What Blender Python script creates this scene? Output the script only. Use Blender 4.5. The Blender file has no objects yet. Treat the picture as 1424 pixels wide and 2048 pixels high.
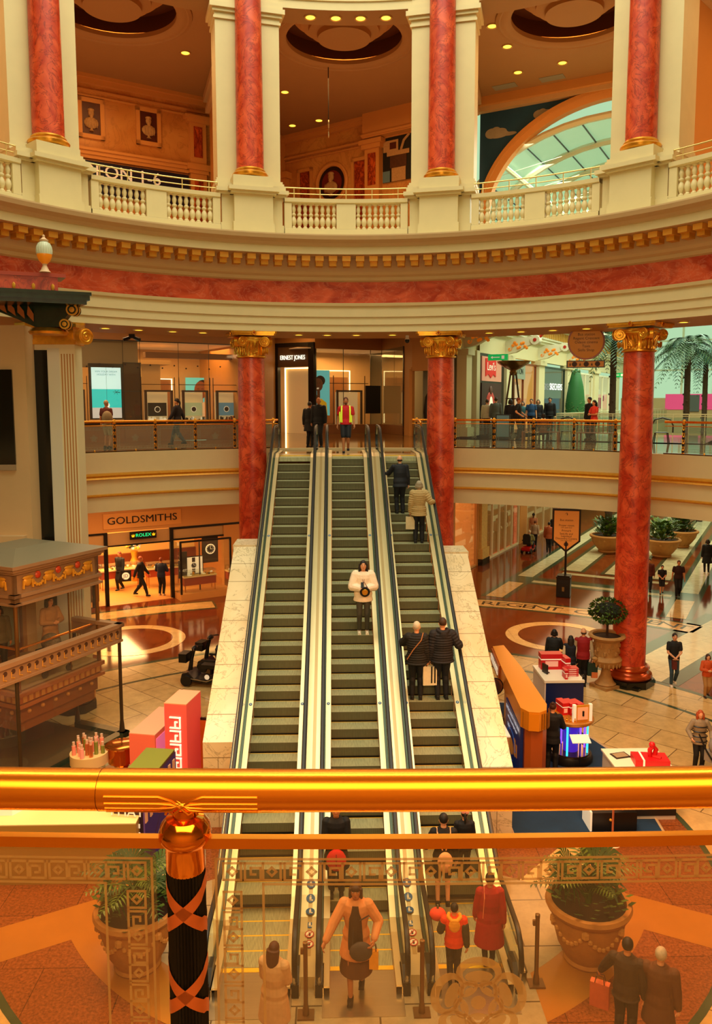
# Shopping-centre rotunda seen from the first-floor railing, three escalators below
import bpy, random
from math import *
from mathutils import Matrix, Vector, Euler

scene = bpy.context.scene
COL = scene.collection
random.seed(7)

# ------------------------------------------------------------------ camera
CAMH, PITCH, YAW, ROLL, FPX, CY = 8.712, 0.1038, 0.0251, 0.0014, 1603.2, 973.2
cd = bpy.data.cameras.new('camera'); cam = bpy.data.objects.new('camera', cd); COL.objects.link(cam)
cd.sensor_fit = 'VERTICAL'; cd.sensor_height = 36.0; cd.sensor_width = 36.0 * 1424 / 2048
cd.lens = 36.0 * FPX / 2048
cd.shift_y = (CY - 1024) / 2048
cd.clip_start = 0.05; cd.clip_end = 600
cam.matrix_world = (Matrix.Translation((0, 0, CAMH)) @ Matrix.Rotation(-YAW, 4, 'Z')
                    @ Matrix.Rotation(pi / 2 - PITCH, 4, 'X') @ Matrix.Rotation(-ROLL, 4, 'Z'))
scene.camera = cam

# ------------------------------------------------------------------ light and exposure
vs = scene.view_settings
scene.display_settings.display_device = 'sRGB'
vs.view_transform = 'Standard'; vs.look = 'None'; vs.gamma = 1.0; vs.use_curve_mapping = False
vs.exposure = 0.0

def lin(c):
    if isinstance(c, str):
        c = [int(c[i:i + 2], 16) / 255 for i in (0, 2, 4)]
    return tuple((x / 12.92 if x <= .04045 else ((x + .055) / 1.055) ** 2.4) for x in c[:3])

world = bpy.data.worlds.new('sky'); scene.world = world; world.use_nodes = True
wn = world.node_tree.nodes; wn.clear()
wo = wn.new('ShaderNodeOutputWorld'); wb = wn.new('ShaderNodeBackground')
wb.inputs[0].default_value = (*lin('b4dcae'), 1); wb.inputs[1].default_value = 1.0
world.node_tree.links.new(wb.outputs[0], wo.inputs[0])

def area(name, loc, size, power, color, rot=(0, 0, 0), sizey=None, shape=None):
    l = bpy.data.lights.new(name, 'AREA'); l.energy = power; l.color = lin(color); l.size = size
    if sizey: l.shape = 'RECTANGLE'; l.size_y = sizey
    if shape: l.shape = shape
    o = bpy.data.objects.new(name, l); COL.objects.link(o); o.location = loc; o.rotation_euler = rot
    o['kind'] = 'helper'
    return o

XM, YC = 0.368, 15.377          # centre of the rotunda
RC, RE, Z1, ZU = 12.37, 13.75, 7.03, 14.1   # column ring, slab edge, first floor, upper floor

def W(th, v, u, z=0.0):
    t = radians(th)
    return Vector((XM + v * cos(t) + u * sin(t), YC - v * sin(t) + u * cos(t), z))
def FR(th, v=0, u=0, z=0, rz=0):
    p = W(th, v, u, z)
    return Matrix.Translation(p) @ Matrix.Rotation(-radians(th) + rz, 4, 'Z')

# the rotunda's dome light high above, then gallery and shop lamps with added fill lights
area('dome_light', (XM, YC, 31), 20, 4900, 'fff2dc', shape='DISK')
area('balcony_fill', (XM, 2.6, 10.95), 10, 1500, 'ffe0b0', rot=(radians(52), 0, 0), sizey=1.6)  # unseen fill, added to light fascia, columns and escalators from the front
for th in (-60, -30, 0, 30, 60):
    area('gallery_light', W(th, 0, 17.5, 12.3), 5, 360, 'ffc890', sizey=3.5, rot=(0, 0, -radians(th)))
    area('arcade_light', W(th, 0, 17.5, 4.8), 5, 330, 'ffc080', sizey=4, rot=(0, 0, -radians(th)))
    area('upper_room_light', W(th, 0, 17.5, 21.6), 4, 300, 'ffb868', sizey=4, rot=(0, 0, -radians(th)))
    area('upper_ceiling_fill', W(th, 0, 17, 14.4), 5, 240, 'ffc080', sizey=4, rot=(pi, 0, -radians(th)))  # added fill facing up, brightens the otherwise dark upper ceilings
area('near_gallery_fill', W(180, 0, 18.2, 12.2), 9, 700, 'ffca80', sizey=4)  # unseen fill added behind the viewer so the brass rail reflects warm light
area('avenue_light', W(30, 0, 34, 4.7), 9, 700, 'ffd9a0', sizey=22, rot=(0, 0, -radians(30)))
area('avenue_sky', W(30, 0, 42, 20), 9, 9000, 'e8f4d8', sizey=40, rot=(0, 0, -radians(30)))
area('kiosk_lamp', (-5.0, 13.5, 6.6), 3, 520, 'ffb060')
area('kiosk_lamp', (5.2, 13.5, 6.6), 3, 520, 'ffa050')

# ------------------------------------------------------------------ materials
MATS = {}
def _mat(name):
    m = bpy.data.materials.new(name); m.use_nodes = True
    nt = m.node_tree; b = nt.nodes['Principled BSDF']
    return m, nt, b
def mat(name, col, rough=.5, metal=0.0, emit=None, es=0.0, alpha=1.0, trans=0.0, ior=1.45, spec=.5, var=0.0, vs=6.0, bump=0.0, bs=40.0, coat=0.0, stretch=None):
    if name in MATS: return MATS[name]
    m, nt, b = _mat(name); N, L = nt.nodes, nt.links
    c = (*lin(col), 1)
    b.inputs['Base Color'].default_value = c
    b.inputs['Roughness'].default_value = rough; b.inputs['Metallic'].default_value = metal
    b.inputs['Alpha'].default_value = alpha; b.inputs['Transmission Weight'].default_value = trans
    b.inputs['IOR'].default_value = ior; b.inputs['Specular IOR Level'].default_value = spec
    b.inputs['Coat Weight'].default_value = coat
    if emit: b.inputs['Emission Color'].default_value = (*lin(emit), 1); b.inputs['Emission Strength'].default_value = es
    if var or bump:
        tc = N.new('ShaderNodeTexCoord'); nz = N.new('ShaderNodeTexNoise'); nz.inputs['Scale'].default_value = vs; nz.inputs['Detail'].default_value = 5
        src = tc.outputs['Object']
        if stretch:
            mp = N.new('ShaderNodeMapping'); mp.inputs['Scale'].default_value = stretch; L.new(src, mp.inputs[0]); src = mp.outputs[0]
        L.new(src, nz.inputs['Vector'])
        if var:
            mx = N.new('ShaderNodeMix'); mx.data_type = 'RGBA'
            mx.inputs[6].default_value = tuple(max(0, x * (1 - var)) for x in c[:3]) + (1,)
            mx.inputs[7].default_value = tuple(min(1, x * (1 + var)) for x in c[:3]) + (1,)
            L.new(nz.outputs['Fac'], mx.inputs[0]); L.new(mx.outputs[2], b.inputs['Base Color'])
        if bump:
            n2 = N.new('ShaderNodeTexNoise'); n2.inputs['Scale'].default_value = bs; L.new(src, n2.inputs['Vector'])
            bp = N.new('ShaderNodeBump'); bp.inputs['Strength'].default_value = bump; bp.inputs['Distance'].default_value = .01
            L.new(n2.outputs['Fac'], bp.inputs['Height']); L.new(bp.outputs[0], b.inputs['Normal'])
    MATS[name] = m
    return m
def marble(name, c1, c2, vein, scale=1.0, vw=.06, rough=.25, veinamt=.8, cloud=2.0, stretch=(1, 1, 1)):
    m, nt, b = _mat(name); N, L = nt.nodes, nt.links
    tc = N.new('ShaderNodeTexCoord'); mp = N.new('ShaderNodeMapping'); mp.inputs['Scale'].default_value = [scale * s for s in stretch]
    L.new(tc.outputs['Object'], mp.inputs[0])
    n1 = N.new('ShaderNodeTexNoise'); n1.inputs['Scale'].default_value = cloud; n1.inputs['Detail'].default_value = 8; n1.inputs['Distortion'].default_value = 1.2
    L.new(mp.outputs[0], n1.inputs['Vector'])
    r1 = N.new('ShaderNodeValToRGB'); r1.color_ramp.elements[0].position = .35; r1.color_ramp.elements[1].position = .68
    r1.color_ramp.elements[0].color = (*lin(c1), 1); r1.color_ramp.elements[1].color = (*lin(c2), 1)
    L.new(n1.outputs['Fac'], r1.inputs[0])
    n2 = N.new('ShaderNodeTexNoise'); n2.inputs['Scale'].default_value = 1.7; n2.inputs['Detail'].default_value = 6; n2.inputs['Distortion'].default_value = 2.0; n2.inputs['Roughness'].default_value = .62
    L.new(mp.outputs[0], n2.inputs['Vector'])
    s = N.new('ShaderNodeMath'); s.operation = 'SUBTRACT'; s.inputs[1].default_value = .5; L.new(n2.outputs['Fac'], s.inputs[0])
    a = N.new('ShaderNodeMath'); a.operation = 'ABSOLUTE'; L.new(s.outputs[0], a.inputs[0])
    mr = N.new('ShaderNodeMapRange'); mr.inputs[1].default_value = 0; mr.inputs[2].default_value = vw; mr.inputs[3].default_value = veinamt; mr.inputs[4].default_value = 0
    L.new(a.outputs[0], mr.inputs[0])
    mx = N.new('ShaderNodeMix'); mx.data_type = 'RGBA'; mx.inputs[7].default_value = (*lin(vein), 1)
    L.new(mr.outputs[0], mx.inputs[0]); L.new(r1.outputs[0], mx.inputs[6]); L.new(mx.outputs[2], b.inputs['Base Color'])
    b.inputs['Roughness'].default_value = rough
    MATS[name] = m
    return m
def tiles(name, c1, c2, joint, size=.9, rough=.2, gap=.012, speck=0.0, rot=0.0, aspect=1.0, spec=.5):
    m, nt, b = _mat(name); N, L = nt.nodes, nt.links; b.inputs['Specular IOR Level'].default_value = spec
    tc = N.new('ShaderNodeTexCoord'); mp = N.new('ShaderNodeMapping'); mp.inputs['Rotation'].default_value = (0, 0, rot)
    L.new(tc.outputs['Object'], mp.inputs[0])
    br = N.new('ShaderNodeTexBrick'); br.offset = .5; br.inputs['Scale'].default_value = 1
    br.inputs['Brick Width'].default_value = size * aspect; br.inputs['Row Height'].default_value = size; br.inputs['Mortar Size'].default_value = gap
    br.inputs['Color1'].default_value = (*lin(c1), 1); br.inputs['Color2'].default_value = (*lin(c2), 1); br.inputs['Mortar'].default_value = (*lin(joint), 1)
    L.new(mp.outputs[0], br.inputs['Vector'])
    nz = N.new('ShaderNodeTexNoise'); nz.inputs['Scale'].default_value = 3.0 if not speck else 22.0; nz.inputs['Detail'].default_value = 7; nz.inputs['Roughness'].default_value = .7
    L.new(tc.outputs['Object'], nz.inputs['Vector'])
    mr = N.new('ShaderNodeMapRange'); mr.inputs[1].default_value = .25; mr.inputs[2].default_value = .75; mr.inputs[3].default_value = .72 - speck; mr.inputs[4].default_value = 1.18 + speck
    L.new(nz.outputs['Fac'], mr.inputs[0])
    vm = N.new('ShaderNodeVectorMath'); vm.operation = 'SCALE'; L.new(br.outputs['Color'], vm.inputs[0]); L.new(mr.outputs[0], vm.inputs['Scale'])
    L.new(vm.outputs[0], b.inputs['Base Color']); b.inputs['Roughness'].default_value = rough
    MATS[name] = m
    return m
def stripes(name, c1, c2, freq, axis=0, rough=.4, metal=0.0, duty=.5, var=.12, emit=0.0):
    m, nt, b = _mat(name); N, L = nt.nodes, nt.links
    tc = N.new('ShaderNodeTexCoord'); sp = N.new('ShaderNodeSeparateXYZ'); L.new(tc.outputs['Object'], sp.inputs[0])
    mu = N.new('ShaderNodeMath'); mu.operation = 'MULTIPLY'; mu.inputs[1].default_value = freq; L.new(sp.outputs[axis], mu.inputs[0])
    fr = N.new('ShaderNodeMath'); fr.operation = 'FRACT'; L.new(mu.outputs[0], fr.inputs[0])
    gt = N.new('ShaderNodeMath'); gt.operation = 'GREATER_THAN'; gt.inputs[1].default_value = duty; L.new(fr.outputs[0], gt.inputs[0])
    mx = N.new('ShaderNodeMix'); mx.data_type = 'RGBA'; mx.inputs[6].default_value = (*lin(c1), 1); mx.inputs[7].default_value = (*lin(c2), 1)
    L.new(gt.outputs[0], mx.inputs[0])
    nz = N.new('ShaderNodeTexNoise'); nz.inputs['Scale'].default_value = 5; mp = N.new('ShaderNodeMapping'); sc = [1, 1, 1]; sc[axis] = 8; mp.inputs['Scale'].default_value = sc
    L.new(tc.outputs['Object'], mp.inputs[0]); L.new(mp.outputs[0], nz.inputs['Vector'])
    mr = N.new('ShaderNodeMapRange'); mr.inputs[3].default_value = 1 - var * 2; mr.inputs[4].default_value = 1 + var * 2; L.new(nz.outputs['Fac'], mr.inputs[0])
    vm = N.new('ShaderNodeVectorMath'); vm.operation = 'SCALE'; L.new(mx.outputs[2], vm.inputs[0]); L.new(mr.outputs[0], vm.inputs['Scale'])
    L.new(vm.outputs[0], b.inputs['Base Color']); b.inputs['Roughness'].default_value = rough; b.inputs['Metallic'].default_value = metal
    if emit: L.new(vm.outputs[0], b.inputs['Emission Color']); b.inputs['Emission Strength'].default_value = emit
    MATS[name] = m
    return m
def glassy(name, tint, alpha=.12, rough=.05, refl=.5):
    # thin pane: mostly clear, with a gloss that grows at a glancing angle
    m = bpy.data.materials.new(name); m.use_nodes = True; nt = m.node_tree; N, L = nt.nodes, nt.links; N.clear()
    o = N.new('ShaderNodeOutputMaterial'); t = N.new('ShaderNodeBsdfTransparent'); t.inputs[0].default_value = (*lin(tint), 1)
    g = N.new('ShaderNodeBsdfGlossy'); g.inputs['Roughness'].default_value = rough; g.inputs[0].default_value = (.9, .9, .85, 1)
    d = N.new('ShaderNodeBsdfDiffuse'); d.inputs[0].default_value = (*lin(tint), 1)
    lw = N.new('ShaderNodeLayerWeight'); lw.inputs[0].default_value = .35
    mu = N.new('ShaderNodeMath'); mu.operation = 'MULTIPLY_ADD'; mu.inputs[1].default_value = refl; mu.inputs[2].default_value = .03; L.new(lw.outputs['Facing'], mu.inputs[0])
    m1 = N.new('ShaderNodeMixShader'); m1.inputs[0].default_value = alpha; L.new(t.outputs[0], m1.inputs[1]); L.new(d.outputs[0], m1.inputs[2])
    m2 = N.new('ShaderNodeMixShader'); L.new(mu.outputs[0], m2.inputs[0]); L.new(m1.outputs[0], m2.inputs[1]); L.new(g.outputs[0], m2.inputs[2])
    L.new(m2.outputs[0], o.inputs[0]); MATS[name] = m
    return m

cream = mat('cream_plaster', 'd6c290', .55, var=.06, vs=2.5)
cream2 = mat('buff_plaster', 'c9a878', .6, var=.06, vs=2)
tan_wall = mat('tan_plaster', 'b88a52', .6, var=.08, vs=2)
red_marble = marble('red_marble', 'b42c10', 'e05a30', '74160a', scale=.85, vw=.026, rough=.34, veinamt=.75, cloud=2.2)
red_frieze = marble('red_frieze_marble', 'a8280f', 'dc5a34', 'e8906c', scale=.7, vw=.03, rough=.2, veinamt=.3, cloud=1.6, stretch=(1, 1, 1.8))
gold = mat('gilding', 'e8a436', .3, .85, var=.25, vs=9)
goldd = mat('dull_gilding', 'd8992c', .45, .35, var=.2, vs=12)
brass = mat('polished_brass', 'ffa02c', .25, .9, var=.08, vs=3, stretch=(1, 8, 8))
blackm = mat('black_metal', '14110f', .35, .2)
blackp = mat('black_plinth_marble', '16150f', .15, var=.4, vs=5)
steel = mat('brushed_steel', 'c8b89a', .28, .9, var=.08, vs=4, stretch=(.3, 6, 6))
alum = mat('champagne_aluminium', 'e0cc9c', .32, .55, var=.05, vs=3)
white = mat('white_paint', 'efe6cf', .5)
rubber = mat('black_rubber', '15130f', .45)
lift_glass = glassy('lift_glass', 'f4efe0', .03, .03, .12)
glass = glassy('clear_glass', 'f0f4e8', .04, .03, .45)
bglass = glassy('balustrade_glass', 'cfe0d8', .10, .05, .4)
def frosted(name, col, clear=.3):
    m = bpy.data.materials.new(name); m.use_nodes = True; nt = m.node_tree; N, L = nt.nodes, nt.links; N.clear()
    o = N.new('ShaderNodeOutputMaterial'); t = N.new('ShaderNodeBsdfTransparent'); d = N.new('ShaderNodeBsdfDiffuse'); q = N.new('ShaderNodeBsdfTranslucent')
    d.inputs[0].default_value = q.inputs[0].default_value = (*lin(col), 1)
    a = N.new('ShaderNodeMixShader'); L.new(d.outputs[0], a.inputs[1]); L.new(q.outputs[0], a.inputs[2]); a.inputs[0].default_value = .6
    b = N.new('ShaderNodeMixShader'); b.inputs[0].default_value = clear; L.new(a.outputs[0], b.inputs[1]); L.new(t.outputs[0], b.inputs[2]); L.new(b.outputs[0], o.inputs[0]); MATS[name] = m
    return m
etched = frosted('etched_glass', 'c09860', .25)
etchedf = mat('etched_glass_far', 'c9c0a0', .6, alpha=.5)
white_marble = marble('white_veined_marble', 'd9c49a', 'e6d8b4', '8f8060', scale=.9, vw=.018, rough=.12, veinamt=.7, cloud=1.1, stretch=(1, .6, 1))
cream_marble = marble('cream_wall_marble', 'b87a38', 'cf9850', '8c5a26', scale=.5, vw=.03, rough=.3, veinamt=.4, cloud=.8)
orange_marble = marble('orange_panel_marble', '8c2c0c', 'c8581c', '4a1206', scale=1.5, vw=.08, rough=.25, veinamt=.8, cloud=1.5, stretch=(1, 1, .5))
fl_brown = tiles('brown_granite_floor', '6e3216', '7a3a1a', '3c1a0c', .6, .09, .008)
fl_beige = tiles('beige_marble_floor', 'c09a60', 'cda86c', '6e5230', .95, .16, .012, rot=.75, aspect=1.6)
fl_band = tiles('cream_marble_band', 'd8b274', 'dcb87c', 'a88450', 1.2, .12, .006)
fl_white = tiles('white_marble_band', 'c8c098', 'd0c8a0', '8c8464', 1.2, .1, .008, rot=-.52)
fl_green = mat('green_marble_band', '3c4a34', .12, var=.3, vs=3)
fl_red = tiles('red_speckled_granite', '7e421c', '884a22', '4c2610', 1.3, .22, .006, speck=.42)
fl_upper = tiles('polished_gallery_floor', '7c5a2c', '866434', '54380f', .8, .06, .006, spec=.4)
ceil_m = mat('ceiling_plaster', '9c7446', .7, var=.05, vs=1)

# ------------------------------------------------------------------ mesh helper
class M:
    def __init__(s, T=None):
        s.v, s.f, s.mi, s.sm, s.mats = [], [], [], [], []
        s.T = T or Matrix(); s.cur = 0
    def use(s, m):
        if m not in s.mats: s.mats.append(m)
        s.cur = s.mats.index(m); return s
    def add(s, vs, fs, sm=False, T=None):
        k = len(s.v); TT = s.T @ T if T else s.T
        s.v += [TT @ Vector(p) for p in vs]
        for f in fs: s.f.append([i + k for i in f]); s.mi.append(s.cur); s.sm.append(sm)
        return s
    def box(s, x0, x1, y0, y1, z0, z1, T=None):
        vs = [(x, y, z) for z in (z0, z1) for x, y in ((x0, y0), (x1, y0), (x1, y1), (x0, y1))]
        return s.add(vs, [(3, 2, 1, 0), (4, 5, 6, 7), (0, 1, 5, 4), (1, 2, 6, 5), (2, 3, 7, 6), (3, 0, 4, 7)], T=T)
    def cbox(s, c, d, rz=0):
        T = Matrix.Translation(c) @ Matrix.Rotation(rz, 4, 'Z')
        return s.box(-d[0] / 2, d[0] / 2, -d[1] / 2, d[1] / 2, -d[2] / 2, d[2] / 2, T=T)
    def prism(s, poly, z0, z1, T=None):
        n = len(poly); vs = [(x, y, z0) for x, y in poly] + [(x, y, z1) for x, y in poly]
        fs = [list(range(n))[::-1], list(range(n, 2 * n))] + [(i, (i + 1) % n, n + (i + 1) % n, n + i) for i in range(n)]
        return s.add(vs, fs, T=T)
    def lathe(s, prof, n=24, c=(0, 0, 0), a0=0, a1=2 * pi, sm=True, cap=True, T=None, sx=1, sy=1):
        full = abs(a1 - a0 - 2 * pi) < 1e-6; k = n if full else n + 1
        vs = []
        for r, z in prof:
            for i in range(k):
                a = a0 + (a1 - a0) * i / n
                vs.append((c[0] + r * cos(a) * sx, c[1] + r * sin(a) * sy, c[2] + z))
        fs = []
        for j in range(len(prof) - 1):
            for i in range(n):
                i2 = (i + 1) % k if full else i + 1
                fs.append((j * k + i, j * k + i2, (j + 1) * k + i2, (j + 1) * k + i))
        s.add(vs, fs, sm, T)
        if cap and full:
            if prof[0][0] > 1e-4: s.add(vs[:k], [list(range(k))[::-1]], False, T)
            if prof[-1][0] > 1e-4: s.add(vs[-k:], [list(range(k))], False, T)
        return s
    def ring(s, prof, a0, a1, n=96, cx=XM, cy=YC, sm=True, closed=False):
        # profile (radius, z, [material]) swept round the rotunda axis; angle 0 faces away from the camera
        P = prof + [prof[0]] if closed else prof
        k = n + 1
        for j in range(len(P) - 1):
            if len(P[j]) > 2: s.use(P[j][2])
            vs = []
            for r, z in (P[j][:2], P[j + 1][:2]):
                for i in range(k):
                    a = radians(a0 + (a1 - a0) * i / n); vs.append((cx + r * sin(a), cy + r * cos(a), z))
            s.add(vs, [(i, i + 1, k + i + 1, k + i) for i in range(n)], sm)
        return s
    def tube(s, pts, r, n=8, closed=False, sm=True, caps=True, sx=1.0):
        pts = [Vector(p) for p in pts]; m = len(pts); rs = r if isinstance(r, (list, tuple)) else [r] * m
        vs = []; up = None
        for i, p in enumerate(pts):
            a = pts[i - 1] if (i or closed) else p; b = pts[(i + 1) % m] if (i < m - 1 or closed) else p
            t = (b - a).normalized()
            if up is None: up = Vector((0, 0, 1)) if abs(t.z) < .9 else Vector((0, 1, 0))
            x = t.cross(up)
            if x.length < 1e-5: x = Vector((1, 0, 0))
            x.normalize(); y = x.cross(t).normalized(); up = y
            for j in range(n):
                an = 2 * pi * j / n; vs.append(p + (x * cos(an) * sx + y * sin(an)) * rs[i])
        fs = []
        for i in range(m if closed else m - 1):
            i2 = (i + 1) % m
            for j in range(n): fs.append((i * n + j, i * n + (j + 1) % n, i2 * n + (j + 1) % n, i2 * n + j))
        s.add(vs, fs, sm)
        if caps and not closed: s.add(vs[:n], [list(range(n))]); s.add(vs[-n:], [list(range(n))[::-1]])
        return s
    def ball(s, c, r, n=12, T=None):
        if not isinstance(r, (tuple, list)): r = (r, r, r)
        m = n // 2; vs = []; fs = []
        for j in range(m + 1):
            b = -pi / 2 + pi * j / m
            for i in range(n):
                a = 2 * pi * i / n; vs.append((c[0] + r[0] * cos(a) * cos(b), c[1] + r[1] * sin(a) * cos(b), c[2] + r[2] * sin(b)))
        for j in range(m):
            for i in range(n): fs.append((j * n + i, j * n + (i + 1) % n, (j + 1) * n + (i + 1) % n, (j + 1) * n + i))
        return s.add(vs, fs, True, T)
    def strokes(s, lines, w, y=0, t=.001):
        # flat strokes in the local x,z plane (for etched and painted patterns)
        for ln in lines:
            for (x0, z0), (x1, z1) in zip(ln[:-1], ln[1:]):
                d = hypot(x1 - x0, z1 - z0) or 1; ux, uz = (x1 - x0) / d * w / 2, (z1 - z0) / d * w / 2
                a, b = (x0 - ux, z0 - uz), (x1 + ux, z1 + uz)
                q = [(a[0] - uz, y, a[1] + ux), (b[0] - uz, y, b[1] + ux), (b[0] + uz, y, b[1] - ux), (a[0] + uz, y, a[1] - ux)]
                s.add(q, [(0, 1, 2, 3)])
        return s
    def text(s, txt, size, T, depth=.01, align='CENTER', bold=0.0, sx=1.0):
        cu = bpy.data.curves.new('t', 'FONT'); cu.body = txt; cu.size = size; cu.extrude = depth / 2; cu.align_x = align; cu.align_y = 'CENTER'; cu.offset = bold
        cu.resolution_u = 3
        ob = bpy.data.objects.new('t', cu); me = bpy.data.meshes.new_from_object(ob)
        vs = [(v.co.x * sx, v.co.y, v.co.z) for v in me.vertices]; fs = [tuple(p.vertices) for p in me.polygons]
        bpy.data.objects.remove(ob); bpy.data.curves.remove(cu); bpy.data.meshes.remove(me)
        return s.add(vs, fs, T=T)
    def mesh(s, name):
        me = bpy.data.meshes.new(name); me.from_pydata(s.v, [], s.f)
        for m in s.mats: me.materials.append(m)
        me.polygons.foreach_set('material_index', s.mi); me.polygons.foreach_set('use_smooth', s.sm)
        me.update()
        if any(s.sm): me.set_sharp_from_angle(angle=radians(38))
        return me
    def build(s, name, parent=None, mat=None, loc=None, rz=0, **k):
        if mat is not None and not s.mats: s.mats = [mat]
        o = bpy.data.objects.new(name, s.mesh(name)); COL.objects.link(o)
        if parent: o.parent = parent
        if loc is not None: o.location = loc
        if rz: o.rotation_euler[2] = rz
        for a, b in k.items(): o[a] = b
        return o
def m_(mat_, T=None): return M(T).use(mat_)
STAND = Matrix.Rotation(pi / 2, 4, 'X')       # text in x,y -> stands up in x,z facing -y
def tag(o, label, cat, group=None, kind=None):
    o['label'] = label; o['category'] = cat
    if group: o['group'] = group
    if kind: o['kind'] = kind
    return o
def thing(name, label, cat, loc=(0, 0, 0), rz=0, group=None, mw=None):
    o = bpy.data.objects.new(name, None); COL.objects.link(o); o.empty_display_size = .2
    if mw is not None: o.matrix_world = mw
    else: o.location = loc; o.rotation_euler = (0, 0, rz)
    return tag(o, label, cat, group)
def dup(root, loc=None, rz=None, label=None, group=None, mw=None):
    r = root.copy(); COL.objects.link(r)
    if mw is not None: r.matrix_world = mw
    else:
        if loc is not None: r.location = loc
        if rz is not None: r.rotation_euler = (0, 0, rz)
    if label: r['label'] = label
    if group: r['group'] = group
    def rec(src, dst):
        for ch in list(src.children):
            c = ch.copy(); COL.objects.link(c); c.parent = dst; rec(ch, c)
    rec(root, r)
    return r
def struct(m, name, parent=None):
    return m.build(name, parent, kind='structure')
# ================================================================== STRUCTURE
# ---- ground floor with its inlaid pattern (one mesh)
f = M()
def disc(m, r, z, c=(XM, YC), n=96, r0=0.0, a0=0.0, a1=360.0):
    k = n + 1
    vs = [(c[0] + q * sin(radians(a0 + (a1 - a0) * i / n)), c[1] + q * cos(radians(a0 + (a1 - a0) * i / n)), z) for q in (max(r0, .001), r) for i in range(k)]
    m.add(vs, [(i, k + i, k + i + 1, i + 1) for i in range(n)])
def strip(m, th, v0, v1, u0, u1, z):
    m.add([W(th, v0, u0, z), W(th, v1, u0, z), W(th, v1, u1, z), W(th, v0, u1, z)], [(0, 1, 2, 3)])
f.use(fl_brown).box(-45, 60, -6, 95, -.3, 0)
f.use(fl_beige); disc(f, 12.9, .003)
f.use(fl_green); disc(f, 11.50, .005, r0=11.36); disc(f, 13.1, .005, r0=12.9)
f.use(fl_green); disc(f, 6.92, .005, r0=6.8)
f.use(fl_red); disc(f, 6.8, .006)
# beige lozenge band round the foot of the escalators and pale landing stone
lp = tiles('landing_stone', 'a4906a', 'ac9870', '5c4c34', 1.2, .14, .014)
f.use(fl_band)
for k in (-1, 1):
    q = lambda x, y, z=.008: (XM + k * (x - XM), y, z)
    f.add([q(3.0, 13.45), q(4.6, 15.1), q(5.4, 14.5), q(3.2, 12.35)], [(0, 1, 2, 3)])
f.use(mat('amber_marble_band', 'a86c28', .18, var=.15, vs=2))
disc(f, 5.6, .009, r0=4.75, a0=120, a1=240)
strip(f, 118, -.45, .45, 5.0, 12, .0085); strip(f, -118, -.45, .45, 5.0, 12, .0085)
f.use(lp); disc(f, 4.75, .010, a0=118, a1=242, n=48)
f.use(lp); f.box(-2.2, 2.95, 10.0, 13.0, .011, .0115)
# ring inlays and letter bands of every bay
for th in (-60, -30, 0, 30, 60):
    c = W(th, 0, 15.9); f.use(fl_band); disc(f, 1.95, .006, c=(c.x, c.y), r0=1.48, n=64)
    a0, a1 = th - 13.2, th + 13.2
    f.use(fl_green); disc(f, 20.55, .004, r0=19.05, a0=a0 - .3, a1=a1 + .3, n=24)
    f.use(fl_band); disc(f, 20.35, .006, r0=19.25, a0=a0, a1=a1, n=24)
for th in (45, 75, -45, -75):
    f.use(fl_green); strip(f, th, -1.3, 1.3, 13.1, 22.5, .004); f.use(fl_white); strip(f, th, -.75, .75, 13.1, 22.5, .006)
# avenue bands
for v in (-4.15, 3.55):
    f.use(fl_green); strip(f, 30, v - .62, v + .62, 20.6, 75, .003)
    f.use(fl_band); strip(f, 30, v - .38, v + .38, 20.7, 24.0, .006)
    f.use(fl_white); strip(f, 30, v - .38, v + .38, 25.5, 75, .006)
f.use(fl_green); strip(f, 30, -4.6, 4.0, 24.0, 25.5, .0045)
f.use(fl_white); strip(f, 30, -3.5, 2.9, 24.35, 24.8, .006); strip(f, 30, -2.7, 2.4, 26.9, 27.4, .006)
for a, b in ((-2.85, -1.95), (-.75, .55), (1.5, 2.4)):
    f.use(fl_green); strip(f, 30, a - .2, b + .2, 27.8, 75, .0035); f.use(fl_white); strip(f, 30, a, b, 28.0, 75, .006)
# REGENT CRESCENT set in the right-hand letter band
ink = mat('inlaid_dark_letters', '2c1c10', .2)
f.use(ink)
s = 'REGENT CRESCENT'
for i, ch in enumerate(s):
    a = 30 - 11.6 + 23.2 * i / (len(s) - 1)
    if ch != ' ': f.text(ch, .88, FR(a, 0, 19.78, .009), .001, sx=1.25)
    f.use(mat('letter_joint', 'a07840', .2)); strip(f, a + .83, -.006, .006, 19.25, 20.35, .0075); f.use(ink)
struct(f, 'floor')

# ---- first-floor slab: ring edge, fascia with gilt mouldings, soffit
s = M()
s.use(fl_upper); AR = 180
s.ring([(22.6, Z1), (RE + .1, Z1, cream)], -158, 158, 120, sm=False)
struct(s, 'floor')
s = M()
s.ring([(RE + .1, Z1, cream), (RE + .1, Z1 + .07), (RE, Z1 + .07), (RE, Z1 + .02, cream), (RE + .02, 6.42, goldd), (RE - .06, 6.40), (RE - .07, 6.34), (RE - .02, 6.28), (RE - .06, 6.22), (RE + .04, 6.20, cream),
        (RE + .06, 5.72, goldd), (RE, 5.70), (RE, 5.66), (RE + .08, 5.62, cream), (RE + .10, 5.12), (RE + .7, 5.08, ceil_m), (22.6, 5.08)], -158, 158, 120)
struct(s, 'trim_1')
# ground-floor ceiling beyond and a bulkhead over it
# landing in front of the slab carrying the escalator heads
s = m_(fl_upper).box(XM - 2.55, XM + 2.62, 25.75, 29.3, 6.2, Z1 + .004)
struct(s, 'floor')

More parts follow.
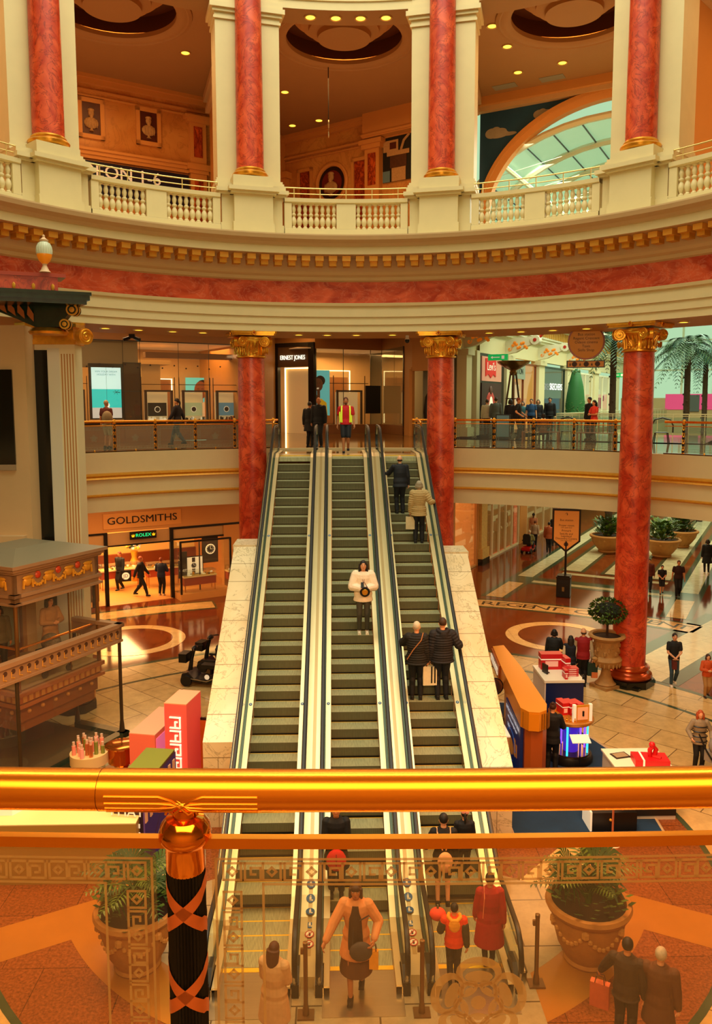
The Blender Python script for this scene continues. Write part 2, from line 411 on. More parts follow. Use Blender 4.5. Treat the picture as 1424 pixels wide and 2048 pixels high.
# ---- entablature ring
e = M()
RA = 11.72
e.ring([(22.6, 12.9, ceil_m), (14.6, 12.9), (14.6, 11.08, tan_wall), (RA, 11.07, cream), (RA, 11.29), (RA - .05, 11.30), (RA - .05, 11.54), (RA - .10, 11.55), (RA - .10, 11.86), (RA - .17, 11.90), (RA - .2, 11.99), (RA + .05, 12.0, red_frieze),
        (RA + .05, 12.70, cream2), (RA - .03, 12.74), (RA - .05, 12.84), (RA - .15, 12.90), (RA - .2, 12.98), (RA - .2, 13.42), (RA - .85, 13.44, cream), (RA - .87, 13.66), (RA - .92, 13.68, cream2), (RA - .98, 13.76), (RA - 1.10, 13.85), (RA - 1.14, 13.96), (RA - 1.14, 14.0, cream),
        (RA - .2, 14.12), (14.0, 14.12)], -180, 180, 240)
ent = struct(e, 'trim_2')
md = m_(mat('modillion_gold', 'f0b448', .4, .25)); md.box(.0, .46, -.135, .135, -.16, 0); md.use(goldd); md.box(-.02, .30, -.115, .115, -.30, -.16)
mme = md.mesh('modillion')
nmod = 0
for i in range(-38, 39):
    a = i * 2.25
    o = bpy.data.objects.new('modillion', mme); COL.objects.link(o); o.parent = ent
    p = W(a, 0, RA - .2, 13.425); o.location = p; o.rotation_euler[2] = -radians(a) - pi / 2
# ---- upper floor slab + arcade architrave
s = m_(fl_upper).ring([(RA, 14.11), (26, 14.11)], -100, 100, 80, sm=False); struct(s, 'floor')
s = M(); s.ring([(13.3, 22.1, ceil_m), (13.3, 21.45, ceil_m), (12.25, 21.45, cream), (12.25, 21.7), (12.2, 21.72), (12.2, 22.6), (12.05, 22.7), (12.05, 23.4)], -180, 180, 180)
struct(s, 'trim_3')

# ---- columns of the rotunda
def volute(m, T, r=.16, t=.16):
    # scroll disc facing local -y with a spiral bead
    T2 = T @ Matrix.Rotation(pi / 2, 4, 'X')
    m.lathe([(r, 0), (r, t)], 20, T=T2)
    pts = []
    for i in range(40):
        a = i / 39 * 4 * pi; rr = r * (1 - .78 * i / 39); pts.append(T @ Vector((rr * cos(a) * .92, -t, rr * sin(a) * .92)))
    m.tube(pts, [.026 - .012 * i / 39 for i in range(40)], 6)
    m.ball(T @ Vector((0, -t, 0)), .035, 8)
def ionic(m, r):
    # capital from z=0 (neck) to z=.80 ; r = shaft radius
    m.use(gold).lathe([(r + .02, -.06), (r + .07, -.03), (r + .07, .0), (r, .02), (r - .01, .05), (r + .0, .3), (r + .05, .42), (r + .12, .5), (r + .1, .62)], 32)
    for k in range(24):
        a = 2 * pi * k / 24; m.tube([(r * cos(a), r * sin(a), .04), ((r + .02) * cos(a), (r + .02) * sin(a), .3), ((r + .1) * cos(a), (r + .1) * sin(a), .42)], [.03, .035, .015], 5)
    for k in range(4):
        T = Matrix.Rotation(pi / 2 * k, 4, 'Z')
        for sx in (-1, 1):
            TT = T @ Matrix.Translation((sx * (r - .04), -(r + .02), .46)) @ Matrix.Rotation(sx * -.35, 4, 'Z')
            volute(m, TT, .17, .12)
            # hanging husks under each volute
            for q in range(3):
                m.ball(T @ Vector((sx * (r - .02 - q * .055), -(r + .05), .18 - .015 * q)), (.028, .028, .10), 6)
        # shell palmette
        for j in range(-4, 5):
            an = j * .34; m.tube([T @ Vector((0, -(r + .03), .10)), T @ Vector((sin(an) * .15, -(r + .06), .10 + cos(an) * .2))], [.012, .022], 5)
        m.tube([T @ Vector((-r + .08, -(r + .08), .60)), T @ Vector((0, -(r + .10), .54)), T @ Vector((r - .08, -(r + .08), .60))], .035, 6)
        # rosette on the abacus
        for j in range(8):
            an = j * pi / 4; m.ball(T @ Vector((.055 * cos(an), -(r + .25), .74 + .055 * sin(an))), .032, 6)
        m.use(red_marble).ball(T @ Vector((0, -(r + .27), .74)), .026, 6); m.use(gold)
    a = r + .28
    ab = []
    for k in range(4):
        for t in (-.9, -.45, 0, .45, .9):
            x = t * a; y = -(a - .10 * (1 - (t / .9) ** 2)); c, s_ = cos(pi / 2 * k), sin(pi / 2 * k); ab.append((x * c - y * s_, x * s_ + y * c))
    m.prism(ab, .66, .72); m.prism([(x * 1.05, y * 1.05) for x, y in ab], .72, .79)
shaft_low = m_(red_marble)
prof = [(.50, .62), (.50, 1.2)] + [(.50 - .06 * (t ** 1.6), 1.2 + 9.0 * t) for t in [i / 10 for i in range(11)]]
shaft_low.lathe(prof, 40)
cap_m = M(); ionic(cap_m, .44)
base_m = m_(gold)
base_m.use(mat('red_gold_base', 'b04a1c', .2, .5)).lathe([(.64, .22), (.70, .26), (.72, .31), (.70, .37), (.64, .40), (.60, .43), (.58, .47), (.62, .50), (.64, .54), (.62, .585), (.56, .60), (.54, .64), (.50, .66)], 40)
pl_m = m_(blackp); pl_m.prism([(.78 * cos(a), .78 * sin(a)) for a in [pi / 8 + i * pi / 4 for i in range(8)]], 0, .22); pl_m.box(-.62, .62, -.62, .62, 0, .08)
low_mesh = {'shaft': shaft_low.mesh('shaft'), 'capital': cap_m.mesh('capital'), 'base': base_m.mesh('base'), 'plinth': pl_m.mesh('plinth')}
us = m_(red_marble).lathe([(.44, 2.1), (.43, 5), (.40, 9.0)], 36); ub = m_(gold).lathe([(.50, 1.84), (.56, 1.88), (.58, 1.95), (.54, 2.0), (.47, 2.03), (.49, 2.07), (.45, 2.12)], 36)
up_mesh = {'shaft': us.mesh('shaft'), 'base': ub.mesh('base')}
LB = {-75: 'far left', -45: 'red marble column behind the white lift pier', -15: 'red marble column left of the escalators with gilt capital', 15: 'red marble column right of the escalators with gilt capital', 45: 'tall red marble column beside the stone urn, right', 75: 'x'}
for k in (-45, -15, 15, 45):
    t = thing('column', LB[k], 'column', W(k, 0, RC), -radians(k))
    for nm, me in low_mesh.items():
        o = bpy.data.objects.new(nm, me); COL.objects.link(o); o.parent = t
        if nm == 'capital': o.location.z = 10.27
LU = {-75: None, -45: 'upper red marble column at the far left of the gallery', -15: 'upper red marble column left of the hanging cable', 15: 'upper red marble column left of the arched window', 45: 'upper red marble column at the far right of the gallery'}
for k in (-45, -15, 15, 45):
    t = thing('column', LU[k], 'column', W(k, 0, RC - .38, 14.1), -radians(k))
    for nm, me in up_mesh.items():
        o = bpy.data.objects.new(nm, me); COL.objects.link(o); o.parent = t
# pedestals and cream piers behind the upper columns
for k in (-75, -45, -15, 15, 45, 75):
    T = FR(k, 0, RC, 14.1)
    m = m_(cream, T)
    y0, y1 = -1.0, .9      # radial: -y towards the room
    def block(hw, yf, z0, z1): m.box(-hw, hw, yf, y1, z0, z1)
    block(1.02, -.78, 0, .30); block(.66, -1.06, 0, .30)
    block(.98, -.72, .30, 1.22); block(.62, -1.0, .30, 1.22)
    m.use(cream2)
    m.use(cream)
    for hw, yf in ((1.02, -.76), (.66, -1.04)): m.box(-hw, hw, yf, y1, .30, .35)
    block(1.08, -.82, 1.22, 1.30); block(.72, -1.10, 1.22, 1.30)
    block(1.16, -.90, 1.30, 1.42); block(.80, -1.18, 1.30, 1.42)
    block(1.10, -.70, 1.42, 1.60); block(.64, -.96, 1.42, 1.80)
    block(1.12, -.34, 1.60, 1.76); block(1.08, -.30, 1.76, 1.84)
    # pier
    m.box(-1.03, 1.03, -.18, y1, 1.84, 6.85)
    block(1.08, -.24, 6.75, 6.83); block(1.05, -.2, 6.83, 6.95); block(1.12, -.28, 6.95, 7.05); block(1.2, -.36, 7.05, 7.2); block(1.14, -.3, 7.2, 7.4)
    m.box(-1.03, 1.03, -.18, y1, 7.2, 9.3)
    struct(m, 'wall_pier')
# ---- stone balustrades of the upper gallery
balp = [(.085, 0), (.085, .05), (.055, .07), (.045, .09), (.06, .13), (.088, .2), (.092, .26), (.075, .33), (.05, .38), (.045, .40), (.075, .43), (.08, .455), (.075, .48), (.045, .5), (.048, .53), (.07, .6), (.072, .64), (.05, .72), (.045, .75), (.06, .77), (.08, .78), (.08, .82)]
bme = m_(cream).lathe(balp, 12).mesh('baluster')
BL = {-60: 'stone balustrade at the far left edge of the upper gallery', -30: 'upper stone balustrade in front of the cinema sign', 0: 'upper stone balustrade in the middle bay', 30: 'upper stone balustrade in front of the arched window', 60: 'stone balustrade at the far right edge of the upper gallery'}
RB = RC - .62
for th in (-60, -30, 0, 30, 60):
    t = thing('balustrade', BL[th], 'balustrade', W(th, 0, RB, 14.1), -radians(th))
    inv = Matrix.Rotation(radians(th), 4, 'Z') @ Matrix.Translation(-W(th, 0, RB, 14.1))
    A = 9.9
    m = M(inv).use(cream); m.ring([(RB - .16, 14.1), (RB - .16, 14.36), (RB - .11, 14.38), (RB + .14, 14.38), (RB + .14, 14.1)], th - A, th + A, 24, sm=False); m.build('base_rail', t)
    m = M(inv).use(cream); m.ring([(RB - .10, 15.18), (RB - .16, 15.21), (RB - .17, 15.33), (RB + .15, 15.33), (RB + .15, 15.18), (RB - .10, 15.18)], th - A, th + A, 24, sm=False); m.build('top_rail', t)
    for a0, a1 in ((-9.9, -8.75), (-1.55, 1.55), (8.75, 9.9)):
        m = M(inv).use(cream); m.ring([(RB - .12, 14.38), (RB - .12, 15.18), (RB + .12, 15.18), (RB + .12, 14.38)], th + a0, th + a1, 4, sm=False)
        for aa in (a0, a1):
            m.add([W(th + aa, 0, RB - .12, 14.38), W(th + aa, 0, RB + .12, 14.38), W(th + aa, 0, RB + .12, 15.18), W(th + aa, 0, RB - .12, 15.18)], [(0, 1, 2, 3)])
        m.build('pier_block', t)
    for sgn in (-1, 1):
        for i in range(8):
            a = sgn * (1.95 + i * .92)
            o = bpy.data.objects.new('baluster', bme); COL.objects.link(o); o.parent = t
            o.location = inv @ W(th + a, 0, RB, 14.375)
    m = M(inv).use(mat('pale_brass_rail', 'd8bc74', .3, .6))
    for z in (15.50, 15.68):
        m.tube([W(th - 10.6 + 21.2 * i / 24, 0, RB, z) for i in range(25)], .022 if z > 15.6 else .016, 8)
    for a in (-8.3, -4.15, 0, 4.15, 8.3): m.tube([W(th + a, 0, RB, 15.33), W(th + a, 0, RB, 15.68)], .018, 8)
    m.build('guard_rail', t)
# ================================================================== ESCALATORS
Y0, ZJ, DY, DZ = 24.946, 6.765, .38904, .21706
SL = DZ / DY
def nl(y): return ZJ + DZ + (y - Y0) * SL          # line through the step noses
tread_m = stripes('grooved_tread', '8a8c6c', 'b0b088', 40, 0, .42, .25, .45, .22)
riser_m = stripes('ribbed_riser', '565440', '726e54', 55, 0, .5, .25, .5, .1)
yellow = mat('yellow_edge', 'e8b820', .5)
dark = mat('dark_gap', '0c0a08', .8)
skirtm = mat('skirt_steel', 'c8a878', .25, .75)
sm_ = m_(tread_m); HW = .488
sm_.add([(-HW, 0, 0), (HW, 0, 0), (HW, DY - .018, 0), (-HW, DY - .018, 0)], [(0, 1, 2, 3)])
sm_.use(mat('step_nose', 'a8a684', .35, .5)).add([(-HW, 0, .001), (HW, 0, .001), (HW, .012, .001), (-HW, .012, .001)], [(0, 1, 2, 3)])
sm_.use(yellow).add([(-HW, DY - .018, 0), (HW, DY - .018, 0), (HW, DY, 0), (-HW, DY, 0)], [(0, 1, 2, 3)])
sm_.use(riser_m)
rp = [(0, 0), (.004, -.03), (.018, -.09), (.030, -.15), (.036, -.19), (.04, -.20)]
for (a, b), (c, d) in zip(rp[:-1], rp[1:]): sm_.add([(-HW, a, b), (HW, a, b), (HW, c, d), (-HW, c, d)], [(0, 1, 2, 3)], True)
sm_.use(dark).add([(-HW, .04, -.2), (HW, .04, -.2), (HW, .04, -.25), (-HW, .04, -.25)], [(0, 1, 2, 3)])
step_me = sm_.mesh('step')
flat_y = m_(tread_m).box(-HW, HW, 0, DY - .03, -.2, 0).use(yellow).box(-HW, HW, DY - .03, DY, -.2, .001).mesh('step')
def path_pts():
    P = []
    for i in range(13):
        a = -pi / 2 - pi * i / 12; P.append((11.24 + .40 * cos(a), .55 + .40 * sin(a)))
    P += [(12.0, .95), (12.35, .955), (12.6, .99), (12.9, nl(12.9) + .875)]
    P += [(y, nl(y) + .875) for y in (14, 16, 18, 20, 22, 24, 24.8)]
    P += [(25.15, 7.935), (25.5, 7.975), (26.6, 7.98)]
    for i in range(13):
        a = pi / 2 - pi * i / 12; P.append((26.85 + .40 * cos(a), 7.58 + .40 * sin(a)))
    return P
PP = path_pts()
def low(y):       # lower edge of the glass
    if y < 12.35: return .16
    if y < 12.9: return .16 + (y - 12.35) / .55 * (nl(12.9) + .08 - .16)
    if y < 25.0: return nl(y) + .08
    return min(nl(y) + .08, 7.14)
def deckstrip(m, x0, x1, off, th=.03, ya=11.0, yb=27.0):
    ys = [ya, 12.2, 12.5, 12.9] + [13 + .5 * i for i in range(24)] + [24.9, 25.2, yb]
    vs = []
    for y in ys:
        z = low(y) + off
        vs += [(x0, y, z), (x1, y, z), (x1, y, z - th), (x0, y, z - th)]
    n = len(ys)
    fs = [(0, 1, 2, 3), (4 * n - 1, 4 * n - 2, 4 * n - 3, 4 * n - 4)]
    for i in range(n - 1):
        for j in range(4): fs.append((4 * i + j, 4 * i + (j + 1) % 4, 4 * i + 4 + (j + 1) % 4, 4 * i + 4 + j))
    m.add(vs, fs)
sticker_b = mat('blue_sticker', '1f5f96', .4)
LE = {-1: 'left escalator of the three, empty, rising to the gallery', 0: 'middle escalator of the three, coming down', 1: 'right escalator of the three, carrying most of the riders up'}
for k, ph in ((-1, .30), (0, 0.0), (1, .55)):
    X = XM + 1.65 * k + (.01 if k == 1 else 0)
    t = thing('escalator', LE[k], 'escalator', (X, 0, 0), group='three escalators side by side')
    for n in range(-1, 31):
        yy = Y0 - (n + 1 - ph) * DY; zz = ZJ - (n - ph) * DZ
        if zz > Z1 or zz < .03: continue
        o = bpy.data.objects.new('step', step_me); COL.objects.link(o); o.parent = t; o.location = (0, yy, zz)
    for n in range(4):
        o = bpy.data.objects.new('step', flat_y); COL.objects.link(o); o.parent = t; o.location = (0, 11.62 + n * (DY - .02) + (ph - .3) * .08, .018)
    m = m_(tread_m).box(-HW, HW, 25.05, 25.62, 6.9, Z1 - .004); m.build('step', t)
    for nm, y, z, d in (('comb_plate', 11.56, .03, -1), ('comb_plate', 25.66, Z1 + .02, 1)):
        m = m_(yellow)
        m.box(-HW, HW, y - .03 if d > 0 else y - .06, y + .06 if d > 0 else y + .03, z - .03, z)
        m.use(steel).box(-.60, .60, min(y + d * .05, y + d * 1.0), max(y + d * .05, y + d * 1.0), z - .03, z - .006)
        m.build(nm, t)
    for sd in (-1, 1):
        # skirt wall beside the steps
        m = m_(skirtm); ys = [11.0, 12.4, 12.9, 18, 24.9, 25.2, 27.0]; vs = []
        for y in ys: vs += [(sd * .495, y, low(y) - .02), (sd * .495, y, low(y) - .50)]
        m.add(vs, [(2 * i, 2 * i + 1, 2 * i + 3, 2 * i + 2) for i in range(len(ys) - 1)])
        m.use(dark); vs = []
        for y in ys: vs += [(sd * .4885, y, low(y) - .07), (sd * .4945, y, low(y) - .50)]
        m.build('skirt_panel', t)
        m = m_(alum); deckstrip(m, sd * .495, sd * .60, .0)
        m.use(dark); deckstrip(m, sd * .60, sd * .607, .004); m.use(mat('glass_channel', '4c5c4c', .3, .4)); deckstrip(m, *sorted((sd * .607, sd * .676)), -.01)
        m.build('inner_deck', t)
        # glass
        gy = [p for p in PP if True]
        vs = []; fs = []
        prof = PP[4:-4]
        for (y, z) in prof: vs += [(sd * .63, y, z - .03), (sd * .63, y, min(z - .04, low(y) + .0))]
        n = len(prof); fs = [(2 * i, 2 * i + 1, 2 * i + 3, 2 * i + 2) for i in range(n - 1)]
        M().use(bglass).add(vs, fs).build('glass_panel', t)
        m = m_(steel); m.tube([(sd * .645, y, z - .035) for y, z in PP], .022, 6)
        m.build('handrail_track', t)
        m = m_(rubber); m.tube([(sd * .65, y, z) for y, z in PP], .030, 8, sx=1.35)
        m.build('handrail', t)
        # newel skirts
        m = m_(steel); m.box(sd * .65 - .07, sd * .65 + .07, 11.0, 11.5, 0, .16)
        m.use(mat('newel_plastic', '2a241c', .4)); m.prism([(10.95, 0), (11.5, 0), (11.5, .30), (11.2, .34), (10.98, .2)], -.055, .055, T=Matrix.Translation((sd * .65, 0, 0)) @ Matrix(((0, 0, 1, 0), (1, 0, 0, 0), (0, 1, 0, 0), (0, 0, 0, 1))))
        m.build('newel_base', t)
        for yy in (16.5, 21.5):
            z = low(yy) + .004
            m = m_(sticker_b); m.lathe([(.035, 0), (.035, .003)], 14, T=Matrix.Translation((sd * .548, yy, z)) @ Matrix.Rotation(atan(SL), 4, 'X'))
            m.use(white).lathe([(.012, .003), (.012, .004)], 8, T=Matrix.Translation((sd * .548, yy, z)) @ Matrix.Rotation(atan(SL), 4, 'X'))
            m.build('safety_sticker', t)
# decks between the escalators and their outer sides
for xa, xb, nm in ((XM - 1.65 + .672, XM - .672, 'a'), (XM + .672, XM + 1.66 - .672, 'b')):
    m = m_(alum); deckstrip(m, xa, (xa + xb) / 2 - .035, .03, ya=11.3); deckstrip(m, (xa + xb) / 2 + .035, xb, .03, ya=11.3)
    m.use(mat('seam_bronze', 'c0a470', .35, .4)); deckstrip(m, (xa + xb) / 2 - .035, (xa + xb) / 2 + .035, .022, ya=11.3)
    m.use(mat('dark_trim_line', '3c3420', .4)); deckstrip(m, xa - .02, xa, .02); deckstrip(m, xb, xb + .02, .02)
    m.use(alum).box(xa, xb, 11.15, 11.6, 0, .2)
    o = m.build('escalator_deck'); tag(o, 'champagne metal cover strip between the %s escalators' % ('left and middle' if nm == 'a' else 'middle and right'), 'panel', 'cover strips between the escalators')
    # pictogram strip near the foot
    s_ = M(); xc = (xa + xb) / 2
    s_.use(white)
    t2 = Matrix.Translation((xc, 0, 0)) @ Matrix.Rotation(0, 4, 'X')
    for i in range(6):
        y = 13.05 - i * .235; z = low(y) + .045; T = Matrix.Translation((xc, y, z)) @ Matrix.Rotation(atan(SL) if y > 12.7 else .12, 4, 'X')
        if i < 4:
            s_.use(sticker_b).lathe([(.075, 0), (.075, .003)], 20, T=T); s_.use(white).box(-.02, .015, -.045, .03, .003, .005, T=T); s_.box(-.02, .04, -.045, -.02, .003, .005, T=T); s_.ball((.0, .045, .004), (.014, .014, .002), 6, T=T)
        else:
            s_.use(mat('sign_red', 'b8281c', .5)).lathe([(.075, 0), (.075, .003)], 20, T=T); s_.use(white).lathe([(.058, .003), (.058, .004)], 20, T=T); s_.use(mat('sign_red', '')).box(-.055, .055, -.008, .008, .004, .005, T=T @ Matrix.Rotation(.8, 4, 'Z')); s_.use(blackm).box(-.012, .02, -.04, .03, .0035, .0045, T=T)
    s_.build('pictogram_strip', o)
for sd, X in ((-1, XM - 1.65), (1, XM + 1.66)):
    m = m_(alum); deckstrip(m, *sorted((X + sd * .672, X + sd * .80)), .03, ya=11.2); m.use(mat('dark_trim_line', '')); deckstrip(m, *sorted((X + sd * .80, X + sd * .83)), .028, ya=11.2)
    # side cladding below
    ys = [11.2, 12.5, 12.9, 18, 24.9, 25.2, 27.0]; vs = []
    m.use(alum)
    for y in ys: vs += [(X + sd * .82, y, low(y) + .01), (X + sd * .82, y, max(0, low(y) - 1.0))]
    m.add(vs, [(2 * i, 2 * i + 1, 2 * i + 3, 2 * i + 2) for i in range(len(ys) - 1)])
    tag(m.build('escalator_side_panel'), 'pale metal side casing of the %s escalator' % ('left' if sd < 0 else 'right'), 'panel', 'outer casings of the escalators')
# white marble wedges on both flanks
for sd, xi, xo, ya, yb in ((-1, -2.13, -2.74, 15.8, 21.3), (1, 2.87, 3.50, 15.2, 21.0)):
    za, zb = nl(ya) + .0, nl(yb) - .02
    A = [(xi, ya, za - .05), (xo, ya, za - .05), (xo, yb, zb - .05), (xi, yb, zb - .05)]
    m = M().use(white_marble)
    m.add(A + [(x, y, 0) for x, y, z in A], [(0, 1, 2, 3), (1, 5, 6, 2), (2, 6, 7, 3), (0, 4, 5, 1)])
    m.use(mat('marble_joint', '8c7650', .4))
    for i in range(1, 9):
        t_ = i / 9; y = ya + (yb - ya) * t_; z = za + (zb - za) * t_ - .048
        m.add([(xi, y, z), (xo, y, z), (xo, y + .014, z + .008), (xi, y + .014, z + .008)], [(0, 1, 2, 3)])
    m.use(white_marble); m.add([(xi, yb, zb), (xo - sd * -.03, yb, zb), (xo, yb + .75, zb + .04), (xi, yb + .75, zb + .04), (xi, yb, zb - .12), (xo - sd * -.03, yb, zb - .12), (xo, yb + .75, 0), (xi, yb + .75, 0), ], [(0, 1, 2, 3), (0, 4, 5, 1), (1, 5, 6, 2), (2, 6, 7, 3)])
    m.use(mat('marble_joint', ''))
    for z in (.75, 1.5): m.box(min(xi, xo), max(xi, xo), ya - .004, ya, z, z + .012)
    m.box(xo + (.3 if sd < 0 else -.31), xo + (.31 if sd < 0 else -.3), ya - .004, ya, 0, 1.5)
    tag(m.build('marble_cladding'), 'white veined marble slope flanking the %s escalator' % ('left' if sd < 0 else 'right'), 'cladding', 'marble slopes beside the escalators')
# bollards at the foot
for i, (x, y, lb) in enumerate(((-.46, 10.62, 'bronze post on the floor between the left and middle escalators'), (1.2, 10.62, 'bronze post on the floor between the middle and right escalators'), (2.98, 11.15, 'bronze post right of the right escalator foot'))):
    t = thing('bollard', lb, 'post', (x, y, 0), group='posts at the escalator feet')
    br = mat('bronze_post', '7c5a34', .35, .6)
    m_(br).box(-.12, .12, -.10, .10, 0, .035).build('foot_plate', t)
    m_(br).lathe([(.05, .035), (.045, .12), (.032, .2), (.032, 1.08), (.036, 1.08), (.036, 1.13), (.02, 1.14)], 16).build('pole', t)
    m_(br).box(-.07, -.03, -.02, .02, .96, 1.04).build('socket', t)

# ================================================================== GLASS RAILING OF THE FIRST FLOOR
RR = RE + .12
def xribbon(m, r, z0, z1, n=4, w=.012):
    for a0 in (0, pi / 2, pi, 3 * pi / 2):
        for s_ in (-1, 1):
            pts = [((r + .002) * cos(a0 + s_ * (t - .5) * pi / 2), (r + .002) * sin(a0 + s_ * (t - .5) * pi / 2), z0 + (z1 - z0) * t) for t in [i / 8 for i in range(9)]]
            m.tube(pts, w, 4)
pm = m_(blackm)
pm.lathe([(.036, 0), (.036, .96)], 16)
post_black = pm.mesh('shaft')
pm = m_(gold); pm.lathe([(.05, 0), (.05, .04), (.04, .05)], 12); pm.lathe([(.04, .92), (.055, .95), (.06, 1.0), (.05, 1.04), (.03, 1.08)], 12)
for z in (.12, .33, .54, .75): xribbon(pm, .036, z, z + .14, w=.009)
post_gold = pm.mesh('ribbon')
def rosette(m, T, r):
    for k in range(5):
        a = k * 2 * pi / 5 + pi / 2
        for rr, s2 in ((r * .68, .30), (r * .38, .2)):
            c = (rr * cos(a + (0 if s2 > .25 else pi / 5)), rr * sin(a + (0 if s2 > .25 else pi / 5)))
            pts = [(c[0] + r * s2 * cos(q), c[1] + r * s2 * sin(q)) for q in [i * pi / 6 for i in range(13)]]
            m.add([T @ Vector((x * k2 + c[0] * (1 - k2), 0, y * k2 + c[1] * (1 - k2))) for k2 in (1, .62) for x, y in pts], [(i, i + 1, 13 + i + 1, 13 + i) for i in range(12)])
    m.add([T @ Vector((r * .13 * cos(i * pi / 6), 0, r * .13 * sin(i * pi / 6))) for i in range(12)], [list(range(12))])
def bay_panel(t, inv, a0, a1):
    # one glass sheet between two posts, with etched key border and rosette
    da = degrees(.06 / RR)
    m = M(inv).use(bglass); m.add([W(a0 + da, 0, RR, Z1 + .12), W(a1 - da, 0, RR, Z1 + .12), W(a1 - da, 0, RR, Z1 + .93), W(a0 + da, 0, RR, Z1 + .93)], [(0, 1, 2, 3)])
    g = m.build('glass_sheet', t)
    am = (a0 + a1) / 2; T = inv @ FR(am, 0, RR - .008, Z1)
    hw = (radians(a1 - a0) * RR - .18) / 2
    m = M().use(etchedf)
    for (i, w) in ((0, .012), (.075, .008)):
        x, z0, z1 = hw - i, .17 + i, .89 - i
        m.strokes([[(-x, z0), (x, z0), (x, z1), (-x, z1), (-x, z0)]], w)
    k = .05
    n = int(2 * hw / .11)
    for i in range(n):
        x = -hw + .05 + i * (2 * hw - .07) / n
        for z in (.185, .835): m.strokes([[(x, z), (x + .05, z), (x + .05, z + .035), (x + .02, z + .035)]], .007)
    for i in range(6):
        for x in (-hw + .02, hw - .055): m.strokes([[(x, .27 + i * .1), (x + .035, .27 + i * .1), (x + .035, .31 + i * .1)]], .007)
    m.v = [T @ p for p in m.v]
    m2 = m; rosette(m2, T @ Matrix.Translation((0, -.002, .53)), .125)
    m2.build('etching', g)
def railing(name, label, angs, a0, a1, extra=None):
    am = (a0 + a1) / 2; t = thing(name, label, 'railing', W(am, 0, RR, Z1), -radians(am), group='brass and glass railings of the first floor')
    inv = FR(am, 0, RR, Z1).inverted()
    n = max(8, int((a1 - a0)))
    m = M(inv).use(brass); m.tube([W(a0 + (a1 - a0) * i / n, 0, RR, Z1 + 1.08) for i in range(n + 1)], .038, 10); m.build('handrail', t)
    m = M(inv).use(brass); m.tube([W(a0 + (a1 - a0) * i / n, 0, RR, Z1 + .95) for i in range(n + 1)], .014, 6); m.build('lower_rail', t)
    m = M(inv).use(mat('dark_bronze_kerb', '5a3c1c', .3, .6)); m.ring([(RR - .05, Z1 + .07), (RR - .05, Z1 + .11), (RR + .05, Z1 + .11)], a0, a1, n, sm=False)
    m.use(gold)
    for i in range(len(angs) - 1): m.ball(W((angs[i] + angs[i + 1]) / 2, 0, RR - .04, Z1 + .12), (.03, .03, .04), 8)
    m.build('kerb_rail', t)
    for a in angs:
        for me, nm in ((post_black, 'post'), (post_gold, 'post_ribbon')):
            o = bpy.data.objects.new(nm, me); COL.objects.link(o)
            if nm == 'post': o.parent = t; o.location = inv @ W(a, 0, RR, Z1 + .08); po = o
            else: o.parent = po
    for a, b in zip(angs[:-1], angs[1:]): bay_panel(t, inv, a, b)
sp = 5.75
railing('glass_railing', 'brass and glass railing on the left gallery edge before the jeweller windows', [-39.6 + sp * i for i in range(6)], -41, -10.2)
railing('glass_railing', 'brass and glass railing on the right gallery edge before the avenue shops', [10.6 + sp * i for i in range(-0, 6)], 10.0, 42)
railing('glass_railing', 'blurred railing at the far right edge of the gallery, right of the last column', [48.5 + sp * i for i in range(8)], 46, 90)
railing('glass_railing', 'short railing behind the white lift pier at far left', [-88 + sp * i for i in range(8)], -90, -46)
# short return rails beside the escalator heads
for sd, x in ((-1, XM - 2.48), (1, XM + 2.52)):
    t = thing('return_rail', 'short brass rail at the head of the %s escalator' % ('left' if sd < 0 else 'right'), 'railing', (x, 0, Z1), group='brass return rails at the escalator heads')
    m_(brass).tube([(0, 28.7, 1.08), (0, 27.4, 1.08), (0, 27.2, 1.02), (0, 27.15, .1)], .034, 8).build('handrail', t)
    m_(bglass).add([(0, 27.2, .1), (0, 28.7, .1), (0, 28.7, .95), (0, 27.2, .95)], [(0, 1, 2, 3)]).build('glass_sheet', t)

# ================================================================== FOREGROUND RAILING
RF = YC - 1.06
t = thing('foreground_railing', 'large polished brass handrail and etched glass barrier close to the viewer', 'railing', (0, 1.06, Z1))
inv = Matrix.Translation((0, -1.06, -Z1))
def FP(x, z=0.0, off=0.0):     # along the gentle curve of the near gallery edge
    a = asin((x - XM) / RF); return Vector((x, YC - (RF - off) * cos(a) + .0, z)) + Vector((0, 1.06 - (YC - RF * cos(asin(-XM / RF))), 0))
m = M(inv).use(brass); m.tube([FP(-1.5 + 3 * i / 60, 8.179) for i in range(61)], .0282, 32)
m.use(mat('brass_seam', '6a2c08', .4, .8))
for x in (-.327, -.118): m.tube([FP(x, 8.179), FP(x + .0008, 8.179)], .0285, 32)
m.build('handrail', t)
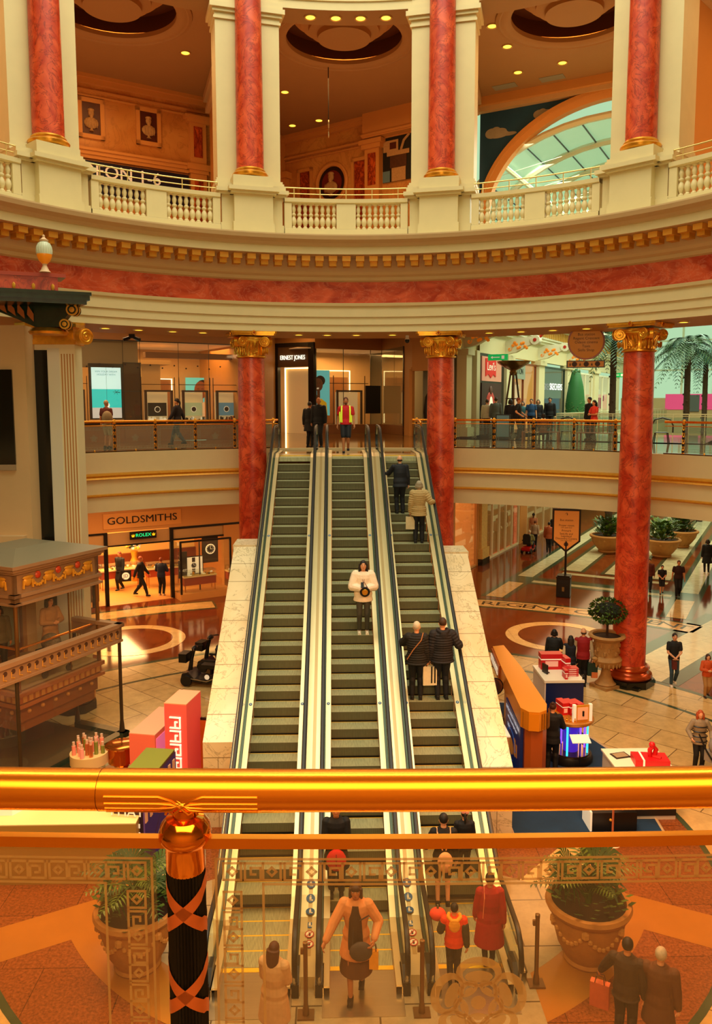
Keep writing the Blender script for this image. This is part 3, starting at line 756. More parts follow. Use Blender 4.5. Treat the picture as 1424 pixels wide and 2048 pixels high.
# engraved saddle sleeve over the post
m = M(inv).use(brass); xp = -.212
m.tube([FP(xp - .112 + .22 * i / 12, 8.179) for i in range(13)], .0286, 32)
for sx in (-1, 1):
    for dz, yy in ((.004, .0284), (-.006, .0276), (-.014, .0245), (-.021, .0185)):
        x1 = xp + sx * .104; x0 = xp + sx * .030
        m.tube([FP(x1, 8.179 + dz, 0) - Vector((0, yy, 0)), FP(x0, 8.179 + dz) - Vector((0, yy, 0)), FP(xp + sx * .012, 8.179 + dz * .5 - .004) - Vector((0, .0285, 0)), FP(xp - sx * .010, 8.179 - dz - .018) - Vector((0, .0262, 0)), FP(xp - sx * .022, 8.179 - .018 + dz * .3) - Vector((0, .022, 0))], .0019, 6)
m.build('engraved_sleeve', t)
m = M(inv).use(brass)
def bar(x0, x1):
    n = 16
    P = [FP(x0 + (x1 - x0) * i / n, 8.105) for i in range(n + 1)]
    vs = []
    for p in P: vs += [p + Vector((0, -.007, .007)), p + Vector((0, .006, .007)), p + Vector((0, .006, -.008)), p + Vector((0, -.007, -.008))]
    m.add(vs, [(4 * i + j, 4 * i + (j + 1) % 4, 4 * i + 4 + (j + 1) % 4, 4 * i + 4 + j) for i in range(n) for j in range(4)])
bar(-1.5, xp - .02); bar(xp + .02, 1.5)
m.build('lower_rail', t)
px = FP(xp)
m = M(inv).use(blackm)
prof = [(.0268, 8.065 - i * .3) for i in range(5)]
vs = []; nfl = 32
fl = []
for r, z in prof:
    for i in range(nfl * 2):
        q = r - (.0022 if i % 2 else 0); a = pi * i / nfl; fl.append((px.x + q * cos(a), px.y + q * sin(a), z))
k = nfl * 2
m.add(fl, [(j * k + i, j * k + (i + 1) % k, (j + 1) * k + (i + 1) % k, (j + 1) * k + i) for j in range(4) for i in range(k)])
m.box(px.x - .0225, px.x + .0225, px.y - .01, px.y + .01, Z1, 8.06)
m.build('fluted_post', t)
m = M(inv @ Matrix.Translation((px.x, px.y, 0))).use(mat('mirror_brass', 'ff9a30', .1, .95))
m.lathe([(.017, 8.155), (.017, 8.142), (.026, 8.140), (.034, 8.130), (.0365, 8.118), (.036, 8.112), (.031, 8.105), (.0275, 8.1), (.0272, 8.068), (.0262, 8.064)], 40)
m.build('collar', t)
cop = mat('copper_gilt_ribbon', 'd06c34', .45, .35, var=.2, vs=40)
m = M(inv @ Matrix.Translation((px.x, px.y, 0))).use(cop)
for zc in (8.013, 7.89, 7.767):
    for a0 in (-pi / 2, pi / 2):
        for s_ in (-1, 1):
            vs = []; n = 16
            for i in range(n + 1):
                q = i / n - .5; a = a0 + s_ * q * pi * 1.02; z = zc + (q * .072 if q > 0 else q * .072) + (.004 if abs(q) > .35 else 0)
                for w_ in (-.0105, .0105): vs.append((.0277 * cos(a), .0277 * sin(a), z + w_))
            m.add(vs, [(2 * i, 2 * i + 1, 2 * i + 3, 2 * i + 2) for i in range(n)], True)
    for a0 in (0, pi): 
        pass
m.build('ribbon', t)
# etched glass sheets
key = []
def keyunit(x):
    sq = lambda a: [[(x - a, -a), (x + a, -a), (x + a, a), (x - a, a), (x - a, -a)]]
    out = sq(18) + [[(x - 9, 0), (x, 9), (x + 9, 0), (x, -9), (x - 9, 0)]]
    hook = [[(x + 18, 18), (x + 26, 18), (x + 26, -18), (x + 58, -18), (x + 58, 8), (x + 38, 8), (x + 38, -6), (x + 47, -6)], [(x + 26, 18), (x + 63, 18)]]
    return out + hook
def glasspane(x0, x1, z0, z1, borderL, borderR, ros=None):
    S_ = .000686
    n = 24
    vs = []
    for i in range(n + 1):
        x = x0 + (x1 - x0) * i / n
        for z in (z0, z1): vs.append(FP(x, z))
    g = M(inv).use(glassy('front_glass', 'f6e2c0', .05, .06, .35)).add(vs, [(2 * i, 2 * i + 2, 2 * i + 3, 2 * i + 1) for i in range(n)]).build('glass_sheet', t)
    L = []
    zc = 8.0605
    ztop, zbot = zc + 27 * S_, zc - 27 * S_
    bl, br_ = x0 + .006, x1 - .006
    L2 = [[(bl, ztop), (br_, ztop)], [(bl if not borderL else bl + .066, zbot), (br_ if not borderR else br_ - .066, zbot)]]
    nun = int((br_ - bl - .03) / (81 * S_))
    off = br_ - 31 * S_ if borderR else bl + 33 * S_
    for i in range(nun):
        xx = 0
        for ln in keyunit(0):
            if borderR: L2.append([(off - i * 81 * S_ - a * S_, zc + b * S_) for a, b in ln])
            else: L2.append([(off + i * 81 * S_ + a * S_, zc + b * S_) for a, b in ln])
    for side, e_, d in ((borderL, bl, 1), (borderR, br_, -1)):
        if not side: continue
        L2.append([(e_, ztop), (e_, z0)]); L2.append([(e_ + d * .066, zbot), (e_ + d * .066, z0)])
        for i in range(8):
            for ln in keyunit(0):
                L2.append([(e_ + d * (33 + b) * S_, zc - 62 * S_ - (i * 81 + a) * S_) for a, b in ln])
    m = M(inv).use(etched)
    k = Vector((0, -.0012, 0))
    w = 5.2 * S_
    for ln in L2:
        for (xa, za), (xb, zb) in zip(ln[:-1], ln[1:]):
            d = hypot(xb - xa, zb - za) or 1; ux, uz = (xb - xa) / d * w / 2, (zb - za) / d * w / 2
            q = [(xa - ux - uz, za - uz + ux), (xb + ux - uz, zb + uz + ux), (xb + ux + uz, zb + uz - ux), (xa - ux + uz, za - uz - ux)]
            if max(abs(xb - xa), abs(zb - za)) > .1:
                nn = 12
                for i in range(nn):
                    lerp = lambda p_, q_, t_: (p_[0] + (q_[0] - p_[0]) * t_, p_[1] + (q_[1] - p_[1]) * t_)
                    A_, B_, C_, D_ = lerp(q[0], q[1], i / nn), lerp(q[0], q[1], (i + 1) / nn), lerp(q[3], q[2], (i + 1) / nn), lerp(q[3], q[2], i / nn)
                    m.add([FP(x, z) + k for x, z in (A_, B_, C_, D_)], [(0, 1, 2, 3)])
            else: m.add([FP(x, z) + k for x, z in q], [(0, 1, 2, 3)])
    m.build('etched_key_border', g)
    if ros:
        m = M(inv).use(etched)
        cx, cz, r = ros
        def ringpatch(pts, inner=None):
            vs = [FP(cx + x * r, cz + z * r) + k for x, z in pts]
            if inner is None: m.add(vs, [list(range(len(vs)))])
            else:
                n_ = len(pts); vs += [FP(cx + x * r, cz + z * r) + k for x, z in inner]
                m.add(vs, [(i, i + 1, n_ + i + 1, n_ + i) for i in range(n_ - 1)])
        circ = lambda c, rx, rz, rot, n_=20: [(c[0] + rx * cos(q) * cos(rot) - rz * sin(q) * sin(rot), c[1] + rx * cos(q) * sin(rot) + rz * sin(q) * cos(rot)) for q in [2 * pi * i / n_ for i in range(n_ + 1)]]
        ringpatch(circ((0, 0), .15, .15, 0)[:-1])
        for kk in range(5):
            a = pi / 2 + kk * 2 * pi / 5; ct = (.66 * cos(a), .66 * sin(a))
            ringpatch(circ(ct, .33, .46, a), circ((ct[0] * .92, ct[1] * .92), .20, .33, a))
            ringpatch(circ((.56 * cos(a), .56 * sin(a)), .13, .28, a)[:-1])
            b = a + pi / 5
            for s_ in (-1, 1):
                c2 = (.36 * cos(b + s_ * .0), .36 * sin(b))
            ringpatch(circ((.37 * cos(b), .37 * sin(b)), .15, .23, b), circ((.36 * cos(b), .36 * sin(b)), .07, .14, b))
            ringpatch(circ((.33 * cos(b), .33 * sin(b)), .045, .10, b)[:-1])
        m.build('etched_rosette', g)
glasspane(-1.45, -.254, 7.15, 8.10, False, True)
glasspane(-.176, 1.45, 7.15, 8.10, True, False, ros=(.200, 7.862, .071))
s = m_(fl_upper).ring([(RF + .12, 6.6, cream), (RF + .02, 6.6), (RF + .02, 6.95), (RF + .02, Z1, fl_upper), (RF + 4, Z1)], 165, 195, 16, sm=False); struct(s, 'floor')
# ================================================================== OUTER WALLS, SHOP FRONTS
mat('avenue_white', 'e4e0c4', .5); mat('avenue_cream', 'd8cca0', .5)
blackf = mat('black_frame', '15110d', .35)
tan2 = mat('shop_fascia_tan', 'c88c48', .5, var=.05, vs=1)
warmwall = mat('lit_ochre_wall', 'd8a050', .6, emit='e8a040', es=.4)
brownp = mat('brown_panel', '8a5a30', .5, var=.1, vs=1.5)
greyp = mat('grey_taupe_panel', '9a8464', .5)
lampw = mat('warm_lamp', 'ffe070', .5, emit='ffd040', es=2.6)
strip_l = mat('light_strip', 'fff4d0', .5, emit='ffe8a8', es=3.2)
def quadv(m, th, u, v0, v1, z0, z1):       # panel in a bay plane
    m.add([W(th, v0, u, z0), W(th, v1, u, z0), W(th, v1, u, z1), W(th, v0, u, z1)], [(0, 1, 2, 3)])
# closing walls behind the viewer and at the far sides
w = m_(cream2); w.ring([(22.6, 0), (22.6, 23)], 78, 282, 40, sm=False); struct(w, 'wall_back')
# ceilings: gallery ceiling exists in the entablature ring; ceiling of the upper rooms with coffers
cl = M()
def coffer_ceiling(th, bound, c, R1, z):
    n = 72; P = []
    for i in range(n):
        a = 2 * pi * i / n; dx, dy = cos(a), sin(a); best = 99
        for (x0, y0), (x1, y1) in zip(bound, bound[1:] + bound[:1]):
            ex, ey = x1 - x0, y1 - y0; det = dx * -ey + ex * dy
            if abs(det) < 1e-9: continue
            t_ = ((x0 - c[0]) * -ey + ex * (y0 - c[1])) / det; s_ = (dx * (y0 - c[1]) - dy * (x0 - c[0])) / det
            if t_ > 0 and -1e-6 <= s_ <= 1 + 1e-6: best = min(best, t_)
        P.append((c[0] + dx * best, c[1] + dy * best))
    vs = [W(th, x, y, z) for x, y in P] + [W(th, c[0] + R1 * cos(2 * pi * i / n), c[1] + R1 * sin(2 * pi * i / n), z) for i in range(n)]
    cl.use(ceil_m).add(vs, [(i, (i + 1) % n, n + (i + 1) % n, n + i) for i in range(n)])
    T = FR(th, c[0], c[1], z)
    cl.use(ceil_m).lathe([(R1 + .55, 0), (R1 + .53, -.06), (R1 + .42, -.10), (R1 + .36, -.06), (R1 + .22, -.10), (R1 + .08, -.07), (R1, .0), (R1, .16)], 72, cap=False, T=T)
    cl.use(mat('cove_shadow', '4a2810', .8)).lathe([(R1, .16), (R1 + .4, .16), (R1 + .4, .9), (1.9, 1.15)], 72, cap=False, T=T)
    cl.use(ceil_m).lathe([(1.95, 1.15), (1.9, .75), (1.62, .62), (1.6, .5), (1.32, .42), (1.3, .28), (1.0, .2), (.98, .02), (.001, .0)], 72, cap=False, T=T)
    cl.use(mat('cove_glow', 'ffb060', .5, emit='ff8c28', es=2.2)).lathe([(R1 + .32, .22), (R1 + .38, .22), (R1 + .38, .34)], 40, cap=False, T=T)
ZC = 22.1
tw = tan(radians(15))
for th in (-60, -30, 30, 60): coffer_ceiling(th, [(-12.9 * tw, 12.9), (12.9 * tw, 12.9), (22.05 * tw, 22.05), (-22.05 * tw, 22.05)], (0, 15.9), 2.15, ZC)
coffer_ceiling(0, [(-12.9 * tw, 12.9), (12.9 * tw, 12.9), (22.05 * tw, 22.05), (3.3 + 2.2, 24), (-2.9, 27.1), (-22.05 * tw, 22.05)], (0, 15.9), 2.15, ZC)
struct(cl, 'ceiling')
# radial party walls of the upper rooms
for a in (-75, -45, -15, 15, 45, 75):
    w = M(FR(a, 0, 0, 0)).use(tan2 if a != 15 else cream2)
    w.box(-.12, .12, 13.2, 22.1, 14.1, ZC)
    w.use(cream2).box(-.3, .3, 13.2, 22.1, 21.3, 21.5); w.box(-.38, .38, 13.2, 22.1, 21.75, 22.05)
    w.use(orange_marble); w.box(-.14, .14, 18.2, 20.2, 17.4, 20.4)
    w.use(cream2)
    struct(w, 'wall_partition')
# --- left upper room, wall with portraits and the cinema sign
def framed(m, c0, c1, z0, z1, u0, fr=.14, mf=cream2, mi=None, d=.1):
    # raised frame in a local wall plane (x = v, y = u0)
    m.use(mf); m.box(c0, c1, u0 - d, u0, z1 - fr, z1); m.box(c0, c1, u0 - d, u0, z0, z0 + fr); m.box(c0, c0 + fr, u0 - d, u0, z0, z1); m.box(c1 - fr, c1, u0 - d, u0, z0, z1)
    if mi: m.use(mi).box(c0 + fr, c1 - fr, u0 - .02, u0, z0 + fr, z1 - fr)
w = M(FR(-30)).use(cream_marble)
w.box(-6, 5.95, 22, 22.2, 14.1, ZC)
w.use(tan2)
w.box(-6, 5.95, 21.75, 22.02, 21.95, 22.1); w.box(-6, 5.95, 21.85, 22.02, 21.75, 21.95); w.box(-6, 5.95, 21.93, 22.02, 21.45, 21.55); w.box(-6, 5.95, 21.95, 22.02, 21.25, 21.32)
w.box(-6, 5.95, 21.8, 22.02, 19.1, 19.2); w.box(-6, 5.95, 21.86, 22.02, 18.95, 19.1); w.box(-6, 5.95, 21.92, 22.02, 18.8, 18.95)
w.box(4.85, 5.6, 21.8, 22.02, 14.1, 21.0); w.box(4.72, 5.73, 21.72, 22.02, 20.95, 21.1); w.box(4.62, 5.83, 21.66, 22.02, 21.1, 21.25); w.box(4.78, 5.68, 21.75, 22.02, 18.8, 18.95); w.box(4.7, 5.75, 21.7, 22.02, 18.95, 19.2)
w.use(orange_marble).box(5.02, 5.42, 21.78, 21.8, 19.5, 20.8); w.box(5.02, 5.42, 21.78, 21.8, 15.5, 18.5)
struct(w, 'wall_left')
stone = mat('carved_stone', 'b08c5c', .7, var=.3, vs=14)
def bust(m, T, s=1.0, beard=True):
    m.use(stone)
    m.ball((0, 0, .62 * s), (.11 * s, .09 * s, .15 * s), 12, T=T)
    if beard: m.ball((0, -.04 * s, .52 * s), (.07 * s, .06 * s, .11 * s), 10, T=T)
    m.ball((0, -.09 * s, .62 * s), (.02 * s, .03 * s, .035 * s), 6, T=T); m.ball((0, 0, .72 * s), (.12 * s, .10 * s, .07 * s), 10, T=T)
    m.lathe([(.06 * s, .42 * s), (.055 * s, .5 * s)], 10, T=T)
    m.ball((0, 0, .28 * s), (.26 * s, .10 * s, .2 * s), 14, T=T)
    for i in range(-3, 4): m.ball((i * .06 * s, -.09 * s, .24 * s), (.022 * s, .03 * s, .16 * s), 6, T=T)
    m.lathe([(.09 * s, 0), (.05 * s, .05 * s), (.05 * s, .1 * s)], 10, T=T)
pic_d = mat('picture_ground', '4a1c0c', .4, var=.4, vs=4)
for c0, c1, z0, z1, lb in ((.12, 1.2, 19.6, 21.2, 'framed relief of a pale bust, left of the two on the upper wall'), (2.52, 3.6, 19.7, 21.25, 'framed relief of a bearded bust, right of the two on the upper wall')):
    t = thing('framed_relief', lb, 'picture', mw=FR(-30, (c0 + c1) / 2, 22, z0))
    hw = (c1 - c0) / 2; hh = z1 - z0
    m = M(); framed(m, -hw, hw, 0, hh, 0, .17, tan2); m.build('frame', t)
    m_(pic_d).box(-hw + .1, hw - .1, -.05, 0, .1, hh - .1).build('panel', t)
    m = M(); bust(m, Matrix.Translation((0, -.07, .3)), 1.15); m.build('bust', t)
t = thing('cinema_sign', 'dark blue cinema sign with large white letters behind the upper left balustrade', 'sign', mw=FR(-30, 0, 21.9, 17.35))
m_(mat('sign_navy', '101830', .3)).box(-1.6, 4.75, -.12, 0, 0, 1.32).build('board', t)
m_(mat('sign_letter_white', 'd8d0b8', .5, emit='d8d0b0', es=.25)).text('ODEON 1-6', .74, Matrix.Translation((1.5, -.14, .92)) @ STAND, .05, sx=1.02).build('lettering', t)
# left room far wall return + -60 room
w = M(FR(-60)).use(cream_marble); w.box(-6, 6, 22, 22.2, 14.1, ZC); struct(w, 'wall_left')
# --- middle upper room
TC = Matrix.Translation((-2.5, 42.3, 0)) @ Matrix.Rotation(atan2(-.582, .813), 4, 'Z')
w = M(TC).use(cream_marble); w.box(-1, 9.5, 0, .2, 14.1, ZC)
w.use(tan2); w.box(-.2, 9.5, -.3, 0, 21.95, 22.1); w.box(-.2, 9.5, -.2, 0, 21.75, 21.95); w.box(-.2, 9.5, -.14, 0, 20.95, 21.05); w.box(-.2, 9.5, -.08, 0, 20.8, 20.86)
w.box(5.05, 9.5, -.55, 0, 21.0, 22.1); w.box(5.0, 9.5, -.62, 0, 21.05, 21.15)
w.box(5.02, 5.82, -.3, 0, 14.1, 20.6); w.box(4.9, 5.95, -.42, 0, 20.55, 20.75); w.box(4.8, 6.05, -.5, 0, 20.75, 20.95)
w.use(orange_marble).box(5.2, 5.64, -.32, -.3, 18.9, 20.35)
w.box(.95, 1.6, -.03, 0, 17.2, 20.2); w.box(4.25, 4.92, -.03, 0, 17.2, 20.2)
for c0, c1 in ((.8, 1.75), (4.1, 5.05)): framed(w, c0, c1, 17.0, 20.35, 0, .15, tan2)
w.use(tan2); w.box(-.2, .25, -.35, 0, 14.1, 20.1); w.box(-.3, .4, -.45, 0, 20.0, 20.3)
struct(w, 'wall_middle')
w = m_(tan2); p0, p1 = W(-15, 0, 22), Vector((-2.5, 42.3, 0)); w.add([(p0.x, p0.y, 14.1), (p1.x, p1.y, 14.1), (p1.x, p1.y, ZC), (p0.x, p0.y, ZC)], [(0, 1, 2, 3)]); struct(w, 'wall_middle')
t = thing('portrait_medallion', 'round medallion with a bearded stone bust on the middle upper wall', 'picture', mw=TC @ Matrix.Translation((2.92, 0, 19.42)))
RX = Matrix.Rotation(pi / 2, 4, 'X')
m_(tan2).lathe([(.98, 0), (.98, .1), (.90, .14), (.80, .1), (.78, .0)], 40, cap=False, T=RX).build('frame', t)
m_(mat('medallion_dark', '1e100a', .4)).lathe([(.80, .02), (.001, .02)], 40, cap=False, T=RX).use(mat('medallion_red', '6a1c0c', .5, var=.4, vs=4)).lathe([(.60, .04), (.001, .04)], 32, cap=False, T=RX).build('panel', t)
m = M(); bust(m, Matrix.Translation((0, -.1, -.62)), 1.45); m.build('bust', t)
mural = thing('mural_panel', 'dark painted mural of a classical column and arch at the right of the middle room', 'mural', mw=TC @ Matrix.Translation((5.9, -.05, 18.95)))
m_(mat('mural_night', '0e1210', .5)).box(0, 2.6, -.04, 0, 0, 2.0).build('canvas', mural)
m = m_(stone)
m.box(.5, 1.25, -.06, -.04, 0, .75); m.use(mat('mural_bronze', '4a2a14', .5, var=.5, vs=8)).box(.42, 1.3, -.07, -.05, .6, 1.15); m.use(stone).box(.25, 1.45, -.08, -.05, 1.15, 1.35); m.box(.05, .85, -.07, -.04, 1.35, 1.85); m.use(pic_d).box(.4, .75, -.075, -.05, 1.45, 1.75)
m.use(stone); m.tube([(1.0, -.06, 1.35), (1.15, -.06, 1.75), (1.45, -.06, 2.0)], .06, 6); m.tube([(2.6, -.06, 1.0), (2.2, -.06, .6), (2.0, -.06, 0)], .12, 6)
m.use(mat('mural_blue', '5a7c8c', .5)).box(.02, .4, -.06, -.04, 0, .5)
m.build('painted_column', mural)
# --- right upper room: mural wall pierced by an arched opening
Tm = FR(30)
EA, EB, EV, EZ = 5.9, 4.68, .3, 17.0
def arc(a, b, n=48, z0=14.1):
    return [(EV - a, z0)] + [(EV - a * cos(pi * i / n), EZ + b * sin(pi * i / n)) for i in range(n + 1)] + [(EV + a, z0)]
w = M(Tm).use(mat('mural_sky_blue', '164468', .6, var=.35, vs=.5))
A1 = arc(EA, EB)
top = [(max(-6.2, min(6.5, x)), ZC) for x, z in A1]
w.add([Vector((x, 22, z)) for x, z in A1] + [Vector((x, 22, z)) for x, z in top], [(i, i + 1, len(A1) + i + 1, len(A1) + i) for i in range(len(A1) - 1)])
w.use(tan2)
A2 = arc(EA - .16, EB - .16); A3 = arc(EA - .42, EB - .42)
n_ = len(A1)
for P, Q, y0, y1 in ((A1, A1, 22, 21.75), (A1, A2, 21.75, 21.75), (A2, A2, 21.75, 21.85), (A2, A3, 21.85, 21.9), (A3, A3, 21.9, 22.3)):
    w.add([Vector((x, y0, z)) for x, z in P] + [Vector((x, y1, z)) for x, z in Q], [(i, i + 1, n_ + i + 1, n_ + i) for i in range(n_ - 1)], True)
w.use(cream2).box(-6.2, 6.2, 21.7, 22.05, 21.55, 21.75); w.use(tan2).box(-6.2, 6.2, 21.5, 22.05, 21.75, 22.1)
w.use(mat('grey_vent', '8a8878', .6)); w.box(-4.6, -3.6, 20.6, 21.1, ZC - .02, ZC - .005); w.box(-2.6, -1.6, 20.7, 21.2, ZC - .02, ZC - .005)
struct(w, 'wall_right')
cloud = mat('painted_cloud', '9c9484', .8, var=.25, vs=3)
m = M(Tm).use(cloud)
for (cx, cz, s_) in ((-4.75, 20.55, 1.0), (-2.7, 21.05, .8)):
    for dx, dz, r1, r2 in ((0, 0, .5, .16), (-.3, .08, .3, .22), (.1, .1, .3, .16), (.5, -.04, .35, .08), (-.1, .2, .2, .14)):
        m.lathe([(.001, 0), (1, 0)], 20, T=Matrix.Translation((cx + dx * s_, 21.99 - dz * .01, cz + dz * s_)) @ Matrix.Scale(r1 * s_, 4, (1, 0, 0)) @ Matrix.Scale(r2 * s_, 4, (0, 0, 1)) @ RX, sm=False, cap=False)
struct(m, 'wall_mural_clouds')
w = M(FR(60)).use(mat('mural_sky_blue', '')); w.box(-6, 6, 22, 22.2, 14.1, ZC); w.use(tan2).box(-6, 6, 21.8, 22, 21.7, 22.1); struct(w, 'wall_right')
# --- glass barrel vault of the avenue
VA, VB, VZ = 7.4, 5.6, 15.2
def vpt(a, u, r=0): return W(30, -(VA + r) * cos(a), u, VZ + (VB + r) * sin(a))
g = m_(glassy('skylight_glass', 'e8f8ea', .25, .2, .1))
na = 18
for j in range(16):
    u0, u1 = 22.3 + j * 3.4, 22.3 + (j + 1) * 3.4
    vs = [vpt(pi * i / na, u, .05) for u in (u0, u1) for i in range(na + 1)]
    g.add(vs, [(i, i + 1, na + 2 + i, na + 1 + i) for i in range(na)])
struct(g, 'window_1')
rbm = mat('white_steel_rib', 'c8ccb0', .4); pr = mat('blue_grey_purlin', '33485c', .4)
v = M().use(rbm)
for j in range(17): v.tube([vpt(pi * i / 24, 22.3 + j * 3.4, -.1) for i in range(25)], .15, 6)
v.use(pr)
for i in range(1, na * 1): v.tube([vpt(pi * i / na, 22.3, -.02), vpt(pi * i / na, 76, -.02)], .045, 4)
v.use(rbm)
for i in (5, 13): v.tube([vpt(pi * i / na, 22.3, -.35), vpt(pi * i / na, 76, -.35)], .11, 6)
for j in range(16):
    for a in (4, 9):
        v.tube([vpt(pi * a / na, 22.3 + j * 3.4, -.15), vpt(pi * (a + 4) / na, 25.7 + j * 3.4, -.15)], .012, 4)
struct(v, 'window_1_frame')
# end of the vault and avenue
w = M(Tm).use(cream2); w.box(-9, 9, 76, 76.3, 0, 9.2)
w.use(mat('end_pink_sign', 'd84878', .5, emit='e04080', es=.4)).box(-4.5, .5, 75.9, 76, 8.0, 9.6); w.use(mat('end_blue_sign', '6c98b4', .5, emit='80b8d0', es=.3)).box(1, 6, 75.9, 76, 7.6, 9.2); w.use(mat('end_grey_sign', '585c58', .5)).box(-2.2, -1.2, 75.8, 75.9, 7.8, 9.5)
w.use(mat('avenue_white', ''))
for x in (-6, -3, 0, 3, 6): w.box(x - .1, x + .1, 76, 76.2, 9.2, 21)
for z in (12, 15, 18): w.box(-9, 9, 76, 76.2, z, z + .15)
struct(w, 'wall_end')
# --- long left wall of the avenue, both floors (facing its void)
VW = -7.3
w = M(Tm).use(mat('avenue_cream', 'd8cca0', .5))
w.box(VW - .3, VW, 21.6, 76, 5.1, 7.03); w.box(VW - .3, VW, 22.4, 76, 11.35, 15.2)
w.box(VW - .3, VW + .25, 26.0, 26.45, 7.03, 11.4); 
for a, b in ((24.6, 25.35), (31.0, 32.1), (37.6, 38.9), (44.9, 46.4), (54, 55.5), (63, 64.5)): w.box(VW - .3, VW + .22, a, b, 7.03, 11.35); w.box(VW - .3, VW + .34, a - .1, b + .1, 7.03, 7.5); w.box(VW - .3, VW + .34, a - .1, b + .1, 11.1, 11.4)
w.use(mat('avenue_white', 'e4e0c4', .5))
for z0, z1, d in ((12.45, 12.6, .25), (12.6, 12.75, .4), (13.5, 13.65, .9), (13.65, 13.9, 1.2), (13.9, 14.3, 1.5)): w.box(VW, VW + d, 22.4, 76, z0, z1)
w.box(VW, VW + .5, 22.4, 76, 12.75, 13.5)
w.use(goldd)
for i in range(110): u = 23 + i * .45; w.box(VW + .5, VW + .56, u, u + .2, 12.85, 13.4)
struct(w, 'wall_avenue')
w = M(Tm).use(mat('avenue_cream', '')); w.box(7.3, 7.6, 22, 76, 0, 15.2); struct(w, 'wall_avenue_far_side')
# gallery floors along the avenue and their edge beams
w = M(Tm).use(fl_upper)
w.box(VW, -4.2, 21.5, 76, 6.7, 7.03); w.box(4.2, 7.3, 21.5, 76, 6.7, 7.03); w.box(-7.3, 7.3, 21.3, 31, 6.7, 7.03)
w.use(cream)
w.box(VW, -4.2, 21.5, 76, 5.1, 6.7); w.box(4.2, 7.3, 31, 76, 5.1, 6.7); w.box(-4.2, 4.2, 30.5, 31, 5.1, 6.7)
struct(w, 'floor')
t = thing('void_railing', 'pale railing round the opening of the far avenue on the first floor', 'railing', mw=FR(30, 0, 31, Z1))
prb = mat('pale_rail', 'd8cfa4', .35, .4)
m = m_(prb)
for z in (1.08, .98): m.tube([(-4.2, 44, z), (-4.2, 0, z), (4.2, 0, z), (4.2, 44, z)], .035 if z > 1 else .02, 6)
m.build('handrail', t)
m = m_(prb)
for i in range(12): m.box(-4.2 + i * .76 - .02, -4.2 + i * .76 + .02, -.02, .02, 0, 1.05)
for i in range(24): m.box(-4.22, -4.18, i * 1.8, i * 1.8 + .04, 0, 1.05); m.box(4.18, 4.22, i * 1.8, i * 1.8 + .04, 0, 1.05)
m.build('posts', t, kind='stuff')
m_(bglass).add([(-4.2, 0, .1), (4.2, 0, .1), (4.2, 0, .9), (-4.2, 0, .9), (-4.2, 44, .1), (-4.2, 44, .9)], [(0, 1, 2, 3), (0, 3, 5, 4)]).build('glass_sheet', t)

# ------------------------------------------------------------------ avenue shop fronts, first floor
def front(th, u=None, v=None):
    # frame whose x runs along the wall and -y faces the walkway
    if v is not None: return FR(th, v, 0, 0) @ Matrix.Rotation(pi / 2, 4, 'Z')      # x -> +u, -y -> +v (towards the avenue)
    return FR(th, 0, u, 0)
TL = front(30, v=VW)
def TLm(u, z=0, off=0): return TL @ Matrix.Translation((u, -off, z))
def shopbox(name, label, mw, w_, h, frame=blackf, glassm=glass, inner=warmwall, depth=2.5, cat='shop', mull=(), floorm=None, cols=()):
    t = thing(name, label, cat, mw=mw)
    m = m_(frame); m.box(0, .09, -.06, .06, 0, h); m.box(w_ - .09, w_, -.06, .06, 0, h); m.box(0, w_, -.06, .06, h - .12, h); m.box(0, w_, -.06, .06, 0, .1)
    for x in mull: m.box(x - .04, x + .04, -.06, .06, 0, h)
    m.build('frame', t)
    m_(glassm).add([(0, 0, .1), (w_, 0, .1), (w_, 0, h), (0, 0, h)], [(0, 1, 2, 3)]).build('glass', t)
    m = m_(inner); m.add([(0, depth, 0), (w_, depth, 0), (w_, depth, h), (0, depth, h)], [(0, 1, 2, 3)]); m.add([(0, .1, 0), (0, depth, 0), (0, depth, h), (0, .1, h)], [(0, 1, 2, 3)]); m.add([(w_, .1, 0), (w_, depth, 0), (w_, depth, h), (w_, .1, h)], [(3, 2, 1, 0)])
    m.use(floorm or inner).add([(0, .1, .01), (w_, .1, .01), (w_, depth, .01), (0, depth, .01)], [(0, 1, 2, 3)]); m.use(inner).add([(0, .1, h), (w_, .1, h), (w_, depth, h), (0, depth, h)], [(3, 2, 1, 0)])
    m.build('interior', t)
    rnd = random.Random(sum(map(ord, label)))
    if cols:
        m = M()
        for i in range(int(w_ * 3)):
            m.use(cols[i % len(cols)]); x = .2 + rnd.random() * (w_ - .5); q_ = .35 + rnd.random() * 1.1; z_ = rnd.random() * 2.2; m.box(x, x + .25, q_, q_ + .18, .1 + z_, .5 + z_ + rnd.random() * .9)
        m.build('displays', t)
    return t
teal = mat('display_teal', '4c7c78', .5); pinkd = mat('display_pink', 'd88c7c', .5); whit = mat('display_white', 'e8e0c8', .5, emit='fff0d0', es=.3); navy = mat('display_navy', '20283c', .5); redd = mat('display_red', 'b8281c', .5); darkd = mat('display_dark', '221a14', .5)
shopbox('avenue_shop', 'narrow shop window with pale displays left of the red-logo hoarding', TLm(25.4, Z1), 1.65, 4.2, greyp, inner=mat('shop_grey', '8c8c78', .6), cols=(whit, teal, darkd))
t = thing('store_hoarding', 'tall hoarding with a red batwing logo above a photo of a person in red', 'sign', mw=TLm(27.1, Z1))
m_(blackf).box(-.1, 4.0, -.05, .1, 0, 4.3).build('frame', t)
m_(mat('hoarding_pink', 'd89078', .5, emit='d89078', es=.12)).box(.1, 3.3, -.10, -.05, 2.85, 4.15).build('upper_panel', t)
m = m_(mat('logo_red', 'c4140f', .5, emit='c81408', es=.3))
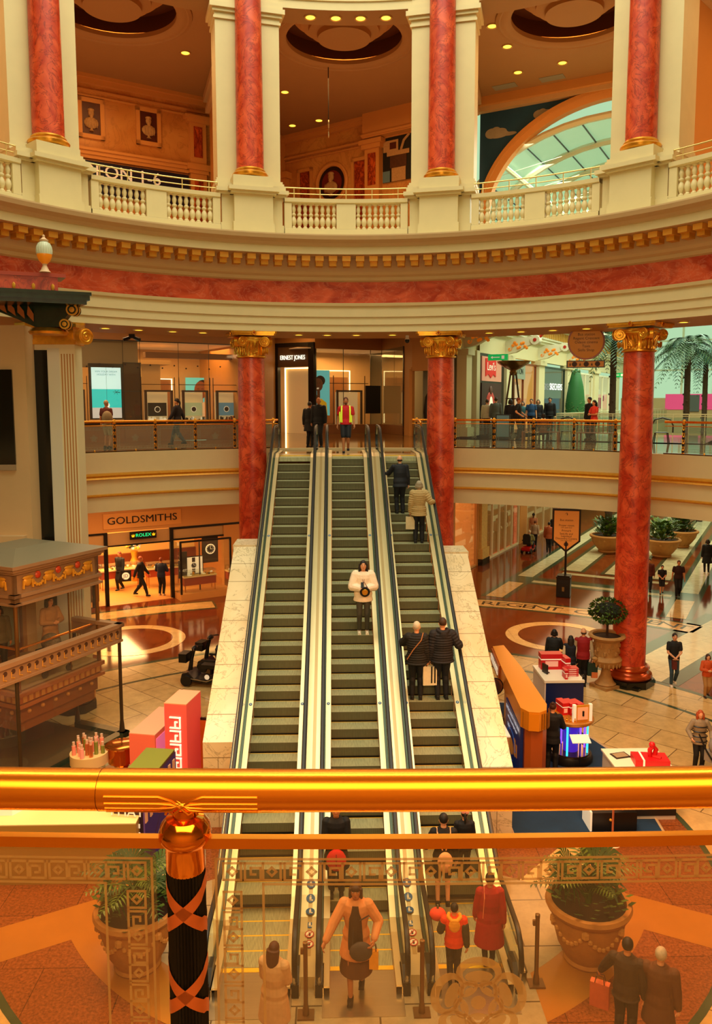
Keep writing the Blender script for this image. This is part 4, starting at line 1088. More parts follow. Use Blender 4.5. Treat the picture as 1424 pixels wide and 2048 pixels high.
m.prism([(.45, 0), (.45, -.95), (.9, -.82), (1.3, -1.02), (1.7, -.82), (2.1, -.95), (2.1, 0), (1.3, .06)], .10, .14, T=Matrix.Translation((.15, 0, 4.05)) @ RX)
m.use(whit).text("Levi's", .62, Matrix.Translation((1.45, -.15, 3.62)) @ STAND, .01)
m.build('logo', t)
m_(mat('hoarding_maroon', '3c1410', .5)).box(.1, 3.3, -.10, -.05, .2, 2.75).build('photo_panel', t)
m = m_(mat('photo_skin', '5a3020', .6)); m.ball((1.5, -.12, 2.35), (.2, .04, .25), 12); m.use(redd).ball((1.5, -.11, 1.6), (.75, .04, .7), 14); m.use(whit).ball((1.5, -.14, 1.35), (.35, .03, .7), 12); m.build('photo_figure', t)
shopbox('avenue_shop', 'warm lit shop window with a grey name board, mid avenue', TLm(32.2, Z1), 5.3, 4.1, mat('timber_frame', '7c3c14', .4), inner=warmwall, mull=(2.6,), cols=(whit, pinkd))
t = thing('shop_sign', 'grey sign board with pale letters over the warm lit shop window', 'sign', mw=TLm(32.4, Z1 + 3.1, .12)); m_(mat('sign_grey', '8c9484', .5)).box(0, 2.5, 0, .06, 0, .9).build('board', t); m_(blackf).text('STON', .5, Matrix.Translation((1.4, -.01, .45)) @ STAND, .01).build('lettering', t)
shopbox('avenue_shop', 'dark shop front with white capital letters beside the green topiary', TLm(39.0, Z1), 5.8, 4.1, mat('dark_green_frame', '18281f', .4), inner=mat('dark_interior', '24342c', .6), cols=(teal, whit, navy, pinkd))
t = thing('shop_sign', 'white lit letters spelling a shoe shop name on the dark avenue front', 'sign', mw=TLm(41.9, Z1 + 2.75, .2)); m_(mat('lit_letters', 'ffffff', .5, emit='ffffff', es=.9)).text('SKECHERS', .62, STAND, .006, sx=1.15).build('lettering', t)
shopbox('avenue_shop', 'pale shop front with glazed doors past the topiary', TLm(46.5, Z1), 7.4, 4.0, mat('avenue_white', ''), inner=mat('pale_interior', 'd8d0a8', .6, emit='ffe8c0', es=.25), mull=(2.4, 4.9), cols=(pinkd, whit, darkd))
shopbox('avenue_shop', 'farthest shop front visible down the avenue on the first floor', TLm(55.6, Z1), 7.3, 4.0, mat('avenue_white', ''), inner=mat('pale_interior', ''), mull=(2.4, 4.9), cols=(darkd, whit))
# big scroll brackets
bp = [(0, 0), (0, .75), (.5, .95), (1.2, .95), (1.75, 1.02), (1.9, .85), (1.8, .62), (1.5, .55), (1.1, .38), (.6, .12)]
for i, u in enumerate((25.0, 31.5, 38.2, 45.6)):
    t = thing('scroll_bracket', ['white scroll bracket with gilt leaf, nearest along the avenue wall', 'white scroll bracket with gilt leaf above the lit torch stand', 'white scroll bracket with gilt leaf above the dark shoe shop', 'white scroll bracket with gilt leaf, farthest along the avenue wall'][i], 'bracket', mw=FR(30, VW, u, 11.45), group='scroll brackets of the avenue')
    mw_ = mat('avenue_white', '')
    m_(mw_).prism(bp, -.18, .18, T=RX).build('scroll', t)
    m = m_(mw_); m.lathe([(.27, -.24), (.27, .24)], 20, T=Matrix.Translation((1.72, 0, .78)) @ RX); m.use(redd).lathe([(.1, .24), (.1, .27)], 12, T=Matrix.Translation((1.72, 0, .78)) @ RX); m.tube([(1.9, 0, .9), (2.3, 0, 1.3)], .07, 6); m.build('volute', t)
    m = m_(mat('gilt_leaf', 'e88c28', .5, .3, emit='e87010', es=.25))
    for k in range(9): m.ball((.45 + k * .1, -.2, .5 + .16 * sin(k * 1.4)), (.1, .03, .09), 6)
    for k in range(14): a = k * .5; m.ball((.26 + .03 * k * cos(a) * .35, -.2, .32 + .03 * k * sin(a) * .35), (.03, .02, .03), 5)
    m.build('gilt_leaf', t)
# --- ground-floor avenue wall
w = M(Tm).use(tan2)
for a, b in ((19.4, 20.6), (23.1, 23.6), (26.9, 28.2), (34.5, 36)): w.box(VW - .3, VW + .1, a, b, 0, 5.1)
w.box(VW - .3, VW, 19.4, 76, 4.2, 5.1)
for a, b in ((28.2, 76),): w.box(VW - .35, VW - .3, a, b, 0, 5.1)
w.use(mat('gilt_stone', 'c8a860', .5, var=.3, vs=8)); w.box(VW, VW + .25, 27.1, 28.0, .9, 5.1); w.box(VW, VW + .35, 27.0, 28.1, .35, .9); w.use(blackp).box(VW, VW + .37, 26.98, 28.12, 0, .35)
w.use(mat('gilt_stone', '')).box(VW, VW + .1, 20.75, 21.0, 0, 5.1)
struct(w, 'wall_avenue_ground')
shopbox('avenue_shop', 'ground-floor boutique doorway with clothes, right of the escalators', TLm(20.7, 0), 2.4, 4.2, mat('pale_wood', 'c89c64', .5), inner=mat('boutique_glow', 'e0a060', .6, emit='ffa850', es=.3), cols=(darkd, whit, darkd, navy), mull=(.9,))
shopbox('avenue_shop', 'ground-floor boutique window with flowers on a dark table', TLm(23.6, 0), 3.3, 4.2, mat('pale_wood', ''), inner=mat('boutique_glow', ''), cols=(darkd,))
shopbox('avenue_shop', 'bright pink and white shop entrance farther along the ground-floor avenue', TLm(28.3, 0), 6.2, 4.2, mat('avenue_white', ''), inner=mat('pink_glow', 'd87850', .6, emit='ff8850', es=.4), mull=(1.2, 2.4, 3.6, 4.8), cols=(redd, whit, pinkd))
shopbox('avenue_shop', 'distant orange lit shop entrance at the end of the ground-floor avenue', TLm(36.1, 0), 9, 4.2, mat('avenue_white', ''), inner=mat('pink_glow', ''), mull=(2, 4, 6), cols=(redd, whit, darkd))

# ------------------------------------------------------------------ left jeweller, ground floor
TG = FR(-30, 0, 21.4, 0)
t = thing('jeweller_shop', 'ground-floor jeweller front with tan fascia and dark framed openings', 'shop front', mw=TG)
m = m_(tan2).box(-6, 6.8, 0, .3, 3.2, 5.1); m.use(mat('transom_beige', 'b8905c', .5)).box(-6, 6.8, .05, .12, 2.62, 3.14); m.use(tan2).box(5.9, 6.8, -.02, .3, 0, 3.2); m.build('fascia', t)
m = m_(blackf); m.box(-6, .6, -.03, .1, 3.12, 3.2); m.box(3.35, 6.8, -.03, .1, 3.1, 3.2); m.box(.45, .6, -.06, .1, 0, 3.2); m.box(3.35, 3.5, -.06, .1, 0, 3.2); m.box(-6, .5, 0, .1, 2.56, 2.62); m.box(-.1, 0, 0, .1, 0, 2.6); m.box(.6, 3.4, 0, .1, 2.56, 2.62); m.build('frame', t)
m = m_(tan2); m.box(.60, 3.4, -.1, .3, -.0, .02); m.build('threshold', t)
m = m_(glass); m.add([(-6, .02, 0), (.5, .02, 0), (.5, .02, 2.6), (-6, .02, 2.6)], [(0, 1, 2, 3)]); m.build('side_glass', t)
t2 = thing('window_showcase', 'projecting glass display window at the right of the jeweller entrance', 'window', mw=FR(-30, 3.5, 20.5, 0))
m_(tan2).box(0, 2.4, 0, .9, 0, .3).build('plinth', t2)
m = m_(blackf); 
for x, y in ((0.02, 0.02), (2.36, .02)): m.box(x - .03, x + .05, y - .03, y + .05, .3, 2.66)
m.box(0, 2.4, 0, .06, 2.6, 2.68); m.box(1.05, 1.1, .5, .55, .3, 2.6); m.box(0, 2.4, .86, .9, 2.6, 2.68); m.build('frame', t2)
m_(glass).add([(0, 0, .3), (2.4, 0, .3), (2.4, 0, 2.6), (0, 0, 2.6), (0, .9, .3), (0, .9, 2.6)], [(0, 1, 2, 3), (0, 3, 5, 4)]).build('glass', t2)
t2 = thing('shop_sign', 'jeweller name board with dark capital letters over the ground-floor entrance', 'sign', mw=TG @ Matrix.Translation((2.16, 0, 3.68)))
m_(mat('fascia_board', 'd8984c', .5)).box(-1.72, 1.72, -.05, 0, -.33, .33).build('board', t2)
m_(mat('dark_letters', '1c1410', .4)).text('GOLDSMITHS', .44, Matrix.Translation((-.02, -.06, 0)) @ STAND, .04, sx=1.16).build('lettering', t2)
t2 = thing('hanging_sign', 'small black watch sign with green letters and two gold crowns', 'sign', mw=TG @ Matrix.Translation((2.08, -.25, 3.02)))
m_(blackf).box(-.58, .58, -.03, .05, -.17, .17).build('board', t2)
m_(mat('green_lit', '18c878', .5, emit='10e080', es=1.2)).text('ROLEX', .2, Matrix.Translation((0, -.05, 0)) @ STAND, .01, sx=1.1).build('lettering', t2)
m = m_(mat('crown_gold', 'f0c020', .5, emit='f0c010', es=.8))
for sx in (-.45, .45):
    m.prism([(-.05, -.06), (.05, -.06), (.08, .06), (.03, .0), (0, .08), (-.03, .0), (-.08, .06)], .04, .05, T=Matrix.Translation((sx, 0, 0)) @ RX)
m.build('crown_emblem', t2)
# interior
w = M(TG).use(mat('jeweller_carpet', 'd0944c', .4)); w.box(-6, 6.8, .1, 9, 0, .012); w.use(warmwall).box(-6, 6.8, 6.4, 6.6, 0, 3.2); w.use(mat('jeweller_dado', '7c3c1c', .4)).box(-1, 6.8, 6.2, 6.4, 0, 1.05); w.use(tan2).box(-6.2, -6, .1, 6.5, 0, 3.2); w.box(6.8, 7, .1, 6.5, 0, 3.2); w.use(ceil_m).box(-6, 6.8, .1, 6.5, 3.2, 3.25)
w.use(mat('dark_wood', '3c160c', .3)).box(-.35, .42, 1.0, 1.7, 0, 3.2)
struct(w, 'wall_jeweller_interior')
def counter(name, lb, T, w_, d=.6, h=.95, gem=True, group=None):
    t = thing(name, lb, 'display counter', mw=T, group=group)
    m = m_(mat('brass_leg', 'c88c3c', .3, .7))
    for x in (.05, w_ - .05):
        for y in (.05, d - .05): m.box(x - .02, x + .02, y - .02, y + .02, 0, h - .05)
    m.build('legs', t)
    m_(mat('counter_red', '9c3c1c', .5)).box(0, w_, .02, d - .02, h - .42, h - .08).build('drawer_panel', t)
    m_(mat('counter_top_white', 'e8d0a0', .3)).box(-.03, w_ + .03, -.03, d + .03, h - .06, h).build('top', t)
    if gem:
        r = random.Random(int(w_ * 100))
        m = M()
        for i in range(int(w_ * 9)):
            m.use(r.choice([whit, darkd, goldd, whit])); x = .05 + r.random() * (w_ - .15); y = .05 + r.random() * (d - .15); m.box(x, x + .09, y, y + .07, h, h + .03 + r.random() * .09)
        m.build('jewellery', t, kind='stuff')
        m_(glass).box(0, w_, 0, d, h, h + .22).build('glass_case', t)
    return t
counter('jewellery_counter', 'long low counter of watches at the left inside the jeweller', TG @ Matrix.Translation((1.0, 2.9, 0)), 1.9)
counter('jewellery_counter', 'counter of watches at the right inside the jeweller', TG @ Matrix.Translation((3.0, 2.3, 0)) @ Matrix.Rotation(-.1, 4, 'Z'), 1.6)
counter('jewellery_counter', 'white table of jewellery in the projecting display window', FR(-30, 3.75, 20.75, .3), 1.5, .5, .72)
counter('jewellery_counter', 'table of yellow boxes at the far right of the jeweller window', FR(-30, 5.95, 21.0, .3), 1.0, .5, .72)
counter('jewellery_counter', 'small brass legged table behind the left pane of the jeweller', TG @ Matrix.Translation((-1.0, .5, 0)), .9, .5, .8)
def poster(name, lb, T, w_, h, base, deco, cat='poster'):
    t = thing(name, lb, cat, mw=T); m_(blackf).box(-w_ / 2 - .04, w_ / 2 + .04, .0, .05, -h / 2 - .04, h / 2 + .04).build('frame', t)
    m_(base).box(-w_ / 2, w_ / 2, -.01, 0, -h / 2, h / 2).build('print', t)
    m = M(); deco(m); m.build('motif', t); return t
def watchm(s):
    def f(m):
        m.use(darkd).lathe([(.34 * s, .02), (.001, .02)], 24, T=RX, cap=False); m.use(whit)
        m.lathe([(.34 * s, .02), (.34 * s, .04), (.27 * s, .04)], 24, T=RX, cap=False)
        for k in range(12): m.box(-.012 * s, .012 * s, -.035, -.025, .2 * s, .25 * s, T=Matrix.Rotation(k * pi / 6, 4, 'Y'))
        m.use(darkd).box(-.16 * s, .16 * s, -.03, -.01, -.8 * s, -.33 * s); m.box(-.16 * s, .16 * s, -.03, -.01, .33 * s, .8 * s)
        m.use(whit).box(-.01 * s, .01 * s, -.045, -.035, 0, .2 * s); m.box(0, .15 * s, -.045, -.035, -.01 * s, .01 * s)
    return f
lit = lambda n, c, e=.6: mat(n, c, .5, emit=c, es=e)
poster('watch_poster', 'lit poster of a chronograph watch on the back wall of the jeweller', TG @ Matrix.Translation((1.15, 5.6, 2.05)), 1.0, 1.5, lit('poster_pale', '8c9c84', .5), watchm(1.0))
poster('watch_poster', 'dark poster of a watch hanging behind the display window', FR(-30, 5.35, 21.7, 2.0), .7, 1.2, darkd, watchm(.7))
poster('watch_display', 'white framed watch display card standing on the display window table', FR(-30, 4.35, 21.2, 1.42), .85, .75, whit, watchm(.45), 'display')
t = thing('black_display_board', 'black board reading PILOT behind the display window glass', 'sign', mw=FR(-30, 3.62, 21.1, .9)); m_(blackf).box(0, .4, 0, .05, 0, 1.2).build('board', t); m_(whit).text('PILOT', .13, Matrix.Translation((.2, -.01, .35)) @ STAND, .004).build('lettering', t)
t = thing('flower_vase', 'tall vase of pale flowers standing inside the jeweller', 'flowers', mw=TG @ Matrix.Translation((2.95, 4.3, 0)))
m_(goldd).lathe([(.16, 0), (.16, .9), (.2, 1.0), (.12, 1.2), (.18, 1.5)], 16).build('vase', t)
m = M(); r = random.Random(3)
for i in range(60):
    m.use(r.choice([whit, mat('flower_yellow', 'e0b040', .6), mat('leaf_dark', '26381c', .6)])); a, b = r.random() * 6.3, r.random(); m.ball((.36 * cos(a) * b, .36 * sin(a) * b, 1.75 + .35 * (r.random() - .3)), .07, 6)
m.build('bouquet', t)
area('jeweller_lamp', W(-30, 1.5, 24.5, 3.1), 2.5, 620, 'ffc078', rot=(0, 0, radians(30)), sizey=5)
area('display_lamp', W(-30, 4.6, 21.0, 2.55), 1.8, 26, 'ffc878', rot=(0, 0, radians(30)), sizey=.5)
# centre bay wall behind the escalators, ground floor
w = m_(tan2); a, b = W(-30, 6.8, 21.6), W(30, VW, 19.4)
w.add([(a.x, a.y, 0), (b.x, b.y, 0), (b.x, b.y, 5.1), (a.x, a.y, 5.1)], [(0, 1, 2, 3)]); struct(w, 'wall_centre_ground')
w = M(FR(-60)).use(brownp).box(-6, 6, 21.6, 21.8, 0, 5.1); struct(w, 'wall_left_ground')
w = M(FR(60)).use(cream2).box(-1, 6, 21.6, 21.8, 0, 12.9); struct(w, 'wall_right_ground')

# ------------------------------------------------------------------ first-floor jeweller, left windows
UF = 22.3
T1 = FR(-30, 0, UF, Z1)
t = thing('jeweller_window_wall', 'long glazed shop wall of the upper jeweller, left of the escalators', 'shop front', mw=T1)
m = m_(mat('brown_bulkhead', 'b07c44', .5, var=.06, vs=1)).box(-6, 7.2, 0, .3, 4.42, 5.9); m.build('bulkhead', t)
m = m_(brownp).box(-6, 7.2, 0, .25, 0, .78); m.use(blackf).box(-6, 7.2, -.04, .3, .78, .86); m.use(brownp).box(1.75, 3.6, -.02, 0, .15, .6); m.build('sill_panel', t)
m = m_(glass).add([(-6, 0, .86), (7.2, 0, .86), (7.2, 0, 4.42), (-6, 0, 4.42)], [(0, 1, 2, 3)]); m.build('glass', t)
m = m_(blackf)
for x in (-.55, 1.75, 2.5, 4.25, 5.7): m.box(x - .008, x + .008, -.01, .01, .86, 4.4)
m.use(blackf); m.box(-6, 7.2, -.02, .02, 4.38, 4.42)
m.use(darkd)
for i in range(12): m.lathe([(.035, 0), (.035, .03)], 8, T=Matrix.Translation((.2 + i * .55, -.01, 3.25 + .12 * (i % 2))) @ RX)
m.build('glazing_joints', t)
w = M(T1)
w.use(mat('shop_interior_tan', 'c8a474', .6)).box(-6, 7.2, 5.2, 5.4, 0, 4.4); w.use(mat('shop_ceiling_pale', 'd8b47c', .6, emit='ffcf8c', es=.12)).box(-6, 7.2, .05, 5.2, 4.4, 4.45); w.use(fl_upper).box(-6, 7.2, .3, 5.2, 0, .01)
w.use(greyp).box(-.4, 2.5, .3, .9, 3.25, 4.4); w.use(tan2).box(7.2, 7.4, .1, 5.4, 0, 5.9); w.use(brownp).box(3.0, 7.2, .8, 1.2, 3.75, 4.0)
w.use(cream2).box(3.15, 4.05, 2.0, 2.9, 0, 3.7); w.box(2.9, 4.5, 1.8, 3.1, 3.5, 3.7)
w.use(strip_l).box(4.1, 5.6, 4.9, 4.95, 2.9, 2.94); w.box(5.55, 5.6, 4.9, 4.95, .9, 2.94)
w.use(brownp).box(4.1, 5.55, 4.95, 5.1, .6, 2.9)
struct(w, 'wall_gallery_shop_interior')
area('gallery_shop_lamp', W(-30, 3.5, UF + 2.4, Z1 + 4.3), 8, 330, 'ffb868', rot=(0, 0, radians(30)), sizey=2.5)
t = thing('digital_screen', 'tall lit screen showing a turquoise beach picture in the upper left window', 'screen', mw=T1 @ Matrix.Translation((1.04, .12, 1.05)))
m_(blackf).box(-.72, .72, 0, .12, -.06, 2.35).build('case', t)
m = m_(lit('screen_sky', 'bfe4ea', .9)).box(-.63, .63, -.012, 0, 1.25, 2.18); m.use(lit('screen_sea', '20b8b8', .9)).box(-.63, .63, -.012, 0, .45, 1.25); m.use(lit('screen_sand', 'b8b4b0', .8)).box(-.63, .63, -.012, 0, 0, .45)
m.use(lit('screen_pale', 'e8f0ec', .8)).ball((.02, -.012, .55), (.10, .004, .12), 8); m.use(lit('screen_tree', '28483c', .3))
for k in range(7): m.tube([(.42, -.015, 1.12), (.42 + .16 * cos(k), -.015, 1.12 + .1 * sin(k))], .008, 4)
m.use(blackf).box(-.004, .004, -.016, -.012, 0, 2.18); m.build('picture', t)
m = m_(lit('screen_text', '6090b0', .3))
for k, (s_, z) in enumerate((('WIN YOUR DREAM', 2.0), ('HOLIDAY WITH', 1.87))): m.text(s_, .11, Matrix.Translation((0, -.016, z)) @ STAND, .002)
m.build('lettering', t)
t = thing('dark_panel', 'dark brown panel beside the tall screen in the upper left window', 'panel', mw=T1 @ Matrix.Translation((1.78, .12, .95))); m_(mat('smoked_panel', '4a3018', .2)).box(0, .78, 0, .1, 0, 2.5).build('board', t); m_(blackf).box(-.02, .8, -.02, 0, 2.48, 2.52).box(-.02, .8, -.01, .0, 1.25, 1.28).build('trim', t)
def winframe(lb, x, w_, motif):
    t = thing('framed_display', lb, 'display stand', mw=T1 @ Matrix.Translation((x, .25, .86)), group='framed watch displays in the upper left window')
    fb = mat('bronze_frame', '4a2e16', .35, .3)
    m = m_(fb); m.box(0, .1, 0, .12, 0, 1.42); m.box(w_ - .1, w_, 0, .12, 0, 1.42); m.box(0, w_, 0, .12, 1.34, 1.42); m.box(0, w_, 0, .3, 0, .05)
    for xx in (-.12, w_ + .12): m.box(xx - .015, xx + .015, .1, .13, 0, 2.0)
    m.box(-.15, w_ + .15, .1, .13, 1.66, 1.69); m.build('frame', t)
    m_(mat('backlit_cream', 'e8c890', .5, emit='ffd898', es=.25)).box(.1, w_ - .1, .5, .52, .02, 1.34).build('back_panel', t)
    m = M(); motif(m, w_); m.build('display', t)
def mo1(m, w_):
    m.use(darkd).box(.2, w_ - .3, .3, .34, .12, .8); T = Matrix.Translation((w_ / 2 - .05, .28, .46)) @ Matrix.Scale(.55, 4); m2 = M(T); watchm(.75)(m2)
    for i in range(8): m.use(whit).box(.25 + i * .11, .32 + i * .11, .1, .16, .05, .14)
    return m2
def mo(m, w_, c, deco):
    m.use(c).box(.22, w_ - .22, .3, .34, .25, .85)
    m.use(darkd).lathe([(.13, 0), (.001, 0)], 16, cap=False, T=Matrix.Translation((w_ / 2, .28, .55)) @ RX)
    m.use(whit).lathe([(.14, 0), (.11, .01)], 16, cap=False, T=Matrix.Translation((w_ / 2, .28, .55)) @ RX)
    r = random.Random(int(w_ * 77))
    for i in range(16): m.use(deco[i % len(deco)]); x = .15 + r.random() * (w_ - .35); m.box(x, x + .06, .05, .12, .05, .1 + r.random() * .12)
winframe('framed display with a dark watch card, nearest the tall screen', 2.75, 1.3, lambda m, w_: mo(m, w_, darkd, (whit, whit)))
winframe('framed display with a blue and gold watch card, middle of the window', 4.5, 1.25, lambda m, w_: mo(m, w_, mat('card_sky', 'a8b48c', .5, emit='c0c890', es=.3), (whit, darkd)))
winframe('framed display with blue and orange cards beside the red column', 6.15, 1.2, lambda m, w_: mo(m, w_, mat('card_blue', '5c8494', .5, emit='6090a0', es=.3), (mat('card_orange', 'e07828', .5), darkd)))
winframe('framed display at the far left edge of the upper window', -1.2, 1.35, lambda m, w_: mo(m, w_, brownp, (whit, darkd)))
def portrait(lb, T, w_, h, bg, skin, shirt, side=0):
    t = thing('portrait_poster', lb, 'poster', mw=T)
    m_(lit('poster_bg_' + bg, bg, .55)).box(-w_ / 2, w_ / 2, 0, .03, -h / 2, h / 2).build('print', t)
    m = m_(mat('poster_skin_' + skin, skin, .6, emit=skin, es=.25)); s = w_ * .9
    m.ball((side * w_, -.01, h * .18), (.24 * s, .02, .32 * s), 16); m.box(side * w_ - .08 * s, side * w_ + .08 * s, -.015, 0, -h * .25, h * .05)
    m.ball((side * w_ - .05 * s, -.02, -h * .12), (.07 * s, .015, .22 * s), 8)
    m.use(mat('poster_hair', '1c100a', .7)).ball((side * w_ + .10 * s, .0, h * .27), (.27 * s, .010, .25 * s), 14); m.use(whit).box(side * w_ - .12 * s, side * w_ + .0 * s, -.035, -.03, h * .08, h * .10); m.use(mat('poster_hair', '')).box(side * w_ - .14 * s, side * w_ - .06 * s, -.035, -.03, h * .21, h * .22); m.box(side * w_ + .02 * s, side * w_ + .1 * s, -.035, -.03, h * .21, h * .22)
    m.use(mat('poster_shirt_' + shirt, shirt, .6, emit=shirt, es=.25)).prism([(-.45 * s, -.5 * h), (.45 * s, -.5 * h), (.4 * s, -.22 * h), (.1 * s, -.12 * h), (-.1 * s, -.3 * h), (-.4 * s, -.25 * h)], .018, .022, T=Matrix.Translation((side * w_ * .5, 0, 0)) @ RX)
    m.use(whit).box(side * w_ - .09 * s, side * w_ + .02 * s, -.035, -.03, h * .10, h * .115)
    m.build('figure', t)
portrait('lit portrait poster partly hidden by the pale column in the upper left shop', T1 @ Matrix.Translation((3.2, 4.6, 2.0)), .9, 1.9, '9cc8b4', 'a8643c', 'd8d0b8')
portrait('lit portrait poster of a man against turquoise, next to the left red column', T1 @ Matrix.Translation((7.0, 4.6, 2.0)), 1.6, 2.0, '58c4c8', '7c4424', 'e0c8a0')

# ------------------------------------------------------------------ middle shop front, first floor
A_, B_, C_, D_, E_ = Vector((-4.6, 38.3, 0)), Vector((-3.3, 45.0, 0)), Vector((-1.1, 43.8, 0)), Vector((2.6, 45.6, 0)), Vector((3.57, 42.0, 0))
G_ = Vector((3.9, 41.2, 0)); H_ = Vector((4.75, 40.4, 0))
def wallTo(m, a, b, z0, z1): m.add([(a.x, a.y, z0), (b.x, b.y, z0), (b.x, b.y, z1), (a.x, a.y, z1)], [(0, 1, 2, 3)])
def facing(a, b):
    d = (b - a).normalized(); return Matrix(((d.x, -d.y, 0, a.x), (d.y, d.x, 0, a.y), (0, 0, 1, 0), (0, 0, 0, 1)))
w = m_(mat('brown_bulkhead', '')); wallTo(w, A_, B_, 7.03, 12.9); 
for p, q in ((B_, C_),): wallTo(w, p, q, 12.0, 12.9)
wallTo(w, C_, D_, 11.65, 12.9); wallTo(w, D_, E_, 11.65, 12.9); w.add([(-6, 36, 12.9), (9, 36, 12.9), (9, 52, 12.9), (-6, 52, 12.9)], [(0, 1, 2, 3)])
F_ = W(30, VW, 22.3); 
w.use(tan2); wallTo(w, G_, H_, 10.5, 12.9); wallTo(w, E_, G_, 7.03, 12.9); wallTo(w, H_, F_, 7.03, 12.9)
w.use(mat('shop_interior_tan', '')); wallTo(w, Vector((-6, 51, 0)), Vector((8, 51, 0)), 7.03, 12.9); wallTo(w, Vector((7.5, 42, 0)), Vector((7.5, 51, 0)), 7.03, 12.9)
struct(w, 'wall_centre_gallery')
w = m_(fl_upper).add([(-6, 36, Z1 - .004), (7, 36, Z1 - .004), (7, 52, Z1 - .004), (-6, 52, Z1 - .004)], [(0, 1, 2, 3)]); struct(w, 'floor')
t = thing('shop_entrance', 'black framed jeweller entrance with lit name panel behind the left escalator', 'shop front', mw=facing(B_, C_) @ Matrix.Translation((0, 0, Z1)))
wd = (C_ - B_).length
m = m_(blackf); m.box(0, .2, -.15, .15, 0, 4.95); m.box(wd - .35, wd, -.15, .15, 0, 4.95); m.box(0, wd, -.15, .15, 4.75, 4.95); m.build('frame', t)
m_(mat('bronze_sign_panel', '5a4430', .3)).box(.2, wd - .35, -.1, 0, 3.65, 4.75).build('sign_panel', t)
m_(mat('halo_letters', 'ffffff', .5, emit='ffffe8', es=1.1)).text('ERNEST JONES', .34, Matrix.Translation((wd / 2 - .08, -.16, 4.15)) @ STAND, .03, sx=.72).build('lettering', t)
m = m_(mat('entrance_glow', 'd8a460', .6, emit='ffc478', es=.22)).add([(.2, .6, 0), (wd - .35, .6, 0), (wd - .35, .6, 3.65), (.2, .6, 3.65)], [(0, 1, 2, 3)]); m.use(strip_l).box(.24, .3, .5, .56, 0, 3.6); m.box(.24, wd - .4, .5, .56, 3.58, 3.64); m.build('lit_lobby', t)
t = thing('glazed_shop', 'glazed middle shop front with displays behind the man in red', 'shop front', mw=facing(C_, D_) @ Matrix.Translation((0, 0, Z1)))
wd = (D_ - C_).length
m_(brownp).box(0, wd, -.05, .1, 0, .5).build('sill', t)
m_(glass).add([(0, 0, .5), (wd, 0, .5), (wd, 0, 4.62), (0, 0, 4.62)], [(0, 1, 2, 3)]).build('glass', t)
m = m_(blackf)
for x in (0, 1.7, 3.4, wd): m.box(x - .01, x + .01, -.02, .02, .5, 4.62)
m.build('mullions', t)
m = m_(mat('shop_interior_tan', '')).box(-1, wd + 1, 3.2, 3.3, 0, 5); m.use(brownp).box(1.5, 3.5, 3.0, 3.1, .5, 3.2); m.use(mat('shop_ceiling_pale', '')).box(-1, wd + 1, .05, 3.3, 4.62, 4.66); m.use(strip_l).box(.1, 3.6, 2.9, 2.95, 3.55, 3.6); m.box(3.55, 3.6, 2.9, 2.95, .5, 3.55); m.build('interior', t)
t2 = thing('framed_display', 'dark framed display standing behind the man in red', 'display stand', mw=facing(C_, D_) @ Matrix.Translation((1.45, .3, Z1)))
m = m_(mat('bronze_frame', '')); m.box(0, .1, 0, .1, .5, 2.4); m.box(1.5, 1.6, 0, .1, .5, 2.4); m.box(0, 1.6, 0, .1, 2.3, 2.4); m.box(-.4, 2, .05, .08, 2.75, 2.79); m.box(-.2, -.16, .05, .08, .5, 3.2); m.box(1.76, 1.8, .05, .08, .5, 3.2); m.build('frame', t2); m_(mat('backlit_cream', '')).box(.1, 1.5, .4, .42, .5, 2.3).build('back_panel', t2)
t2 = thing('hanging_screen', 'black screen hanging beside the middle shop window', 'screen', mw=facing(C_, D_) @ Matrix.Translation((3.05, -.1, Z1 + 1.1))); m_(blackf).box(0, .95, 0, .06, 0, 1.55).build('panel', t2)
portrait('large lit poster of a smiling woman in yellow by the shop entrance', facing(C_, D_) @ Matrix.Translation((.62, .8, Z1 + 2.25)), 1.25, 2.5, '60c0c4', '5c3018', 'e8b818', -.05)
t = thing('glazed_shop_corner', 'angled glass corner of the middle shop left of the right red column', 'shop front', mw=facing(D_, E_) @ Matrix.Translation((0, 0, Z1)))
wd = (E_ - D_).length
m_(brownp).box(0, wd, -.05, .1, 0, .5).build('sill', t); m_(glass).add([(0, 0, .5), (wd, 0, .5), (wd, 0, 4.62), (0, 0, 4.62)], [(0, 1, 2, 3)]).build('glass', t)
m_(mat('shop_grey', '')).box(-.5, wd, 2.0, 2.1, 0, 4.6).build('interior', t); m_(blackf).box(wd - .1, wd, -.05, .05, 0, 4.62).build('end_post', t)
t = thing('boutique_opening', 'bright clothes shop opening with a coat, left of the right red column', 'shop front', mw=facing(G_, H_) @ Matrix.Translation((0, 0, Z1)))
wd = (H_ - G_).length
m = m_(mat('boutique_glow', '')).box(0, wd, 2.5, 2.6, 0, 3.4); m.use(tan2).box(-.1, .1, -.1, .1, 0, 3.4); m.box(0, wd, -.1, .2, 3.3, 3.5); m.build('frame', t)
m = m_(darkd); m.lathe([(.2, .8), (.26, 1.2), (.2, 2.0), (.06, 2.2)], 12, c=(.45, .8, 0)); m.use(mat('camel_coat', 'c87838', .7)).lathe([(.22, .7), (.26, 1.2), (.22, 1.9), (.06, 2.1)], 12, c=(.85, .9, 0)); m.build('coats', t)
area('middle_shop_lamp', (1.0, 46.2, 11.4), 4, 220, 'ffbc70', sizey=2)
area('entrance_lamp', (-2.2, 43.0, 12.4), 1.5, 35, 'ffc070')
area('arch_shop_lamp', W(30, VW - 1.2, 26, 4.0), 1.5, 80, 'ffa860', rot=(0, 0, -radians(30)), sizey=14)

